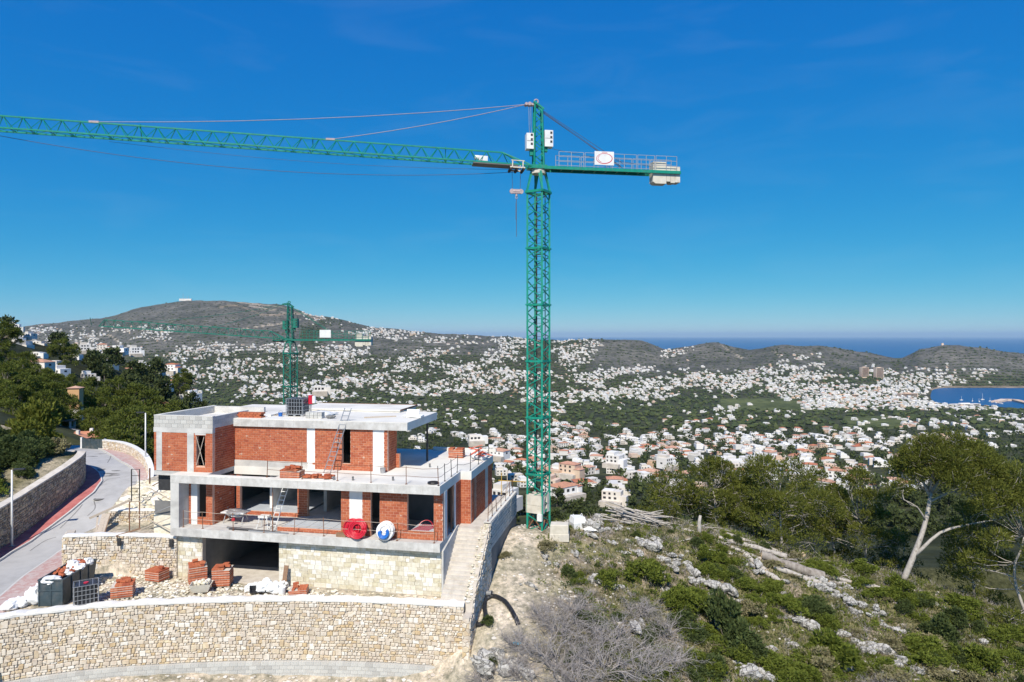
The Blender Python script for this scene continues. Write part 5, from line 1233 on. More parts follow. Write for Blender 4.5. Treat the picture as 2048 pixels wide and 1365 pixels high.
# coils
def coil(name, label, u, v, R1, r, n, m, tilt, m2=None):
    t = thing(name, label, 'pipe coil', tuple(hw(u,v,G0)), -A_H)
    b = MB(); rs_ = random.Random(n)
    for k in range(n):
        rr = R1-(k%5)*r*1.7; dz = (k//5)*r*2-.12; a = rs_.uniform(-.06,.06)
        b.torus((rs_.uniform(-.02,.02),dz+rs_.uniform(-.02,.02),R1+r),(math.cos(a),math.sin(a),0),(0,tilt,math.sqrt(1-tilt*tilt)),rr,r,26,6)
    obj('wound_pipe', b, m, t, True)
    if m2:
        c = MB()
        for k in range(3): c.torus((0,-.26-.02*k,R1+r-.04),(1,0,0),(0,tilt,math.sqrt(1-tilt*tilt)),R1*.42+.05*k,.05,20,6,a0=math.pi*(.82+.05*k),a1=math.pi*2.25)
        obj('blue_pipe', c, m2, t, True)
    return t
coil('red_pipe_coil', 'big coil of bright red pipe standing at the slab edge', -4.72, .10, .50,.032, 20, M['red_plastic'], .30)
coil('red_pipe_coil', 'second red pipe coil tucked behind the big red coil', -5.1, .27, .48,.032, 15, M['red_plastic'], .15)
t = coil('white_pipe_coil', 'thick white foam pipe coil with blue pipe inside on the slab edge', -3.12, .10, .43,.075, 12, M['white_plastic'], .18, M['blue_plastic'])
tag(obj('cardboard_box', MB().box(-.28,.28,-.12,.12,0,.2), M['wood_dark'], None, False, tuple(hw(-5.75,.25,G0)), (0,0,-A_H)), 'flat cardboard box left of the red pipe coil', 'box')
t = thing('heating_pipe_loops', 'red heating pipes laid on panels inside the corner opening', 'pipes', tuple(hw(-1.2,.8,-10.72)), -A_H)
obj('panel', MB().box(-.72,.65,-.0,1.3,-.1,0), M['floor_panel'], t)
b = MB(); [b.tube([(-.66+.1*i,.05,.015),(-.4+.1*i,1.2,.015)],.018,5) for i in range(10)]; b.torus((0,.4,.1),(1,0,0),(0,.6,.8),.4,.018,16,5,a0=0,a1=3.1); obj('red_pipe', b, M['red_plastic'], t)
# ladders
def ladder(label, p, q, width, m, n, rail=.05):
    p, q = Vector(p), Vector(q); t = thing('ladder', label, 'ladder', tuple(p), 0); d = q-p; s = Vector((cA,-sA,0))*width/2
    for k in (-1,1): obj('rail', MB().bar(s*k, d+s*k, rail,rail*.6), m, t)
    for i in range(n): a = d*((i+.7)/(n+.4)); obj('rung', MB().bar(a-s,a+s,.035), m, t)
    return t
ladder('long aluminium ladder leaning from the terrace up to the roof edge', hw(-7.55,2.1,T1), hw(-6.75,3.25,-4.35), .42, M['steel'], 14)
ladder('white ladder leaning under the terrace slab in the open room', hw(-10.35,.9,G0), hw(-9.85,1.6,-8.7), .34, M['white_metal'], 10)
# trestle table with sheet, folding stand, profiles on the floor
t = thing('trestle_table', 'trestle table draped with a grey sheet on the ground floor slab', 'table', tuple(hw(-13.2,1.7,G0)), -A_H)
obj('table_top', MB().box(-.75,.75,-.4,.4,.62,.67), M['white_metal'], t)
for x_ in (-.6,.6): obj('trestle', MB().bar((x_,-.35,0),(x_,-.05,.62),.04).bar((x_,.35,0),(x_,.05,.62),.04), M['steel'], t)
b = MB(); b.blob((.1,-.1,.62),(.62,.42,.22),5,.3,2); obj('grey_sheet', b, M['steel'], t); obj('red_bag', MB().blob((.15,-.48,.3),(.1,.08,.12),3,.2,1), M['red_plastic'], t)
t = thing('folding_stand', 'white folding saw stand near the foot of the white ladder', 'stand', tuple(hw(-10.9,1.0,G0)), -A_H)
obj('stand_top', MB().box(-.3,.3,-.2,.2,.6,.72), M['white_metal'], t)
for sx in (-.28,.28):
    for sy in (-.2,.2): obj('leg', MB().bar((sx*1.3,sy*1.3,0),(sx*.8,sy*.8,.62),.04), M['white_metal'], t)
for k,(u0,u1,v0) in enumerate(((-12.9,-10.2,.42),(-12.7,-9.4,.28),(-11.4,-8.9,.2),(-13.0,-11.3,.55))):
    tag(obj('steel_profile', MB().bar(hw(u0,v0,G0+.04),hw(u1,v0-.1,G0+.04),.09,.06), M['dark_metal'] if k%2 else M['steel']), 'long dark metal profile lying on the ground floor slab', 'profile', 'metal profiles on the slab')
# guard rails: each post stands alone, ropes strung between them
ORD = ['first','second','third','fourth','fifth','sixth','seventh','eighth','ninth']
def rails(posts, base, zs, label, rope_label, pm='rust', rm='rust', h=1.0, rr=.012, pw=.03, group='slab edge guard posts'):
    pts = [hw(u,v,base) for u,v in posts]
    for k,p in enumerate(pts):
        o = obj('guard_post', MB().bar((0,0,0),(R.uniform(-.05,.05),R.uniform(-.05,.05),h*R.uniform(.92,1.05)),pw).box(-.05,.05,-.05,.05,0,.03), M[pm], None, False, tuple(p)); tag(o, ORD[k]+' '+label, 'post', group)
    for z in zs:
        b = MB()
        for a,c in zip(pts,pts[1:]): b.tube([a+Vector((0,0,z)), (a+c)/2+Vector((0,0,z-R.uniform(.01,.06))), c+Vector((0,0,z))], rr, 4)
        tag(obj('guard_rope', b, M[rm]), rope_label+(' at hand height' if z > .7 else ' at knee height'), 'rail')
rails([(-15.6,.2),(-14.3,.15),(-12.35,.15),(-10.4,.12),(-8.55,.12),(-6.75,.12),(-4.55,.08),(-2.45,.08),(-.35,.08)], G0, (.5,.95), 'thin guard post from the left along the ground floor slab edge', 'thin bar along the ground floor slab edge', 'rust','wood')
rails([(-10.35,.35),(-8.15,.3),(-6.0,.25),(-4.0,.2),(-1.95,.15),(-.12,.12)], T1, (.45,.92), 'rusty guard post from the left along the upper terrace front', 'thin bar along the front edge of the upper terrace')
rails([(-.12,.12),(-.12,1.3),(-.12,2.6),(-.12,3.8),(.5,4.5),(.5,6.5),(.5,9.3)], T1, (.45,.9), 'dark guard post from the front along the right terrace edge', 'thin bar along the right edge of the upper terrace', 'dark_metal','dark_metal', 1.05)
rails([(1.75,3.75),(1.75,4.9),(1.75,6.1),(1.75,7.4),(1.75,8.8),(1.75,10.2),(1.75,11.3)], -10.82, (.45,.85), 'rusty rail post from the front on the walkway wall', 'rusty bar on the wall beside the right-hand walkway', 'rust','rust',.9, .016)
for k,(u,v) in enumerate(((.9,11.5),(1.3,11.55))): tag(obj('scaffold_pole', MB().bar((0,0,0),(0,0,1.6+.2*k),.045), M['yellow'] if k == 0 else M['wood'], None, False, tuple(hw(u,v,G0))), ['yellow pole at the end of the walkway','timber pole at the end of the walkway'][k], 'pole')
tag(obj('crossbar', MB().bar(hw(-.3,11.55,G0+1.05),hw(2.6,11.55,G0+1.0),.05), M['yellow']), 'yellow bar across the far end of the walkway', 'bar')
# steel props under slabs
for k,(u,v,z0,z1) in enumerate(((-10.0,.35,G0,T0),(-.05,2.3,G0,T0))):
    t = thing('steel_prop', ['rusty steel prop under the terrace slab by the white ladder','slanting steel prop in the side window opening'][k], 'prop', tuple(hw(u,v,z0)), 0)
    obj('outer_tube', MB().tube([(0,0,0),(0,0,1.5)],.035,8), M['rust'], t); obj('inner_tube', MB().tube([(0,0,1.5),(0,0,z1-z0)],.026,8), M['rust'], t); obj('plate', MB().box(-.08,.08,-.08,.08,0,.012), M['rust'], t)
tag(obj('cross_brace', MB().bar((-15.22,.86,-7.62-ZB),(-14.72,.86,-5.95-ZB),.03).bar((-14.72,.84,-7.62-ZB),(-15.22,.84,-5.95-ZB),.03), M['wood'], None, False, (C0[0],C0[1],ZB), (0,0,-A_H)), 'two thin timbers crossed in the tall upper window', 'brace')
# bricks and oddments on the terrace
p = hw(-9.0,.75,T1); brick_pallet('untidy heap of red bricks at the left end of the terrace', tuple(p), -A_H+.1, 1.15,.8, 4, .115, 9, 11, 'brick heaps on the terrace', False)
for k,(u,v) in enumerate(((-7.75,.6),(-6.95,.55))):
    t = thing('brick_pile', ['low scatter of loose bricks next to the brick heap on the terrace','low scatter of loose bricks at the foot of the long ladder'][k], 'bricks', tuple(hw(u,v,T1)), -A_H, 'brick heaps on the terrace')
    for i in range(12): b = MB(); loose_bricks(b,1,.42,.28,.06+.05*(i//5),rs); obj('brick', b, M['brick'], t)
p = hw(-1.5,8.6,T1); brick_pallet('neat dark red brick stack at the far side of the terrace', tuple(p), -A_H, .98,.6, 5, .125, 0, 12, 'brick heaps on the terrace', False)
t = thing('barrier_pile', 'untidy pile of orange and white barrier boards and sheeting on the terrace corner', 'barriers', tuple(hw(.2,8.3,T1)), -A_H)
for k in range(13):
    a = rs.uniform(-.6,.9); l = rs.uniform(.6,1.3); c = Vector((rs.uniform(-.55,.35),rs.uniform(-.9,1.2),.25+rs.uniform(0,.45))); d = Vector((math.cos(a)*.6,math.sin(a),rs.uniform(-.1,.4))).normalized()*l/2
    obj('barrier_board', MB().bar(c-d,c+d,.16,.03), M['orange'] if k%3 else M['white_metal'], t)
for k in range(4): obj('white_sheet', MB().blob((rs.uniform(-.6,.2),rs.uniform(-.9,.9),.15),(.4,.45,.16),60+k,.35,1), M['white_plastic'], t)
t = thing('hose_coil', 'flat coil of black hose on the terrace corner', 'hose', tuple(hw(-.55,.55,T1)), 0)
b = MB(); [b.torus((R.uniform(-.02,.02),R.uniform(-.02,.02),.03+.03*(i%3)),(1,0,0),(0,1,0),.3-.02*(i%4),.022,20,5) for i in range(7)]; obj('hose', b, M['black_plastic'], t)
bucket('grey bucket at the foot of the white plastered column on the terrace', tuple(hw(-4.35,2.75,T1)), .17,.3, M['steel'])
for k,(u,v) in enumerate(((-3.0,.9),(-6.3,.4),(-2.2,5.0),(-5.2,.5))): tag(obj('pipe_stub', MB().tube([(0,0,0),(0,0,.22)],.055,8), M['dark_concrete'], None, False, tuple(hw(u,v,T1))), ['pipe stub in the terrace slab below the white column','pipe stub near the foot of the ladder on the terrace','pipe stub in the shade at the far side of the terrace','pipe stub at the front edge of the terrace'][k], 'pipe', 'pipe stubs in the terrace')
# things on the roof
t = thing('brick_stub', 'low brick stub wall on the roof behind the parapet', 'bricks', tuple(hw(-13.5,3.6,-5.09)), -A_H)
for r_ in range(3):
    for i in range(6):
        obj('brick', MB().box(-.6+.26*i-(.1 if r_%2 else 0),-.36+.26*i-(.1 if r_%2 else 0),-.25,.25,.11*r_,.11*r_+.1), M['brick'], t)
t = thing('block_stack', 'grey stack of concrete blocks on the roof right of the water tank', 'blocks', tuple(hw(-9.2,3.9,-5.09)), -A_H)
for r_ in range(2):
    for i in range(4): obj('concrete_block', MB().box(-.55+.27*i,-.3+.27*i,-.2,.2,.2*r_,.2*r_+.19), M['block'], t)
for i in range(6): c = Vector((.75+rs.uniform(0,.5),rs.uniform(-.2,.2),.12)); obj('broken_block', MB().blob(c,(.14,.12,.1),70+i,.3,0), M['dark_concrete'], t)
tag(obj('white_tarpaulin', MB().blob((0,0,.08),(1.0,.8,.17),81,.3,2), M['white_plastic'], None, True, tuple(hw(-9.7,5.6,-5.09))), 'crumpled white tarpaulin on the roof beside the water tank', 'tarpaulin')
tag(obj('insulation_sheet', MB().obox((0,0,.22),(.42,0,0),(0,.1,.26),(0,.02,-.008)).obox((.3,-.15,.12),(.42,0,-.02),(0,.25,.03),(0,0,.05)).blob((0,.2,.06),(.7,.4,.1),83,.3,1), M['white_plastic'], None, False, tuple(hw(-3.5,5.6,-5.09)), (0,0,-.3)), 'white folded sheet propped near the right end of the roof', 'sheet')
t = thing('warning_cone', 'red and white warning roll on the roof beside the tank', 'roll', tuple(hw(-10.15,5.2,-5.09)), 0)
obj('stand', MB().tube([(0,0,0),(0,0,.75)],.02,6), M['steel'], t); obj('red_roll', MB().tube([(-.05,0,.75),(-.05,.0,1.3)],.15,10), M['red_plastic'], t); obj('white_roll', MB().tube([(.16,0,.8),(.16,.0,1.25)],.12,10), M['white_plastic'], t)
bucket('blue bucket on the roof left of the water tank', tuple(hw(-11.85,4.4,-5.09)), .14,.24, M['blue_plastic'])
for k,(u0,v0,u1,v1) in enumerate(((-12.4,4.6,-11.5,6.2),(-6.3,4.6,-4.6,5.6))): tag(obj('timber_batten', MB().bar(hw(u0,v0,-5.05),hw(u1,v1,-5.05),.07), M['wood']), ['timber batten lying on the roof left of the water tank','long batten lying on the roof right of the ladder'][k], 'timber')

# ---------------------------------------------------------------- scaffold and timber left of the villa
def frame(label, px0,px1,py0,py1,Y,n=5, m='rust', group='scaffold frames left of the villa'):
    a,b,c,d = ray_at(px0,py1,Y),ray_at(px1,py1,Y+.3),ray_at(px0,py0,Y),ray_at(px1,py0,Y+.3)
    t = thing('scaffold_ladder', label, 'scaffold', tuple(a), 0, group); o = a
    obj('upright', MB().bar(a-o,c-o,.05), M[m], t); obj('upright', MB().bar(b-o,d-o,.05), M[m], t)
    for i in range(n): k = (i+1)/n; obj('rung', MB().bar((a-o).lerp(c-o,k),(b-o).lerp(d-o,k),.03), M[m], t)
frame('ladder-like scaffold frame standing beside the rubble heap by the road', 263,279,939,1003,43.6,5,'dark_metal')
frame('lower scaffold frame on the ledge of the low stone wall', 259,279,1004,1062,41.6,1)
frame('single pole scaffold frame close to the villa corner', 299,300,937,968,44.5,1)
def pole(label, A, B, m='wood', w_=.045, name='scaffold_pole', cat='pole', group='bars and boards left of the villa'):
    return tag(obj(name, MB().bar(A,B,w_), M[m]), label, cat, group)
pole('diagonal scaffold brace rising to the right over the ledge', ray_at(276,1062,41.5), ray_at(343,1035,40.6))
pole('diagonal scaffold brace falling to the right over the ledge', ray_at(278,1030,41.5), ray_at(343,1062,40.6))
pole('upper diagonal brace rising towards the villa corner', ray_at(279,1038,41.5), ray_at(343,1012,40.6), 'steel')
pole('crossed brace in front of the rubble heap, falling', ray_at(299,977,44.0), ray_at(341,1000,43))
pole('crossed brace in front of the rubble heap, rising', ray_at(279,1003,43.8), ray_at(343,978,43))
pole('orange pole slanting under the upper block', ray_at(305,972,43.5), ray_at(345,951,41.2), 'wood_dark', .05)
pole('timber lying over the corner of the low wall', ray_at(232,1073,40.25), ray_at(281,1057,40.9), 'wood_dark', .09, 'timber_beam', 'timber')
pole('weathered plank sloping along the rubble heap', ray_at(179,1037,42.3), ray_at(262,1000,43.3), 'wood', .13, 'sloping_plank', 'plank')
for k,(x0,x1) in enumerate(((198,209),(203,216),(208,220),(192,196))):
    a,b = ray_at(x0,1067,41.2+.05*k), ray_at(x1,1028,42.6+.05*k); tag(obj('leaning_board', MB().bar(a,b,.26 if k < 2 else .1,.03), M['wood'] if k != 2 else M['wood_dark']), ['wide pale board leaning on the inner stone wall','second wide pale board leaning on the inner stone wall','narrow dark board leaning on the inner stone wall','thin stick beside the leaning boards'][k], 'board', 'boards leaning on the inner wall')
for k,(px,py) in enumerate(((239,1080),(343,1082))):
    tag(obj('drain_slot', MB().box(-.1,.1,-.08,.02,-.35,.1), M['dark_metal'], None, False, tuple(ray_at(px,py,40.1 if k == 0 else 39.85))), ['dark drain slot high in the low stone wall','dark slot where the low stone wall meets the slab'][k], 'drain')
tag(obj('void_shade_box', MB().box(-18.05,-16.35,1.2,1.5,-9.3,-8.34), M['dark_metal'], None, False, (C0[0],C0[1],0), (0,0,-A_H)), 'dark box painted as the shade of the void under the overhanging upper block', 'opening')  # solid dark box, its colour gives the shade of the recess
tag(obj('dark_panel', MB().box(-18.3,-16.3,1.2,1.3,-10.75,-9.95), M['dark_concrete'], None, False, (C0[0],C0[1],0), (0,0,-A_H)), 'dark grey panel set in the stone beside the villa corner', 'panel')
tag(obj('corner_stonework', MB().box(-18.4,-16.31,1.25,1.6,-12.0,-10.76), M['stone_pale'], None, False, (C0[0],C0[1],0), (0,0,-A_H)), 'pale stone wall stub below the dark grey panel', 'wall', kind='thing')

# ---------------------------------------------------------------- street lamps and gate
def lamp(label, base, h, az):
    t = thing('street_lamp', label, 'lamp', tuple(base), az, 'street lamps along the road')
    obj('pole', MB().tube([(0,0,0),(0,0,h)],[.075,.05],8), M['white_metal'], t, True); obj('base_plate', MB().box(-.14,.14,-.14,.14,0,.03), M['steel'], t)
    obj('arm', MB().bar((0,0,h-.05),(.35,0,h+.02),.05), M['dark_metal'], t)
    b = MB(); b.prism([(.1,-.1),(.75,-.13),(.8,0),(.75,.13),(.1,.1)],h,h+.09); obj('lamp_head', b, M['dark_metal'], t)
lamp('white street lamp at the left edge in front of the tall road wall', (-32.95,45.0,float(zroad(45.0))+.15), 5.0, 0.2)
lamp('white street lamp beside the upper left block of the villa', tuple(ray_at(291,936,58.6)), 4.7, math.pi)
lamp('white street lamp among the shrubs beyond the bend', tuple(ray_at(92,900,76)), 4.7, .1)
g0, g1 = Vector((-43.2,68.6,-11.3)), Vector((-40.5,67.8,-11.3))
t = thing('metal_gate', 'grey-green sheet metal gate at the end of the road', 'gate', tuple(g0), 0)
for k in range(5): a,b = (g1-g0)*(k/5),(g1-g0)*((k+.96)/5); obj('gate_panel', MB().add([a,b,b+Vector((0,0,1.0)),a+Vector((0,0,1.0)),a+Vector((.02,.04,0)),b+Vector((.02,.04,0)),b+Vector((.02,.04,1)),a+Vector((.02,.04,1))],[(0,1,2,3),(7,6,5,4),(3,2,6,7),(0,3,7,4),(1,5,6,2)]), M['skip'], t)
obj('gate_post', MB().box(-.1,.06,-.1,.1,0,1.1), M['white_metal'], t); obj('gate_post', MB().box(2.7,2.86,-.85,-.7,0,1.1), M['steel'], t)

# ---------------------------------------------------------------- by the crane and on the slope
p = on_ground(1120,1083); t = thing('ballast_block_stack', 'two cream concrete ballast blocks stacked beside the crane foot', 'concrete blocks', tuple(p+Vector((0,.35,-.02))), -.12)
def cham(mb,w,d,h,z,c=.12): mb.add([(-w,-d,z),(w,-d,z),(w,d,z),(-w,d,z),(-w,-d,z+h-.03),(w,-d,z+h-.03),(w,d,z+h-.03),(-w,d,z+h-.03),(-w+.03,-d+.03,z+h),(w-.03,-d+.03,z+h),(w-.03,d-.03,z+h),(-w+.03,d-.03,z+h)],[(0,3,2,1),(0,1,5,4),(1,2,6,5),(2,3,7,6),(3,0,4,7),(4,5,9,8),(5,6,10,9),(6,7,11,10),(7,4,8,11),(8,9,10,11)])
b = MB(); cham(b,.62,.45,.48,0); obj('lower_block', b, M['ballast'], t); b = MB(); cham(b,.58,.42,.56,.49); obj('upper_block', b, M['ballast'], t)
p = on_ground(1156,1060); t = thing('big_bag', 'white builder\'s bag with straps standing beyond the ballast blocks', 'bag', tuple(p+Vector((0,.35,0))), .3)
b = MB(); b.prism([(-.4,-.42),(.4,-.42),(.44,.4),(-.42,.42)],0,.4); b.v[4:8] = [(-.46,-.46,.42),(.47,-.45,.4),(.45,.46,.44),(-.46,.45,.4)]; b.prism([(-.45,-.45),(.46,-.44),(.44,.45),(-.45,.44)],.42,.78); b.v[12:16] = [(-.36,-.37,.74),(.38,-.36,.8),(.36,.37,.76),(-.37,.36,.82)]; obj('bag_body', b, M['white_plastic'], t)
for sx in (-.3,.3): obj('strap', MB().torus((sx,0,.8),(0,1,0),(0,0,1),.14,.02,10,4,a0=0,a1=3.14), M['white_plastic'], t)
p = on_ground(1180,1062); sack('flat white bag crumpled beside the big bag', tuple(p), (.45,.35,.15), 95)
pts = [(948,1248),(956,1254),(966,1250),(971,1236),(969,1218),(972,1203),(984,1197),(998,1200),(1012,1210),(1022,1224),(1031,1240),(1036,1252)]
b = MB(); P3 = [on_ground(px,py)+Vector((0,0,.10)) for px,py in dense(pts,3.0)]
rr_ = [.12+(.012 if i%2 else 0) for i in range(len(P3))]
b.tube(P3, rr_, 9); tag(obj('corrugated_pipe', b, M['black_plastic']), 'thick black corrugated pipe looping over the pale slope', 'pipe')
bucket('grey bucket lying on its side near the stair wall', tuple(on_ground(972,1193)+Vector((0,0,.16))), .17,.36, M['steel'], (rad(85),0,rad(70)))
for k,(px,py,m_,lab) in enumerate(((1032,1290,'cyan_plastic','scrap of bright blue plastic on the slope beside the dead bush'),(975,1141,'cyan_plastic','small teal plastic scrap beside the stair wall'),(999,1075,'red_plastic','small red scrap near the crane foot'))):
    p = on_ground(px,py); tag(obj('plastic_scrap', MB().blob((0,0,.04),(.24-.06*k,.18,.06),100+k,.4,1), M[m_], None, False, tuple(p)), lab, 'scrap')
tag(obj('drain_pipe', MB().tube([on_ground(1013,1030)+Vector((-.2,0,.9)),on_ground(1013,1035)+Vector((0,0,.5)),on_ground(1022,1046)+Vector((0,0,.1)),on_ground(1048,1048)+Vector((0,0,.08))],.06,7), M['dark_metal']), 'dark pipe running from the walkway end to the crane foot', 'pipe')
# ---------------------------------------------------------------- plants
def tufts(C, D, size, rg_, k=2, width=.35):
    """k narrow triangles at every centre, pointing roughly along D"""
    n = len(C); out = []
    for _ in range(k):
        d = D + rg_.randn(n,3)*.55; d /= np.linalg.norm(d,axis=1,keepdims=True)+1e-9
        s = np.cross(d, rg_.randn(n,3)); s /= np.linalg.norm(s,axis=1,keepdims=True)+1e-9
        sz = size*(.6+.8*rg_.rand(n,1)); b = C + rg_.randn(n,3)*size*.3
        out.append(np.stack([b-s*sz*width, b+s*sz*width, b+d*sz],1))
    T = np.concatenate(out); return T.reshape(-1,3), np.arange(len(T)*3).reshape(-1,3)
def clump_tufts(cl, rad_, n, size, rg_, up=.35, k=2, width=.35):
    cl = np.array(cl); i = rg_.randint(0,len(cl),n); d = rg_.randn(n,3); d[:,2] = d[:,2]*.8+up; d /= np.linalg.norm(d,axis=1,keepdims=True)
    rr = np.array(rad_)[i][:,None]*(.45+.6*rg_.rand(n,1)**.6); C = cl[i]+d*rr*np.array([1,1,.75])
    dd = d.copy(); dd[:,2] += .5; return tufts(C, dd, size, rg_, k, width)
def dome_clumps(n, R_, H_, base, top, rg_, fill=.35, off=(0,0)):
    cl, rr = [], []
    for i in range(n):
        a = rg_.rand()*6.283; q = math.sqrt(rg_.rand())*.93; z = top-(top-base)*(q**2.2)*.85-rg_.rand()**2*(top-base)*fill
        cl.append((off[0]+math.cos(a)*q*R_, off[1]+math.sin(a)*q*R_, z)); rr.append(R_*(.17+.12*rg_.rand()))
    return cl, rr
def branch(mb, p, q, r0, r1, rg_, n=5, sag=.12, sides=5):
    p, q = Vector(p), Vector(q); L_ = (q-p).length; pts = []
    o = Vector(rg_.randn(3).tolist())*.07*L_
    for i in range(n+1):
        t = i/n; pts.append(p.lerp(q,t)+o*math.sin(t*3.14)+Vector((0,0,-sag*L_*math.sin(t*3.14)))+Vector(rg_.randn(3).tolist())*.015*L_*(1 if 0<i<n else 0))
    mb.tube(pts, [r0+(r1-r0)*i/n for i in range(n+1)], sides); return pts
def pine_meshes(seed, H_, R_, base, nclump, ntuft, size, leaf, bark='bark', fork=.45, r0=.16, off=(0,0), limbs=None, k=2, width=.35, fill=.35):
    rg_ = np.random.RandomState(seed); cl, rr = dome_clumps(nclump, R_, H_, base, H_, rg_, fill, off)
    tb = MB(); anchor = []
    if limbs is None:
        top = Vector((off[0]*.7,off[1]*.7,base+(H_-base)*.45)); pts = branch(tb,(0,0,-.3),top,r0,r0*.4,rg_,6,0,7); anchor = pts[int(len(pts)*fork):]
    else:
        for (pl,ra,rb) in limbs:
            pts = [Vector(p) for p in dense([tuple(p) for p in pl],.5)]; n = len(pts); tb.tube(pts,[ra+(rb-ra)*i/(n-1) for i in range(n)],7); anchor += pts[n//2:]
    for c in cl:
        c_ = Vector(c); a = min(anchor, key=lambda p: (p-c_).length+ (2 if p.z > c_.z else 0)); branch(tb,a,c_-Vector((0,0,.15)),max(.018,r0*.24),.012,rg_,4,.03,4)
        for _ in range(5): e = c_+Vector((rg_.randn(3)*R_*.12).tolist()); branch(tb,c_.lerp(a,.3*rg_.rand()),e,.014,.006,rg_,2,0,3)
    V,Fc = clump_tufts(cl,rr,ntuft,size,rg_,.35,k,width)
    return mesh_of('trunk',tb,M[bark],True), np_mesh('crown',V,Fc,M[leaf])
def tree(name, label, meshes, loc, rz=0, s=1, group=None, cat='tree'):
    t = thing(name, label, cat, tuple(loc), rz, group); t.scale = (s,s,s) if not isinstance(s,tuple) else s
    link('trunk', meshes[0], t); link('crown', meshes[1], t); return t

# the big leaning pine and its neighbours on the crest
b0 = ray_at(1806,1160,44.0); b0.z = gz(b0.x,b0.y)-.05
def rel(px,py,Y): return tuple(ray_at(px,py,Y)-b0)
L1 = [(rel(1806,1162,44),rel(1826,1115,44),rel(1848,1055,44.1),rel(1858,1010,44.2),rel(1862,985,44.2)), (rel(1826,1115,44),rel(1846,1096,43.8),rel(1880,1066,43.6),rel(1925,1052,43.3),rel(1990,1040,43)),
      (rel(1860,995,44.2),rel(1845,960,44.3),rel(1843,930,44.5),rel(1818,895,44.8)), (rel(1862,985,44.2),rel(1885,955,44.4),rel(1915,930,44.6),rel(1935,912,45)), (rel(1858,1005,44.2),rel(1900,985,44),rel(1945,975,43.6),rel(1985,965,43.4)), (rel(1860,980,44.2),rel(1868,935,44.2),rel(1880,900,44.2)), (rel(1850,1040,44.1),rel(1835,1015,43.8),rel(1808,1000,43.4))]
ra = [(.2,.12),(.12,.035),(.10,.03),(.10,.03),(.08,.025),(.08,.025),(.07,.02)]
ct = Vector(rel(1892,920,44.3))
ms = pine_meshes(101, ct.z+1.4, 3.5, ct.z-2.6, 105, 30000, .15, 'needle', 'bark_pale', limbs=[(l,a,b) for l,(a,b) in zip(L1,ra)], off=(ct.x+.2,ct.y), r0=.10, width=.18, fill=.3)
tree('pine_tree', 'tallest pine on the hill crest with pale forked trunk leaning right and rounded crown', ms, b0)
def crest_pine(label, px, pyb, Y, pyt, wpx, seed, leaf='needle', nt_=9000, crown=.62, s_leaf=.17, lean=0):
    b = ray_at(px,pyb,Y); b.z = min(b.z, gz(b.x,b.y)); H_ = ray_at(px,pyt,Y).z-b.z; R_ = wpx*.62/F*Y
    m_ = pine_meshes(seed,H_,R_,H_*(1-min(.85,crown+.08)),46,int(nt_*.95),s_leaf,leaf,'bark_pale',.2,.11,(lean,0),width=.18,fill=.5)
    return tree('pine_tree', label, m_, b, 0, 1, 'pines on the hill crest')
crest_pine('broad bushy pine right behind the fallen logs', 1556,1085,49,922,175,111, 'needle',11000,.72)
crest_pine('slim-trunked pine at the left of the crest group', 1425,1050,50.5,918,105,112,'needle',6500,.6)
crest_pine('sparse small pine above the brush pile', 1345,1050,52,940,105,113,'needle',4200,.55)
crest_pine('dark shaded pine between the bushy pine and the tallest pine', 1722,1180,51,948,120,114,'needle',7500,.66)
crest_pine('low dark pine in the gap right of the bushy pine', 1655,1150,53,965,95,115,'needle',5000,.6)
crest_pine('large pine cut off by the right edge of the view', 2062,1235,42.5,928,190,116,'needle',13000,.85,.17,-.6)
crest_pine('dark pine below the leaning pine near the right edge', 1945,1240,46.5,1010,110,117,'needle',6000,.75)
crest_pine('small leaning pine rooted beside the logs', 1500,1085,52,950,90,118,'needle',4500,.55,.17,.5)
crest_pine('short dark pine low on the slope beyond the crest', 1790,1250,54,1060,90,119,'needle_dark',3500,.8)

crest_pine('bushy pine filling the gap behind the standing stump', 1480,1090,53,935,130,120,'needle',9000,.75)
crest_pine('pale olive pine between bushy pine and dark pine', 1625,1140,56,945,120,122,'needle',8000,.75)

# hillside pines on the left
HP = [pine_meshes(200+i, 8.5, 4.0+.5*(i%3), 1.6, 42, 5200, .34, 'needle_mid', 'bark', .3, .2, width=.3, fill=.75) for i in range(4)]
left = [(12,745,95),(45,765,90),(85,775,98),(20,820,78),(60,840,84),(118,795,105),(98,758,125),(205,800,118),(180,835,100),(228,850,84),(262,842,80),(286,858,84),(250,812,108),(300,822,125),(135,850,95),(8,712,150),(52,722,150),(238,772,150),(275,790,150),(318,812,150),(360,772,300),(5,775,86),(35,795,84),(4,662,175),(160,795,115),(250,870,76),(-25,770,90),(-30,840,80),(-20,710,140),(75,800,88),(345,825,150),(165,870,92),(105,820,92),(140,768,130),(178,775,140),(366,755,330),(205,835,95),(45,735,125),(285,838,100)]
for k,(px,py,Y) in enumerate(left):
    Y *= 1.0; x = (px-1024)/F*Y; z = float(zfar(np.array([x]),np.array([Y]))[0]); ztop = ray_at(px,py-16,Y).z
    hgt = ztop-z; sc = max(.62,min(1.35,hgt/8.5)); zz = ztop-8.5*sc
    zz = min(zz, z)
    lab = ('dense dark green pine ' if k%4 < 2 else 'broad olive green pine ')+near_phrase(px,py,LEFT_MARKS)
    tree('pine_tree', lab, HP[k%4], (x,Y,zz), R.uniform(0,6), sc, 'pines on the left slope')
tree('pine_tree', 'lone round pine standing out on the left ridge against the mountain', HP[1], (ray_at(128,690,200).x,200,ray_at(128,700,200).z-4.5), 1, .9, 'pines on the left slope')

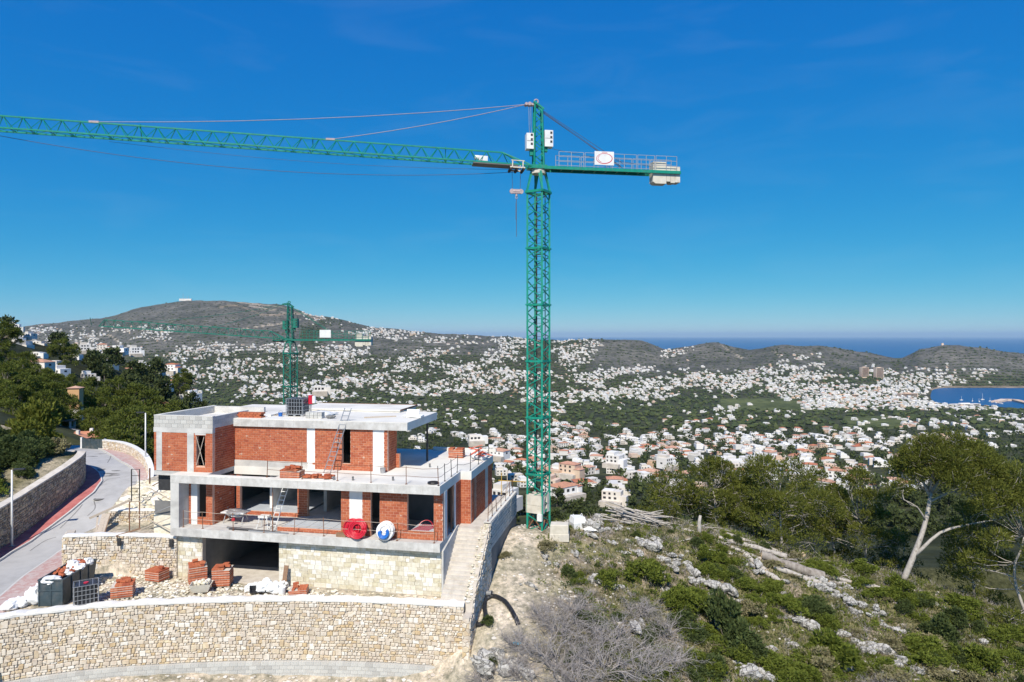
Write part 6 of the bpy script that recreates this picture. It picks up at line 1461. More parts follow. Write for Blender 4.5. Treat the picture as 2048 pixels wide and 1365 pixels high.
# shrubs
def shrub_meshes(seed, leaf, n, size, R_=1.0, H_=.9, width=.35):
    rg_ = np.random.RandomState(seed); cl = []; rr = []
    for i in range(20): a = rg_.rand()*6.28; q = rg_.rand()**.6*(.55+.45*rg_.rand()); cl.append((math.cos(a)*q*R_,math.sin(a)*q*R_,.12+H_*(1-q*q)*(.35+.65*rg_.rand())*.9)); rr.append(.2+.14*rg_.rand())
    tb = MB()
    for c in cl: branch(tb,(rg_.randn()*.05,rg_.randn()*.05,-.1),c,.02,.006,rg_,3,0,3)
    V,Fc = clump_tufts(cl,rr,n,size,rg_,.4,2,width); return mesh_of('stem',tb,M['bark']), np_mesh('foliage',V,Fc,M[leaf])
SH = {'green': [shrub_meshes(300+i,'shrub',1500,.12) for i in range(3)], 'dark': [shrub_meshes(310+i,'shrub_dark',1600,.12,.85,1.25) for i in range(2)], 'dry': [shrub_meshes(320+i,'shrub_dry',1100,.13) for i in range(2)], 'yellow': [shrub_meshes(330,'yellow_leaf',1300,.15,.9,1.1)]}
def shrub(kind, label, p, s, sz=1.0, group='shrubs on the rocky slope', i=0):
    m_ = SH[kind][i%len(SH[kind])]; t = thing('shrub', label, 'shrub', tuple(p), R.uniform(0,6), group); a_ = R.uniform(.75,1.3); t.scale = (s*a_,s/a_,s*sz); link('stem',m_[0],t); link('foliage',m_[1],t)
spots = [(1290,1092,.75),(1275,1108,.5),(1310,1085,.5),(1365,1130,.5),(1385,1150,.6),(1405,1165,.55),(1430,1175,.6),(1450,1185,.5),(1500,1130,.5),(1515,1145,.45),(1345,1135,.4),(1620,1160,.5),(1640,1175,.6),(1655,1185,.55),(1690,1205,.5),(1725,1215,.5),(1755,1240,.45),(1600,1250,.55),(1590,1240,.5),(1620,1255,.45),(1760,1305,.65),(1740,1300,.5),(1790,1325,.5),(1500,1350,.75),(1525,1360,.6),(1180,1055,.7),(1195,1045,.6),(1208,1062,.5),(1170,1072,.45),(1190,1165,.5),(1235,1180,.5),(1000,1340,.9),(1030,1345,.8),(1265,1255,.6),(1490,1265,.35),(1675,1270,.4),(1560,1195,.4),(1880,1215,.35),(1840,1345,.4),(1900,1345,.35),(1335,1185,.4),(1150,1110,.35),(1085,1115,.4),(1100,1130,.3),(1060,1175,.35),(1240,1060,.4),(1570,1165,.45),(1690,1340,.4),(1700,1180,.4)]
spots += [(1345,1112,.4),(1475,1205,.4),(1420,1195,.45),(1535,1300,.35),(1680,1195,.5),(1710,1225,.4),(1745,1228,.4),(1770,1255,.35),(1320,1120,.35),(1580,1290,.35),(1870,1240,.3),(1800,1265,.35),(1130,1200,.3),(1250,1110,.35),(1225,1090,.35),(1960,1285,.3),(1720,1290,.4)]
named = [('dark',1445,1275,1.05,1.5,'tall dark bush in the middle of the rocky slope'),('green',1385,1220,1.0,1.0,'bright green bush left of the tall dark bush'),('green',1660,1320,1.15,1.0,'wide green bush near the bottom of the slope'),('green',1290,1150,1.25,.6,'low dark green mat of shrubs below the brush pile'),('green',1215,1160,.85,.6,'low green shrub left of the shrub mat'),('green',1405,1110,.7,.8,'green shrub below the brush pile and logs'),('green',1560,1215,.8,1.0,'green bush between the white outcrops'),('dark',1880,1270,.95,.8,'dark bush low on the right slope'),('green',1960,1330,1.1,.7,'bright shrub at the bottom right corner'),('green',1850,1295,.9,.8,'bright bush right of the wide green bush'),('green',1645,1240,.7,.7,'small bright bush under the cut log'),('green',1765,1340,.8,.7,'low bush at the bottom of the right slope'),('dark',1135,1150,.5,.8,'small dark bush below the ballast blocks'),('dry',1095,1090,.6,.6,'dry tuft in front of the crane foot'),('dry',1010,1110,.35,.9,'yellowish dry tuft beside the stair wall'),('green',1430,1340,.7,.7,'low shrub in front of the tall dark bush'),('green',1545,1330,.9,.6,'spreading shrub left of the wide green bush'),('dark',975,1245,.35,.8,'small bush inside the loop of black pipe'),('dark',985,1320,.4,.7,'small bush below the black pipe'),('green',1930,1215,.9,.7,'leafy bush under the right-hand pines'),('green',1720,1140,.8,.8,'rounded shrub in front of the dark pine'),('green',1625,1125,.5,.8,'shrub beside the thick cut log'),('dark',1180,1250,.6,.8,'dark shrub showing through the dead twigs'),('dark',1500,1300,.8,.8,'olive bush right of the tall dark bush')]
for k,(kd,px,py,s,sz,lab) in enumerate(named): shrub(kd,lab,on_ground(px,py+6)+Vector((0,0,-.05)),s*1.3,sz,i=k)
rs = random.Random(51); n = 0
while n < 230:
    px, py = rs.uniform(1130,2060), rs.uniform(1050,1370)
    sky_y = np.interp(px,[1130,1220,1330,1400,1500,1600,1700,1810,1900,2060],[1060,1045,1055,1060,1085,1115,1150,1168,1200,1275])
    if py < sky_y: continue
    if any((px-a_)**2+(py-b_-8)**2 < 26**2 for a_,b_,_ in spots): continue
    p = on_ground(px,py); kd = rs.choice(['green','green','dark','dry','green']) if px > 1350 else rs.choice(['green','green','dry','dark']); dens = .9 if px > 1400 else .6
    if rs.random() > dens: continue
    n += 1; lab = {'green':'small bright green shrub','dark':'small dark green shrub','dry':'small dry straw-coloured shrub'}[kd] + ' ' + near_phrase(px,py,SLOPE_MARKS)
    shrub(kd,lab,p+Vector((0,0,-.05)),rs.uniform(.3,.85)*((1.35 if py > 1180 else 1.0) if px > 1350 else .75),rs.uniform(.5,.95),'small shrubs scattered over the slope',n)
for k in range(90):     # scrub on the bank above the road wall
    px, py = rs.uniform(-40,165), rs.uniform(868,1000)
    if py > 1000-.62*px-10: continue
    q_ = on_ground(px,py,40,64); x, Y = q_.x, q_.y
    if x > float(lw_x(Y))-.5 or Y > 63.5: continue
    kd = rs.choice(['dry','dark','dry','yellow']) if px > 70 else rs.choice(['dark','green','dark'])
    shrub(kd,{'dry':'dry brownish','dark':'dark green','green':'bright green','yellow':'yellow-green'}[kd]+' bush on the bank '+near_phrase(px,py,LEFT_MARKS),(x,Y,gz(x,Y)-.05),rs.uniform(.6,1.5),rs.uniform(.7,1.1),'bushes on the road bank',k)
for k,(px,py,Y,s) in enumerate(((70,862,66,2.2),(55,880,62,1.6),(85,850,70,1.8))): x = (px-1024)/F*Y; shrub('yellow','yellow-green young tree by the bend in the road',(x,Y,gz(x,Y)),s,1.3,'yellow-green bushes by the bend',k)
# dead grey bushes
def dead_bush(seed, R_=1.6, n=20):
    rg_ = np.random.RandomState(seed); br = MB(); tw = MB()
    def grow(p, d, L_, r, lv, mb_):
        pts = [p]; q = p.copy()
        for i in range(3): d = (d+Vector((rg_.randn(3)*.22).tolist())+Vector((0,0,.05))).normalized(); q = q+d*L_/3; pts.append(q.copy())
        (br if lv < 2 else tw).tube(pts,[r,r*.85,r*.7,r*.5],4 if lv < 2 else 3,lv < 2)
        if lv < 4:
            for _ in range(4 if lv < 3 else 3): k = rg_.randint(1,4); grow(pts[k],(d+Vector((rg_.randn(3)*.75).tolist())).normalized(),L_*(.5+.25*rg_.rand()),r*.5,lv+1,mb_)
    for i in range(n): a = 6.28*i/n+rg_.rand(); grow(Vector((0,0,-.05)),Vector((math.cos(a),math.sin(a),.55+.7*rg_.rand())).normalized(),R_*(.35+.3*rg_.rand()),.02,1,br)
    return mesh_of('branch',br,M['twig']), mesh_of('twigs',tw,M['twig'])
DB = [dead_bush(400), dead_bush(401)]
for k,(px,py,s,lab) in enumerate(((1110,1335,1.5,'largest leafless grey bush at the bottom of the slope'),(1215,1290,1.45,'leafless grey bush right of the largest one'),(1150,1225,1.0,'leafless grey bush on the upper edge of the dead thicket'),(1040,1358,1.1,'leafless grey bush in front of the retaining wall end'),(1280,1350,1.3,'leafless grey bush at the bottom beside green shrubs'),(1085,1240,.9,'leafless grey bush beside the black pipe'),(1345,1330,.95,'small leafless bush left of the tall dark bush'),(965,1368,.8,'bare dark twiggy bush at the foot of the long wall'),(1205,1350,1.4,'leafless grey bush low in the middle of the thicket'),(1150,1375,1.3,'leafless grey bush cut by the bottom edge'),(1770,1395,.9,'small leafless bush at the lower right'),(1275,1235,1.0,'leafless bush on the right side of the thicket'),(1330,1275,1.0,'leafless bush reaching towards the green shrubs'),(1035,1300,1.0,'leafless bush below the loop of black pipe'),(1120,1265,1.2,'tall leafless bush at the heart of the thicket'))):
    p = on_ground(px,py); s *= 1.2; t = thing('dead_bush', lab, 'bush', tuple(p), R.uniform(0,6), 'dead grey bushes'); t.scale = (s*1.1,s*1.1,s*.72); link('branch',DB[k%2][0],t); link('twigs',DB[k%2][1],t)
# low tangled growth over the slope
rg_ = np.random.RandomState(58)
for nm,lf,nc,nt_,sz,wd,lo,lab in (('green_undergrowth','shrub',1050,27000,.11,.3,.05,'low green growth between rocks and shrubs'),('dark_undergrowth','shrub_dark',380,9000,.11,.3,.05,'low dark green growth between rocks and shrubs'),('dry_undergrowth','shrub_dry',950,21000,.14,.12,-.3,'dry straw-coloured weeds between the rocks'),('twig_litter','twig',1000,20000,.2,.05,-.4,'grey dead twigs and stalks littering the slope')):
    px_ = rg_.uniform(1040,2090,nc*3); Y_ = rg_.uniform(30,48.5,nc*3); X_ = (px_-1024)/F*Y_; ok = (X_ > 1.4+2.5*rg_.rand(nc*3))&(vnoise(X_,Y_,1.0,33+nc)+.04*X_ > lo); X_,Y_ = X_[ok][:nc],Y_[ok][:nc]; Z_ = ground(X_,Y_)
    rr_ = rg_.uniform(.12,.42,len(X_)); V,Fc = clump_tufts(np.stack([X_,Y_,Z_+.04],1), rr_, nt_, sz, rg_, .5, 2, wd)
    tag(link(nm, np_mesh(nm,V,Fc,M[lf])), lab, 'undergrowth', kind='stuff')
# grass and loose stones over the slope
rg_ = np.random.RandomState(61); n = 44000; px = rg_.uniform(1000,2090,n); Y = rg_.uniform(30,48.5,n); X = (px-1024)/F*Y
keep = (rg_.rand(n) < np.clip((vnoise(X,Y,.8,22)+.35+.04*X),.06,1))&(X > 2+rg_.rand(n)*4); X, Y = X[keep], Y[keep]; Z = ground(X,Y)
V,Fc = tufts(np.stack([X,Y,Z],1), np.array([[0,0,1.0]])*np.ones((len(X),1)), .16, rg_, 2, .16)
tag(link('grass', np_mesh('grass',V,Fc,M['grass'])), 'grass and weeds growing between the rocks of the slope', 'grass', kind='stuff')
M['limestone'] = mat('limestone', [(.23,.22,.205),(.40,.385,.36),(.51,.49,.46),(.35,.335,.31)], 3.0, .95, .9, 11, bdist=.08)
def crack(m, scale, depth):       # fissured rock: cracks both darken the colour and cut into the face
    t = m.node_tree; N = t.nodes; L = t.links; p = N['Principled BSDF']; tc = [n for n in N if n.type == 'TEX_COORD'][0]
    nz = N.new('ShaderNodeTexNoise'); nz.inputs['Scale'].default_value = scale*.7; L.new(tc.outputs['Object'], nz.inputs['Vector'])
    av = N.new('ShaderNodeMixRGB'); av.blend_type = 'ADD'; av.inputs[0].default_value = .9; L.new(tc.outputs['Object'], av.inputs[1]); L.new(nz.outputs['Color'], av.inputs[2])
    vo = N.new('ShaderNodeTexVoronoi'); vo.feature = 'DISTANCE_TO_EDGE'; vo.inputs['Scale'].default_value = scale; L.new(av.outputs[0], vo.inputs['Vector'])
    rp = N.new('ShaderNodeValToRGB'); rp.color_ramp.elements[0].position = .0; rp.color_ramp.elements[1].position = .07; rp.color_ramp.elements[0].color = (.45,.43,.40,1); rp.color_ramp.elements[1].color = (1,1,1,1); L.new(vo.outputs[0], rp.inputs[0])
    mu = N.new('ShaderNodeMixRGB'); mu.blend_type = 'MULTIPLY'; mu.inputs[0].default_value = .9; L.new(p.inputs['Base Color'].links[0].from_socket, mu.inputs[1]); L.new(rp.outputs[0], mu.inputs[2]); L.new(mu.outputs[0], p.inputs['Base Color'])
    b = N.new('ShaderNodeBump'); b.inputs['Strength'].default_value = 1; b.inputs['Distance'].default_value = depth; L.new(rp.outputs[0], b.inputs['Height']); L.new(p.inputs['Normal'].links[0].from_socket, b.inputs['Normal']); L.new(b.outputs[0], p.inputs['Normal'])
crack(M['limestone'], 2.3, .07)
M['spoil'] = mat('spoil_stone', [(.46,.40,.34),(.58,.53,.47),(.68,.64,.59),(.52,.45,.38)], 5, .95, .4, 22, island=True)
n = 5200; px = rg_.uniform(945,2060,n); Y = rg_.uniform(31,48.5,n); X = (px-1024)/F*Y; keep = (rg_.rand(n) < np.where(X < 6,.9,.4))&(w2h(X,Y)[0] > 2.1); X,Y = X[keep],Y[keep]; Z = ground(X,Y)
b = MB()
for i in range(len(X)): s = .02+.07*rg_.rand()**3+(.07*rg_.rand() if rg_.rand() < .05 else 0); b.blob((X[i],Y[i],Z[i]+s*.25),(s*1.3,s,s*.75),i,.35,0)
tag(obj('loose_stones', b, M['spoil']), 'loose pale stones scattered over the slope', 'stones', kind='stuff')
b = MB()
n = 900; X = rg_.uniform(-30,-3,n); Y = wall_y(X)-rg_.uniform(.3,2.5,n)
for i in range(n): s = .03+.09*rg_.rand()**2; b.blob((X[i],Y[i],gz(X[i],Y[i])+s*.2),(s*1.3,s,s*.7),i+7,.35,0)
tag(obj('foot_rubble', b, M['spoil']), 'stony rubble along the foot of the long wall', 'rubble', kind='stuff')
# limestone outcrops
def rock(label, p, r, seed, group='white limestone outcrops'):
    b = MB(); rq = random.Random(seed); st = rq.gauss(-.75,.35); n = rq.choice([5,6,7,9])
    for k in range(n):
        l = r*rq.uniform(.22,.55); d = rq.gauss(0,.55)*r; e = rq.gauss(0,.3)*r
        q = MB(); q.blob((0,0,0),(l,l*rq.uniform(.35,.6),l*rq.uniform(.45,.85)),seed*11+k,.42,1)
        rot = Matrix.Rotation(st+rq.gauss(0,.2),4,'Z') @ Matrix.Rotation(rq.gauss(.35,.25),4,'X') @ Matrix.Rotation(rq.gauss(0,.3),4,'Y')
        o_ = Vector((math.cos(st)*d-math.sin(st)*e, math.sin(st)*d+math.cos(st)*e, l*rq.uniform(-.1,.2)))
        b.add([rot @ Vector(v) + o_ for v in q.v], q.f)
    return tag(obj('limestone_rock', b, M['limestone'], None, False, tuple(p)), label, 'rock', group)
for k,(px,py,r) in enumerate(spots):
    lab = ('jagged white rock ' if r > .48 else 'small pale rock ')+near_phrase(px,py,[m_ for m_ in SLOPE_MARKS if 'rock' not in m_[0]])
    rock(lab, on_ground(px,py)+Vector((0,0,.2*r)), r*1.3, 500+k)
# logs
def log(label, a, b_, r, m='bark_pale', up=.8):
    p, q = on_ground(*a), on_ground(*b_); p.z += r*up; q.z += r*up; d = q-p
    t = thing('log', label, 'log', tuple(p), 0, 'felled logs on the slope'); rq = np.random.RandomState(int(a[0]))
    pts = [d*(i/7)+Vector((rq.randn(3)*r*.12).tolist())*(0 if i in (0,7) else 1) for i in range(8)]
    obj('bark', MB().tube(pts,[r*(.85+.15*i/7)*(1+.06*rq.randn()) for i in range(8)],10,False), M[m], t, True)
    dn = d.normalized()
    for e,s in ((pts[0],.84),(pts[-1],.99)):
        k = MB(); k.tube([e-dn*.01,e+dn*.012],r*s,10); obj('cut_end', k, M['cut_wood'], t)
    return t
log('long thin log lying highest at the edge of the trees', (1405,1048), (1606,1114), .17)
log('pale log just below the long thin log', (1437,1080), (1572,1118), .17)
log('thickest log with dark furrowed bark and fresh cut end', (1522,1118), (1646,1162), .30, 'bark')
log('short steep log left of the thickest log', (1488,1112), (1532,1148), .16)
log('short fat log piece below the steep log', (1530,1148), (1560,1168), .18)
log('log lying in front of the thickest log', (1547,1138), (1640,1172), .17)
log('long isolated log at the right end of the slope', (1722,1172), (1850,1202), .15)
log('small log piece between the thickest and the isolated log', (1658,1168), (1692,1172), .12)
log('slim log between the long thin log and the pale log', (1452,1070), (1562,1108), .11)
log('slim log right above the short steep log', (1462,1098), (1522,1122), .12)
log('slim log right of the thickest log end', (1604,1142), (1702,1168), .11)
log('thin pole lying left of the standing stump', (1340,1056), (1398,1068), .07)
log('slanting broken trunk left of the logs', (1372,1040), (1396,1056), .1)
p = on_ground(1398,1072); t = thing('standing_stump', 'upright pale broken trunk beside the start of the logs', 'stump', tuple(p), 0); obj('trunk', MB().tube([(0,0,-.1),(.03,0,.5),(.02,.02,.9),(.1,.02,1.35)],[.16,.13,.12,.09],8), M['bark_pale'], t, True); obj('cut_end', MB().tube([(-.08,-.15,.06),(-.09,-.2,.06)],.12,9), M['cut_wood'], t)
p, q = on_ground(1355,1086), on_ground(1412,1078); tag(obj('fallen_branch', MB().tube([p+Vector((0,0,.05)),p.lerp(q,.4)+Vector((0,0,.12)),q+Vector((0,0,.06))],[.05,.05,.03],6), M['bark_pale'], None, True), 'curved grey branch lying left of the logs', 'branch')
t = thing('branch_litter', 'tangle of thin cut branches strewn along the logs', 'branches', tuple(on_ground(1500,1100)), 0); rq = random.Random(78); o_ = on_ground(1500,1100)
for i in range(60):
    s_ = rq.random(); p = on_ground(1400+300*s_+rq.uniform(-30,30), 1062+100*s_+rq.uniform(-14,22)); a = rq.gauss(-.5,.7); l = rq.uniform(.3,1.1); d = Vector((math.cos(a),math.sin(a)*.8,rq.gauss(0,.12))); q_ = p-o_+Vector((0,0,.08))
    obj('branch', MB().tube([q_-d*l,q_+Vector((0,0,rq.uniform(0,.12))),q_+d*l],[.03,.025,.01],4), M['bark_pale'], t)
t = thing('brush_pile', 'pile of long grey cut branches on the hill top', 'branches', tuple(on_ground(1280,1046)), 0); rq = random.Random(77)
for i in range(54):
    c = Vector((rq.gauss(0,.55),rq.gauss(0,.35),.1+rq.random()*.75)); a = rq.gauss(-.12,.22); l = rq.uniform(1.0,1.9); d = Vector((math.cos(a),rq.gauss(0,.3),-.16+rq.gauss(0,.12))); n_ = Vector((0,0,rq.uniform(.05,.3)))
    c.z = max(.1,c.z*(1-abs(c.x)/2.8)); obj('branch', MB().tube([c-d*l,c-n_*.6,c+d*l*.9],[.05,.045,.025],5), M['bark_pale'], t)
# ---------------------------------------------------------------- houses and woods of the valley
M['wall_white'] = mat('limewash', [(.60,.58,.55),(.74,.73,.71),(.80,.79,.78),(.66,.60,.53),(.70,.69,.67)], .05, .9, island=True, spec=.1)
M['wall_cream'] = mat('cream_render', [(.62,.45,.33),(.66,.52,.42),(.60,.42,.28)], .05, .9, island=True, spec=.1)
M['tile'] = mat('clay_tile', [(.42,.15,.08),(.50,.22,.13),(.46,.26,.18),(.55,.34,.25),(.40,.13,.07)], .8, .9, .3, 6, island=True, spec=.1)
M['ochre'] = mat('ochre_render', [(.56,.33,.16),(.62,.38,.20)], .6, .9, .2, 12)
M['paving'] = mat('terrace_paving', [(.45,.40,.34),(.55,.50,.44)], .3, .9, island=True)
def boxT(x0,x1,y0,y1,z0,z1):
    V = np.array([(x0,y0,z0),(x1,y0,z0),(x1,y1,z0),(x0,y1,z0),(x0,y0,z1),(x1,y0,z1),(x1,y1,z1),(x0,y1,z1)],float)
    return V, np.array([(4,5,6),(4,6,7),(0,1,5),(0,5,4),(1,2,6),(1,6,5),(2,3,7),(2,7,6),(3,0,4),(3,4,7)])
def hipT(x0,x1,y0,y1,z0,h,o=.35):
    x0,x1,y0,y1 = x0-o,x1+o,y0-o,y1+o; d = min(x1-x0,y1-y0)/2; ym = (y0+y1)/2; xm = (x0+x1)/2
    if x1-x0 >= y1-y0: r = [(x0+d,ym,z0+h),(x1-d,ym,z0+h)]
    else: r = [(xm,y0+d,z0+h),(xm,y1-d,z0+h)]
    V = np.array([(x0,y0,z0),(x1,y0,z0),(x1,y1,z0),(x0,y1,z0)]+r,float)
    if x1-x0 >= y1-y0: Fc = [(0,1,5),(0,5,4),(1,2,5),(2,3,4),(2,4,5),(3,0,4),(0,2,1),(0,3,2)]
    else: Fc = [(0,1,4),(1,2,5),(1,5,4),(2,3,5),(3,0,4),(3,4,5),(0,2,1),(0,3,2)]
    return V, np.array(Fc)
def quadT(x0,x1,y,z0,z1): return np.array([(x0,y,z0),(x1,y,z0),(x1,y,z1),(x0,y,z1)],float), np.array([(0,1,2),(0,2,3)])
def qx(x,y0,y1,z0,z1): return np.array([(x,y0,z0),(x,y1,z0),(x,y1,z1),(x,y0,z1)],float), np.array([(0,1,2),(0,2,3)])
def house_kind(seed):
    """list of (part name, V, F): walls reach below ground so slopes stay covered"""
    rq = random.Random(seed); W = rq.uniform(4.5,7); D = rq.uniform(3.8,5.2); H_ = rq.choice([3.2,3.4,6.0,6.2]); P = []
    P.append(('wall',*boxT(-W,W,-D,D,-3,H_)))
    w2 = rq.uniform(2.5,4.5); sx = rq.choice([-1,1]); h2 = 3.1 if H_ > 5 else 2.6
    x0,x1 = (W-.5,W+w2) if sx > 0 else (-W-w2,-W+.5)
    P.append(('wing',*boxT(x0,x1,-D*.8-1.2,D*.5,-3,h2)))
    roof = rq.choice(['flat','hip','flat','flat'])
    if roof == 'hip': P.append(('roof',*hipT(-W,W,-D,D,H_+.02,rq.uniform(1.2,1.8)))); P.append(('wing_roof',*hipT(x0,x1,-D*.8-1.2,D*.5,h2+.02,.9)))
    else:
        P.append(('parapet',*boxT(-W+.6,W*.2,-D+.8,D-.6,H_,H_+rq.choice([.4,2.4]))))
    zs = (1.0,) if H_ < 4 else (1.0,3.9)
    for z in zs:
        for k in range(3):
            x = -W+1.0+k*(2*W-2)/3; P.append(('window',*quadT(x,x+rq.uniform(1.1,1.9),-D-.04,z-.2,z+1.3)))
    P.append(('window',*(qx(W+.04,-1,1,.9,2.2) if sx < 0 else qx(-W-.04,1,-1,.9,2.2))))
    P.append(('terrace',*boxT(-W-1,W+1,-D-4.5,-D,-4,-.35)))
    return P, roof
HK = [house_kind(700+i) for i in range(12)]
PM = {'wall':'wall_white','wing':'wall_white','parapet':'wall_white','roof':'tile','wing_roof':'tile','window':'dark_hole','terrace':'paving','chimney':'wall_white'}
MI = {'wall_white':0,'wall_cream':1,'tile':2,'dark_hole':3,'paving':4}

rg_ = np.random.RandomState(90)
def sight(px, py):
    """distance at which the sight line through photo pixel meets the land (vectorised), nan if sky"""
    out = np.full(len(px), np.nan); YS = np.exp(np.linspace(math.log(68), math.log(5200), 300))
    for s in range(0,len(px),4000):
        p = px[s:s+4000,None]; X = (p-1024)/F*YS[None]; z = zfar(X, np.broadcast_to(YS[None],X.shape), False); q = 672-z/YS[None]*F
        hit = q <= py[s:s+4000,None]; i = hit.argmax(1); ok = hit.any(1); out[s:s+4000] = np.where(ok, YS[i]*(1-rg_.rand(len(i))*.004), np.nan)
    return out
SKY = lerp_tab([(600,622),(640,632),(700,645),(780,655),(850,662),(950,667),(1050,668)])
def hprob(px, py):
    h = np.zeros(len(px))
    def zone(x0,x1,y0,y1,p,f=12):
        nonlocal h
        m_ = sstep(x0-f,x0+f,px)*sstep(x1+f,x1-f,px)*sstep(y0-f*.5,y0+f*.5,py)*sstep(y1+f*.5,y1-f*.5,py); h = np.maximum(h,m_*p)
    zone(980,1950,872,990,.62); zone(1180,1640,885,960,.85); zone(820,1010,868,1010,.5); zone(700,1500,806,868,.14); zone(1400,2100,822,900,.18)
    zone(330,1060,702,802,.55); zone(1040,1900,738,800,.62); zone(1600,1860,772,818,1.0); zone(1840,1995,799,823,1.0,6); zone(1110,1200,682,735,.85); zone(1330,1385,697,745,.6); zone(1565,1650,714,762,.9); zone(1815,1990,744,769,.75,5)
    zone(1640,1820,745,790,.6); zone(350,700,690,790,.45); zone(60,345,655,800,.35); zone(900,1200,800,845,.22); zone(560,760,800,870,.3); zone(1430,1560,828,872,.25); zone(1850,2060,828,862,.3); zone(1650,1900,905,985,.5); zone(1050,1180,850,985,.45)
    rid = sstep(590,640,px)*sstep(1065,1040,px)*(py > SKY(px)-4)*(py < SKY(px)+26-12*np.clip((px-900)/150,0,1)); h = np.maximum(h, rid*.9)
    zone(1000,1080,668,700,.8,6)
    n = .5+.5*np.sin(px*.021+2*np.sin(py*.05))*np.sin(py*.083+1.7*np.sin(px*.013)); n2 = .5+.5*np.sin(px*.055+3*np.sin(py*.11+px*.01))
    bl = np.clip((vnoise(px*.45,py*1.9,.035,41)+.6*vnoise(px*.45,py*1.9,.09,42)+.22)*2.6,.04,1.25); bl = np.where((py > 868)&(px > 960)&(px < 1900), np.maximum(bl,.6), bl); bl = np.where((py > 772)&(py < 823)&(px > 1600)&(px < 2010), 1.1, bl); h = h*bl
    n3 = .5+.5*np.sin(px*.13+2.5*np.sin(py*.31))*np.sin(py*.27+2*np.sin(px*.09))
    return h*np.clip(.25+.7*n+.4*n2+.5*n3,0.1,1.6)
def field_mask(px, py):
    f = np.zeros(len(px),bool)
    for (a0,a1,c0,c1) in ((1440,1710,799,820),(1690,1815,834,856),(1150,1260,784,794)): f |= (px>a0)&(px<a1)&(py>c0)&(py<c1)
    return f
N0 = 82000; px = rg_.uniform(-60,2110,N0); py = rg_.uniform(626,1010,N0); Yh = sight(px,py)
acc = hprob(px,py)*np.clip((Yh/2900)**2,0,1.0)*np.where(Yh<480,.8,np.where(Yh<1300,1.7,1.4)); ok = ~np.isnan(Yh) & (rg_.rand(N0) < acc) & (Yh > 150) & ~((px < 400)&(Yh < 430))
px, py, Yh = px[ok], py[ok], Yh[ok]; Xh = (px-1024)/F*Yh; Zh = zfar(Xh,Yh); ok = Zh > -212; px,py,Xh,Yh,Zh = px[ok],py[ok],Xh[ok],Yh[ok],Zh[ok]
# keep neighbours apart
cell = {}; keep = np.zeros(len(Xh),bool)
for i in np.argsort(Yh):
    d = 15.5 if Yh[i] < 1300 else 9.5
    k = (int(Xh[i]//d),int(Yh[i]//d)); bad = any(math.hypot(Xh[i]-Xh[j],Yh[i]-Yh[j]) < d*.95 for a in (-1,0,1) for b in (-1,0,1) for j in cell.get((k[0]+a,k[1]+b,d),[]))
    if not bad: cell.setdefault((k[0],k[1],d),[]).append(i); keep[i] = True
px,py,Xh,Yh,Zh = px[keep],py[keep],Xh[keep],Yh[keep],Zh[keep]
# villas one can name on the left slope and just below the hill
named_v = [(30,662,255,.36,7,'white villa with a dome-like roof at the top left of the ridge'),(78,738,175,.45,1,'flat white house half hidden by pines on the left slope'),(212,738,265,.55,0,'large white villa with wide terraces on the left slope'),(312,818,205,.42,2,'white villa with brown hipped roof just left of the unfinished villa'),(300,765,300,.5,3,'white stepped houses below the ridge road'),(75,694,255,.3,5,'big white terraced villa below the ridge top'),(40,700,235,.45,6,'red-roofed villa at the left under the ridge'),(270,708,330,.45,7,'white villa at the right end of the left ridge'),(170,702,290,.4,8,'white villa behind the lone round pine'),(240,705,320,.5,9,'white villa on the ridge above the wooded slope'),(385,797,300,.55,10,'white modern villa beyond the dark pines'),(345,742,360,.5,11,'white villa below the ridge near the second crane jib'),(140,732,270,.3,2,'low white house in the middle of the left ridge'),
 (640,782,520,1.0,3,'white villa seen above the roof beside the second crane'),(950,880,560,1.1,0,'bright white villa at the pine wood edge behind the terrace'),(1000,910,470,.9,1,'white villa beyond the terrace corner'),(1125,985,345,1.0,2,'red-roofed white villa directly right of the crane mast'),(1140,945,480,1.0,4,'orange villa with tiled roofs right of the crane mast'),(1010,1005,250,.8,7,'low white house just beyond the walkway end'),(1230,925,560,1.0,6,'white villa with red roof below the pine wood'),(1330,930,560,1.0,8,'white modern villa above the small crest pine'),(1225,1000,320,.7,5,'white house below the hill left of the brush pile'),(1690,1105,270,1.1,2,'red-roofed house glimpsed between the crest pines'),(1640,1110,260,.8,9,'white house glimpsed behind the bushy pine'),(1870,1110,270,.8,4,'white and orange house glimpsed under the leaning pine'),(1960,1150,240,.7,2,'red roof glimpsed at the right under the pines'),(1780,1060,310,.8,6,'white house glimpsed left of the leaning pine'),(1460,1030,330,.9,5,'white house behind the slim-trunked pine')]
named_v += [(x_,y_,Y_,.33,k_,l_) for x_,y_,Y_,k_,l_ in ((100,705,262,1,'small white house right of the terraced villa on the ridge'),(190,712,280,5,'small white house just right of the lone pine'),(225,722,285,3,'small white house above the big terraced villa'),(255,745,280,1,'small white house right of the big terraced villa'),(285,735,300,8,'small white house near the end of the left ridge'),(320,748,320,0,'small white house over the wooded end of the ridge'),(330,780,260,6,'small white house beside the dark pines near the site'),(60,675,262,10,'small white house under the ridge top'),(205,700,300,11,'small white house high on the ridge beyond the lone pine'),(155,745,235,9,'small white house between pines in mid slope'),(118,715,270,3,'small white house left of the lone pine'))]
rv = random.Random(4)
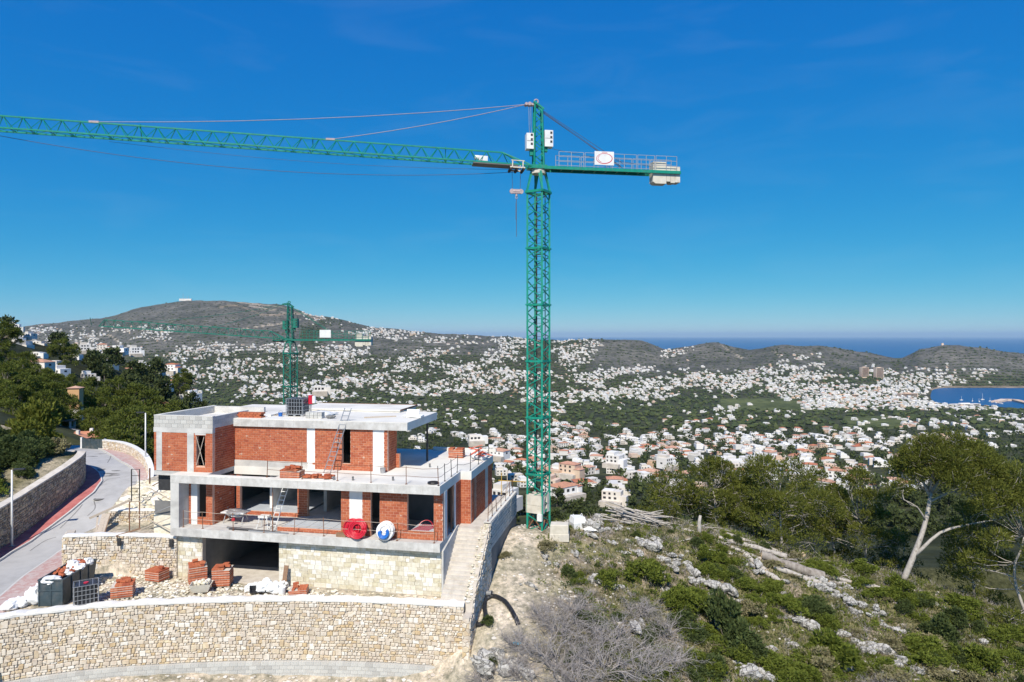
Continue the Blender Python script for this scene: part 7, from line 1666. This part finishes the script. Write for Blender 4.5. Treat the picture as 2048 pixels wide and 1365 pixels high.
for k in range(46):
    x_ = rv.uniform(15,365); r_ = float(np.interp(x_,[0,100,200,300,370],[664,693,709,718,738])); y_ = r_+rv.uniform(1,58)
    if any(abs(x_-v_[0]) < 17 and abs(y_-v_[1]) < 11 for v_ in named_v): continue
    Y_ = float(sight(np.array([x_]),np.array([y_]))[0])
    if Y_ != Y_ or Y_ > 420 or Y_ < 180: continue
    kd_ = rv.randrange(12); named_v.append((x_,y_,Y_,rv.uniform(.27,.4),kd_,('white flat-roofed' if HK[kd_][1] == 'flat' else 'white tile-roofed')+' house '+near_phrase(x_,y_,LEFT_MARKS)))
HOUSE = []
for (hx,hy,hY,s,kd,lab) in named_v:
    x = (hx-1024)/F*hY; HOUSE.append([hx,x,hY,ray_at(hx,hy,hY).z,s,kd,lab])
order = np.argsort(Yh); indiv = order[:300-len(HOUSE)-2]; rest = order[300-len(HOUSE)-2:]
for i in indiv: HOUSE.append([px[i],Xh[i],Yh[i],Zh[i],R.uniform(.65,1.0),int(rg_.randint(0,12)),None])
parts_cache = {}
def part_mesh(kd, cream):
    key = (kd,cream)
    if key not in parts_cache:
        lst = []
        for (nm,V,Fc) in HK[kd][0]:
            m_ = PM[nm]; m_ = 'wall_cream' if cream and m_ == 'wall_white' else m_; lst.append((nm, np_mesh(nm,V,Fc,M[m_])))
        parts_cache[key] = lst
    return parts_cache[key]
for k,(hx,x,Y,z,s,kd,lab) in enumerate(HOUSE):
    cream = (kd == 4 and lab is not None) or (lab is None and R.random() < .08); roof = HK[kd][1]
    rot = R.choice([-.5,-.2,.1,.35,.7]) + R.uniform(-.15,.15)
    if lab is None:
        a = ('cream ' if cream else 'white ')+('flat-roofed villa ' if roof == 'flat' else 'villa with clay tile roof ')
        lab = a + near_phrase(hx, 672-z/Y*F, VALLEY_MARKS)
    t = thing('villa', lab, 'house', (x,Y,z+.3), rot, 'villas of the valley'); t.scale = (s,s,s)
    for (nm,me) in part_mesh(kd,cream):
        if Y > 620 and nm in ('window','terrace','parapet') and not (nm == 'parapet'): 
            if nm == 'window': continue
        link(nm, me, t)
# the rest of the town: too many to count
VV, FF, MM = [], [], []; o = 0
TPL = []
for P,roof in HK:
    V = np.concatenate([v for _,v,_ in P]); Fc = []; mm = []; q = 0
    for nm,v,f in P: Fc.append(f+q); mm += [MI[PM[nm]]]*len(f); q += len(v)
    TPL.append((V,np.concatenate(Fc),np.array(mm)))
for i in rest:
    V,Fc,mm = TPL[rg_.randint(0,12)]; a = rg_.choice([-.6,-.3,0,.3,.6])+rg_.randn()*.15; s = rg_.uniform(.7,1.05) if Yh[i] < 1500 else rg_.uniform(.5,1.1)
    c_,s_ = math.cos(a)*s, math.sin(a)*s; v = np.stack([V[:,0]*c_-V[:,1]*s_+Xh[i], V[:,0]*s_+V[:,1]*c_+Yh[i], V[:,2]*s*(1.0 if Yh[i] < 2000 else 1.15)+Zh[i]+.4],1)
    mm2 = mm.copy()
    if rg_.rand() < .07: mm2[mm2==0] = 1
    if rg_.rand() < (.45 if Yh[i] < 1500 else .75): mm2[mm2==2] = 0
    VV.append(v); FF.append(Fc+o); MM.append(mm2); o += len(v)
me = np_mesh('distant_town', np.concatenate(VV), np.concatenate(FF), [M['wall_white'],M['wall_cream'],M['tile'],M['dark_hole'],M['paving']]); me.polygons.foreach_set('material_index', np.concatenate(MM).astype(np.int32))
tag(link('distant_town', me), 'countless white houses of the town spread over valley and hills', 'town', kind='stuff')

# trees
occ = {}
for x,y in zip(Xh,Yh): occ.setdefault((int(x//9),int(y//9)),[]).append((x,y))
for h in HOUSE: occ.setdefault((int(h[1]//9),int(h[2]//9)),[]).append((h[1],h[2]))
def free(x, y, d):
    k = (int(x//9),int(y//9))
    return not any(abs(x-a) < d and -d*1.0 < y-b < d*.8 for i in (-1,0,1) for j in (-1,0,1) for a,b in occ.get((k[0]+i,k[1]+j),[]))
N1 = 95000; px = rg_.uniform(-60,2110,N1); py = rg_.uniform(628,1080,N1); Yt = sight(px,py)
hp_ = hprob(px,py); br_ = bareness(px,py)*(Yt > 2400)
wood = np.where(Yt > 2000, .85, .95)*(1-.55*np.clip(hp_,0,1)); dens = wood*(1-.93*br_)*(~field_mask(px,py))
acc = dens*np.clip((Yt/2700)**2,0,1)*np.where(Yt < 420,1.5,1); ok = ~np.isnan(Yt)&(rg_.rand(N1) < acc)&(Yt > 120)&~((px < 330)&(Yt < 200)); px,py,Yt = px[ok],py[ok],Yt[ok]
Xt = (px-1024)/F*Yt; Zt = zfar(Xt,Yt); ok = (Zt > -211); px,Xt,Yt,Zt,py = px[ok],Xt[ok],Yt[ok],Zt[ok],py[ok]
ok = np.array([y > 1500 or free(x,y,6.5) for x,y in zip(Xt,Yt)]); px,Xt,Yt,Zt,py = px[ok],Xt[ok],Yt[ok],Zt[ok],py[ok]
order = np.argsort(Yt); ni = 230
FT = []
for i in range(5):
    rq = np.random.RandomState(800+i); Ht = 6.5+1.5*rq.rand(); cl,rr = dome_clumps(16,3.0+.6*rq.rand(),Ht,2.4,Ht,rq,.8); V,Fc = clump_tufts(cl,np.array(rr)*1.5,520,.75,rq,.4,2,.45)
    tb = MB(); branch(tb,(0,0,-1),(0,0,Ht*.6),.2,.08,rq,4,0,5); FT.append((mesh_of('trunk',tb,M['bark']), np_mesh('crown',V,Fc,M['far_leaf'])))
for k,i in enumerate(order[:ni]):
    hx = px[i]; y = Yt[i]
    lab = ('dark pine ' if k%5 < 3 else 'wide dark pine ') + near_phrase(hx, 672-Zt[i]/y*F, VALLEY_MARKS)
    tree('valley_pine', lab, FT[k%5], (Xt[i],y,Zt[i]-.3), R.uniform(0,6), R.uniform(.7,1.25), 'trees of the near valley')
mid = [i for i in order[ni:] if Yt[i] < 1250]; far = np.array([i for i in order[ni:] if Yt[i] >= 1250])
# middle distance: small leafy crowns
V0 = []
for i in range(6):
    rq = np.random.RandomState(830+i); cl,rr = dome_clumps(9,3.4,6.8,2.2,6.8,rq,.7); V,_ = clump_tufts(cl,np.array(rr)*1.5,52,1.7,rq,.4,1,.5); V0.append(V)
VV = []
for i in mid:
    s = rg_.uniform(.75,1.3); a = rg_.rand()*6.28; V = V0[rg_.randint(0,6)]; c_,s_ = math.cos(a)*s,math.sin(a)*s
    VV.append(np.stack([V[:,0]*c_-V[:,1]*s_+Xt[i],V[:,0]*s_+V[:,1]*c_+Yt[i],V[:,2]*s+Zt[i]-.5],1))
VV = np.concatenate(VV); tag(link('pine_wood', np_mesh('pine_wood',VV,np.arange(len(VV)).reshape(-1,3),M['far_leaf'])), 'dark pine woods between the houses of the nearer valley', 'wood', kind='stuff')
IV,IF = ICO[0]; IF = np.array(IF); n = len(far); s = rg_.uniform(2.8,5.8,n)
P = IV[None]*(1+.28*rg_.randn(n,12,1))*np.stack([s*1.15,s*1.1,s*.85],1)[:,None]; P += np.stack([Xt[far],Yt[far],Zt[far]+s*.55],1)[:,None]
FFc = (IF[None]+np.arange(n)[:,None,None]*12).reshape(-1,3)
tag(link('distant_forest', np_mesh('distant_forest',P.reshape(-1,3),FFc,M['far_leaf'])), 'far dark trees covering the valley floor and the lower hills', 'forest', kind='stuff')

# bushes on the bare hills
n = 16000; pb = rg_.uniform(-40,2100,n); qb = rg_.uniform(598,748,n); Yb = sight(pb,qb); ok = ~np.isnan(Yb)&(Yb > 2400)&(rg_.rand(n) < bareness(pb,qb)*.8); pb,Yb = pb[ok],Yb[ok]; Xb = (pb-1024)/F*Yb; Zb = zfar(Xb,Yb); n = len(pb); s = rg_.uniform(1.5,4.5,n)
P = IV[None]*(1+.25*rg_.randn(n,12,1))*np.stack([s*1.4,s*1.2,s*.7],1)[:,None]+np.stack([Xb,Yb,Zb+s*.2],1)[:,None]
tag(link('hill_scrub', np_mesh('hill_scrub',P.reshape(-1,3),(IF[None]+np.arange(n)[:,None,None]*12).reshape(-1,3),M['far_leaf'])), 'dark scrub dotted over the bare hills', 'scrub', kind='stuff')

# larger far buildings
def far_block(label, px_, pyb, pyt, wpx, Y, floors, m='wall_white', name='apartment_block', rot=.15):
    b = ray_at(px_,pyb,Y); H_ = (pyb-pyt)/F*Y; W = wpx/F*Y/2; D = min(W,9); t = thing(name,label,'building',tuple(b),rot,'large buildings of the town')
    obj('wall', MB().box(-W,W,-D,D,-6,H_), M[m], t); obj('roof_house', MB().box(-W*.4,W*.3,-D*.5,D*.5,H_,H_+2.6), M[m], t)
    for f in range(floors): z = H_*(f+.35)/floors; obj('window_band', MB().box(-W*.9,W*.9,-D-.1,-D+.02,z,z+H_/floors*.42), M['dark_hole'], t); obj('balcony', MB().box(-W*.92,W*.92,-D-1.2,-D,z-.45,z-.1), M[m], t)
far_block('left of the two pale apartment towers below the headland',1728,754,735,15,2950,9,'wall_cream'); far_block('right of the two pale apartment towers below the headland',1757,757,736,16,2920,9,'wall_cream')
far_block('long cream building at the left of the harbour town',1688,802,790,62,2330,4,'wall_cream'); far_block('peach building in the middle of the harbour town',1815,797,787,38,2300,4,'wall_cream'); far_block('wide white hall in front of the harbour town',1748,812,804,36,2150,2); far_block('long white block at the edge of the harbour town',1810,818,808,70,2080,3); far_block('white waterfront block nearest the breakwater',1930,820,808,60,2080,4); far_block('cream block on the harbour front',1650,798,789,22,2340,3,'wall_cream')
far_block('peach villa complex in the woods at the right',1945,893,880,46,1020,2,'wall_cream',rot=.3); far_block('peach villa complex left part in the woods',1895,898,888,34,1000,2,'wall_cream',rot=-.2); far_block('long pale building among woods at the right',1950,858,848,60,1500,2,'wall_white')
# watch tower, antennas, harbour
b = ray_at(1885,693,3560); t = thing('watch_tower','small pale round watch tower on top of the headland','tower',(b.x,b.y,-52),0)
obj('tower_body', MB().tube([(0,0,-4),(0,0,6),(0,0,12)],[7.5,6,5.4],14), M['wall_cream'], t, True); obj('parapet', MB().tube([(0,0,12),(0,0,14)],5.8,14), M['wall_cream'], t)
t = thing('antenna_site','low white station with thin antenna masts on the mountain top','antenna',tuple(ray_at(372,600,4750)),0)
obj('station', MB().box(-45,40,-6,6,-8,7), M['wall_white'], t)
for x in (-20,0,18): obj('mast', MB().bar((x,0,0),(x,0,44 if x == -20 else 26),1.6), M['steel'], t)
bw = MB(); bp_ = [(1990,806,2195),(2010,800,2270),(2030,801,2255),(2065,811,2110),(2090,818,2010)]
pts = [ray_at(a,c,Y) for a,c,Y in bp_]
for a,c in zip(pts,pts[1:]): d = (c-a).normalized(); n_ = Vector((-d.y,d.x,0)); bw.obox(((a.x+c.x)/2,(a.y+c.y)/2,-213.5),(c-a)*.5*Vector((1,1,0)),n_*11,(0,0,3.6))
tag(obj('breakwater', bw, M['wall_cream']), 'pale curved harbour breakwater at the right edge of the bay', 'breakwater')
for k,(x_,y_,h_) in enumerate(((1965,800,22),(1923,801,14),(1980,803,12),(1945,803,11),(1958,804,12),(1990,806,12),(2002,808,11))):
    Y = -215*-F/(y_-672); p = Vector(((x_-1024)/F*Y,Y,-215)); t = thing('sailing_boat',['tall-masted white boat in the harbour','second tallest masted boat moored left in the harbour'][k] if k < 2 else 'small white moored sailing boat in the harbour','boat',tuple(p),.3*k,'boats in the harbour')
    obj('hull', MB().prism([(-6,-1.6),(4,-1.6),(7,0),(4,1.6),(-6,1.6)],0,1.8), M['wall_white'], t); obj('mast', MB().bar((0,0,1.8),(0,0,h_),.5), M['white_metal'], t); obj('cabin', MB().box(-3,1.5,-1,1,1.8,2.8), M['wall_white'], t)
# near left: brick-coloured tower, pavilion, tiled roofs beyond the gate
b = ray_at(151,820,112); t = thing('brick_tower','slender orange rendered tower with tiled cap standing among the left pines','tower',tuple(b),.2)
obj('shaft', MB().box(-.85,.85,-.85,.85,-3,3.6), M['ochre'], t); V,Fc = hipT(-.85,.85,-.85,.85,3.6,.35,.2); link('cap', np_mesh('cap',V,Fc,M['tile']), t); obj('base_band', MB().box(-.95,.95,-.95,.95,-3,.2), M['wall_white'], t)
b = ray_at(128,868,92); t = thing('garden_pavilion','small square pavilion with dark opening beyond the gate','pavilion',tuple(b),.25)
obj('wall', MB().box(-1.1,1.1,-.9,.9,-3,.9), M['wall_cream'], t); obj('roof', MB().box(-1.3,1.3,-1.1,1.1,1.75,1.9), M['wood_dark'], t)
for sx in (-1,1):
    for sy in (-.8,.8): obj('pillar', MB().box(sx-.1,sx+.1,sy-.1,sy+.1,.9,1.75), M['wall_white'], t)
for k,(px_,py_,Y,w_) in enumerate(((168,872,88,2.4),(145,876,86,1.8),(110,862,90,1.6))):
    b = ray_at(px_,py_,Y); t = thing('tiled_house',['low house with salmon tiled roof just beyond the gate','low tiled roof left of the salmon roof beyond the gate','grey roofed shed left of the pavilion'][k],'house',tuple(b),.2-.2*k,'roofs beyond the gate')
    obj('wall', MB().box(-w_,w_,-1.5,1.5,-4,.0), M['wall_cream'], t); V,Fc = hipT(-w_,w_,-1.5,1.5,0,.6); link('roof', np_mesh('roof',V,Fc,M['tile'] if k < 2 else M['dark_concrete']), t); obj('chimney', MB().box(w_*.3,w_*.3+.35,-.2,.15,.2,.95), M['wall_white'], t)

# ---------------------------------------------------------------- air
m = bpy.data.materials.new('haze_air'); m.use_nodes = True; t_ = m.node_tree; t_.nodes.remove(t_.nodes['Principled BSDF'])
pv = t_.nodes.new('ShaderNodeVolumePrincipled'); pv.inputs['Color'].default_value = (.55,.78,1.0,1); pv.inputs['Density'].default_value = 2.3e-5; pv.inputs['Anisotropy'].default_value = 0.0
t_.links.new(pv.outputs[0], t_.nodes['Material Output'].inputs['Volume'])
hz = MB().box(-95000,95000,-500,96000,-245,330); tag(obj('haze', hz, m), 'thin blue air haze over the whole valley', 'haze', kind='stuff')
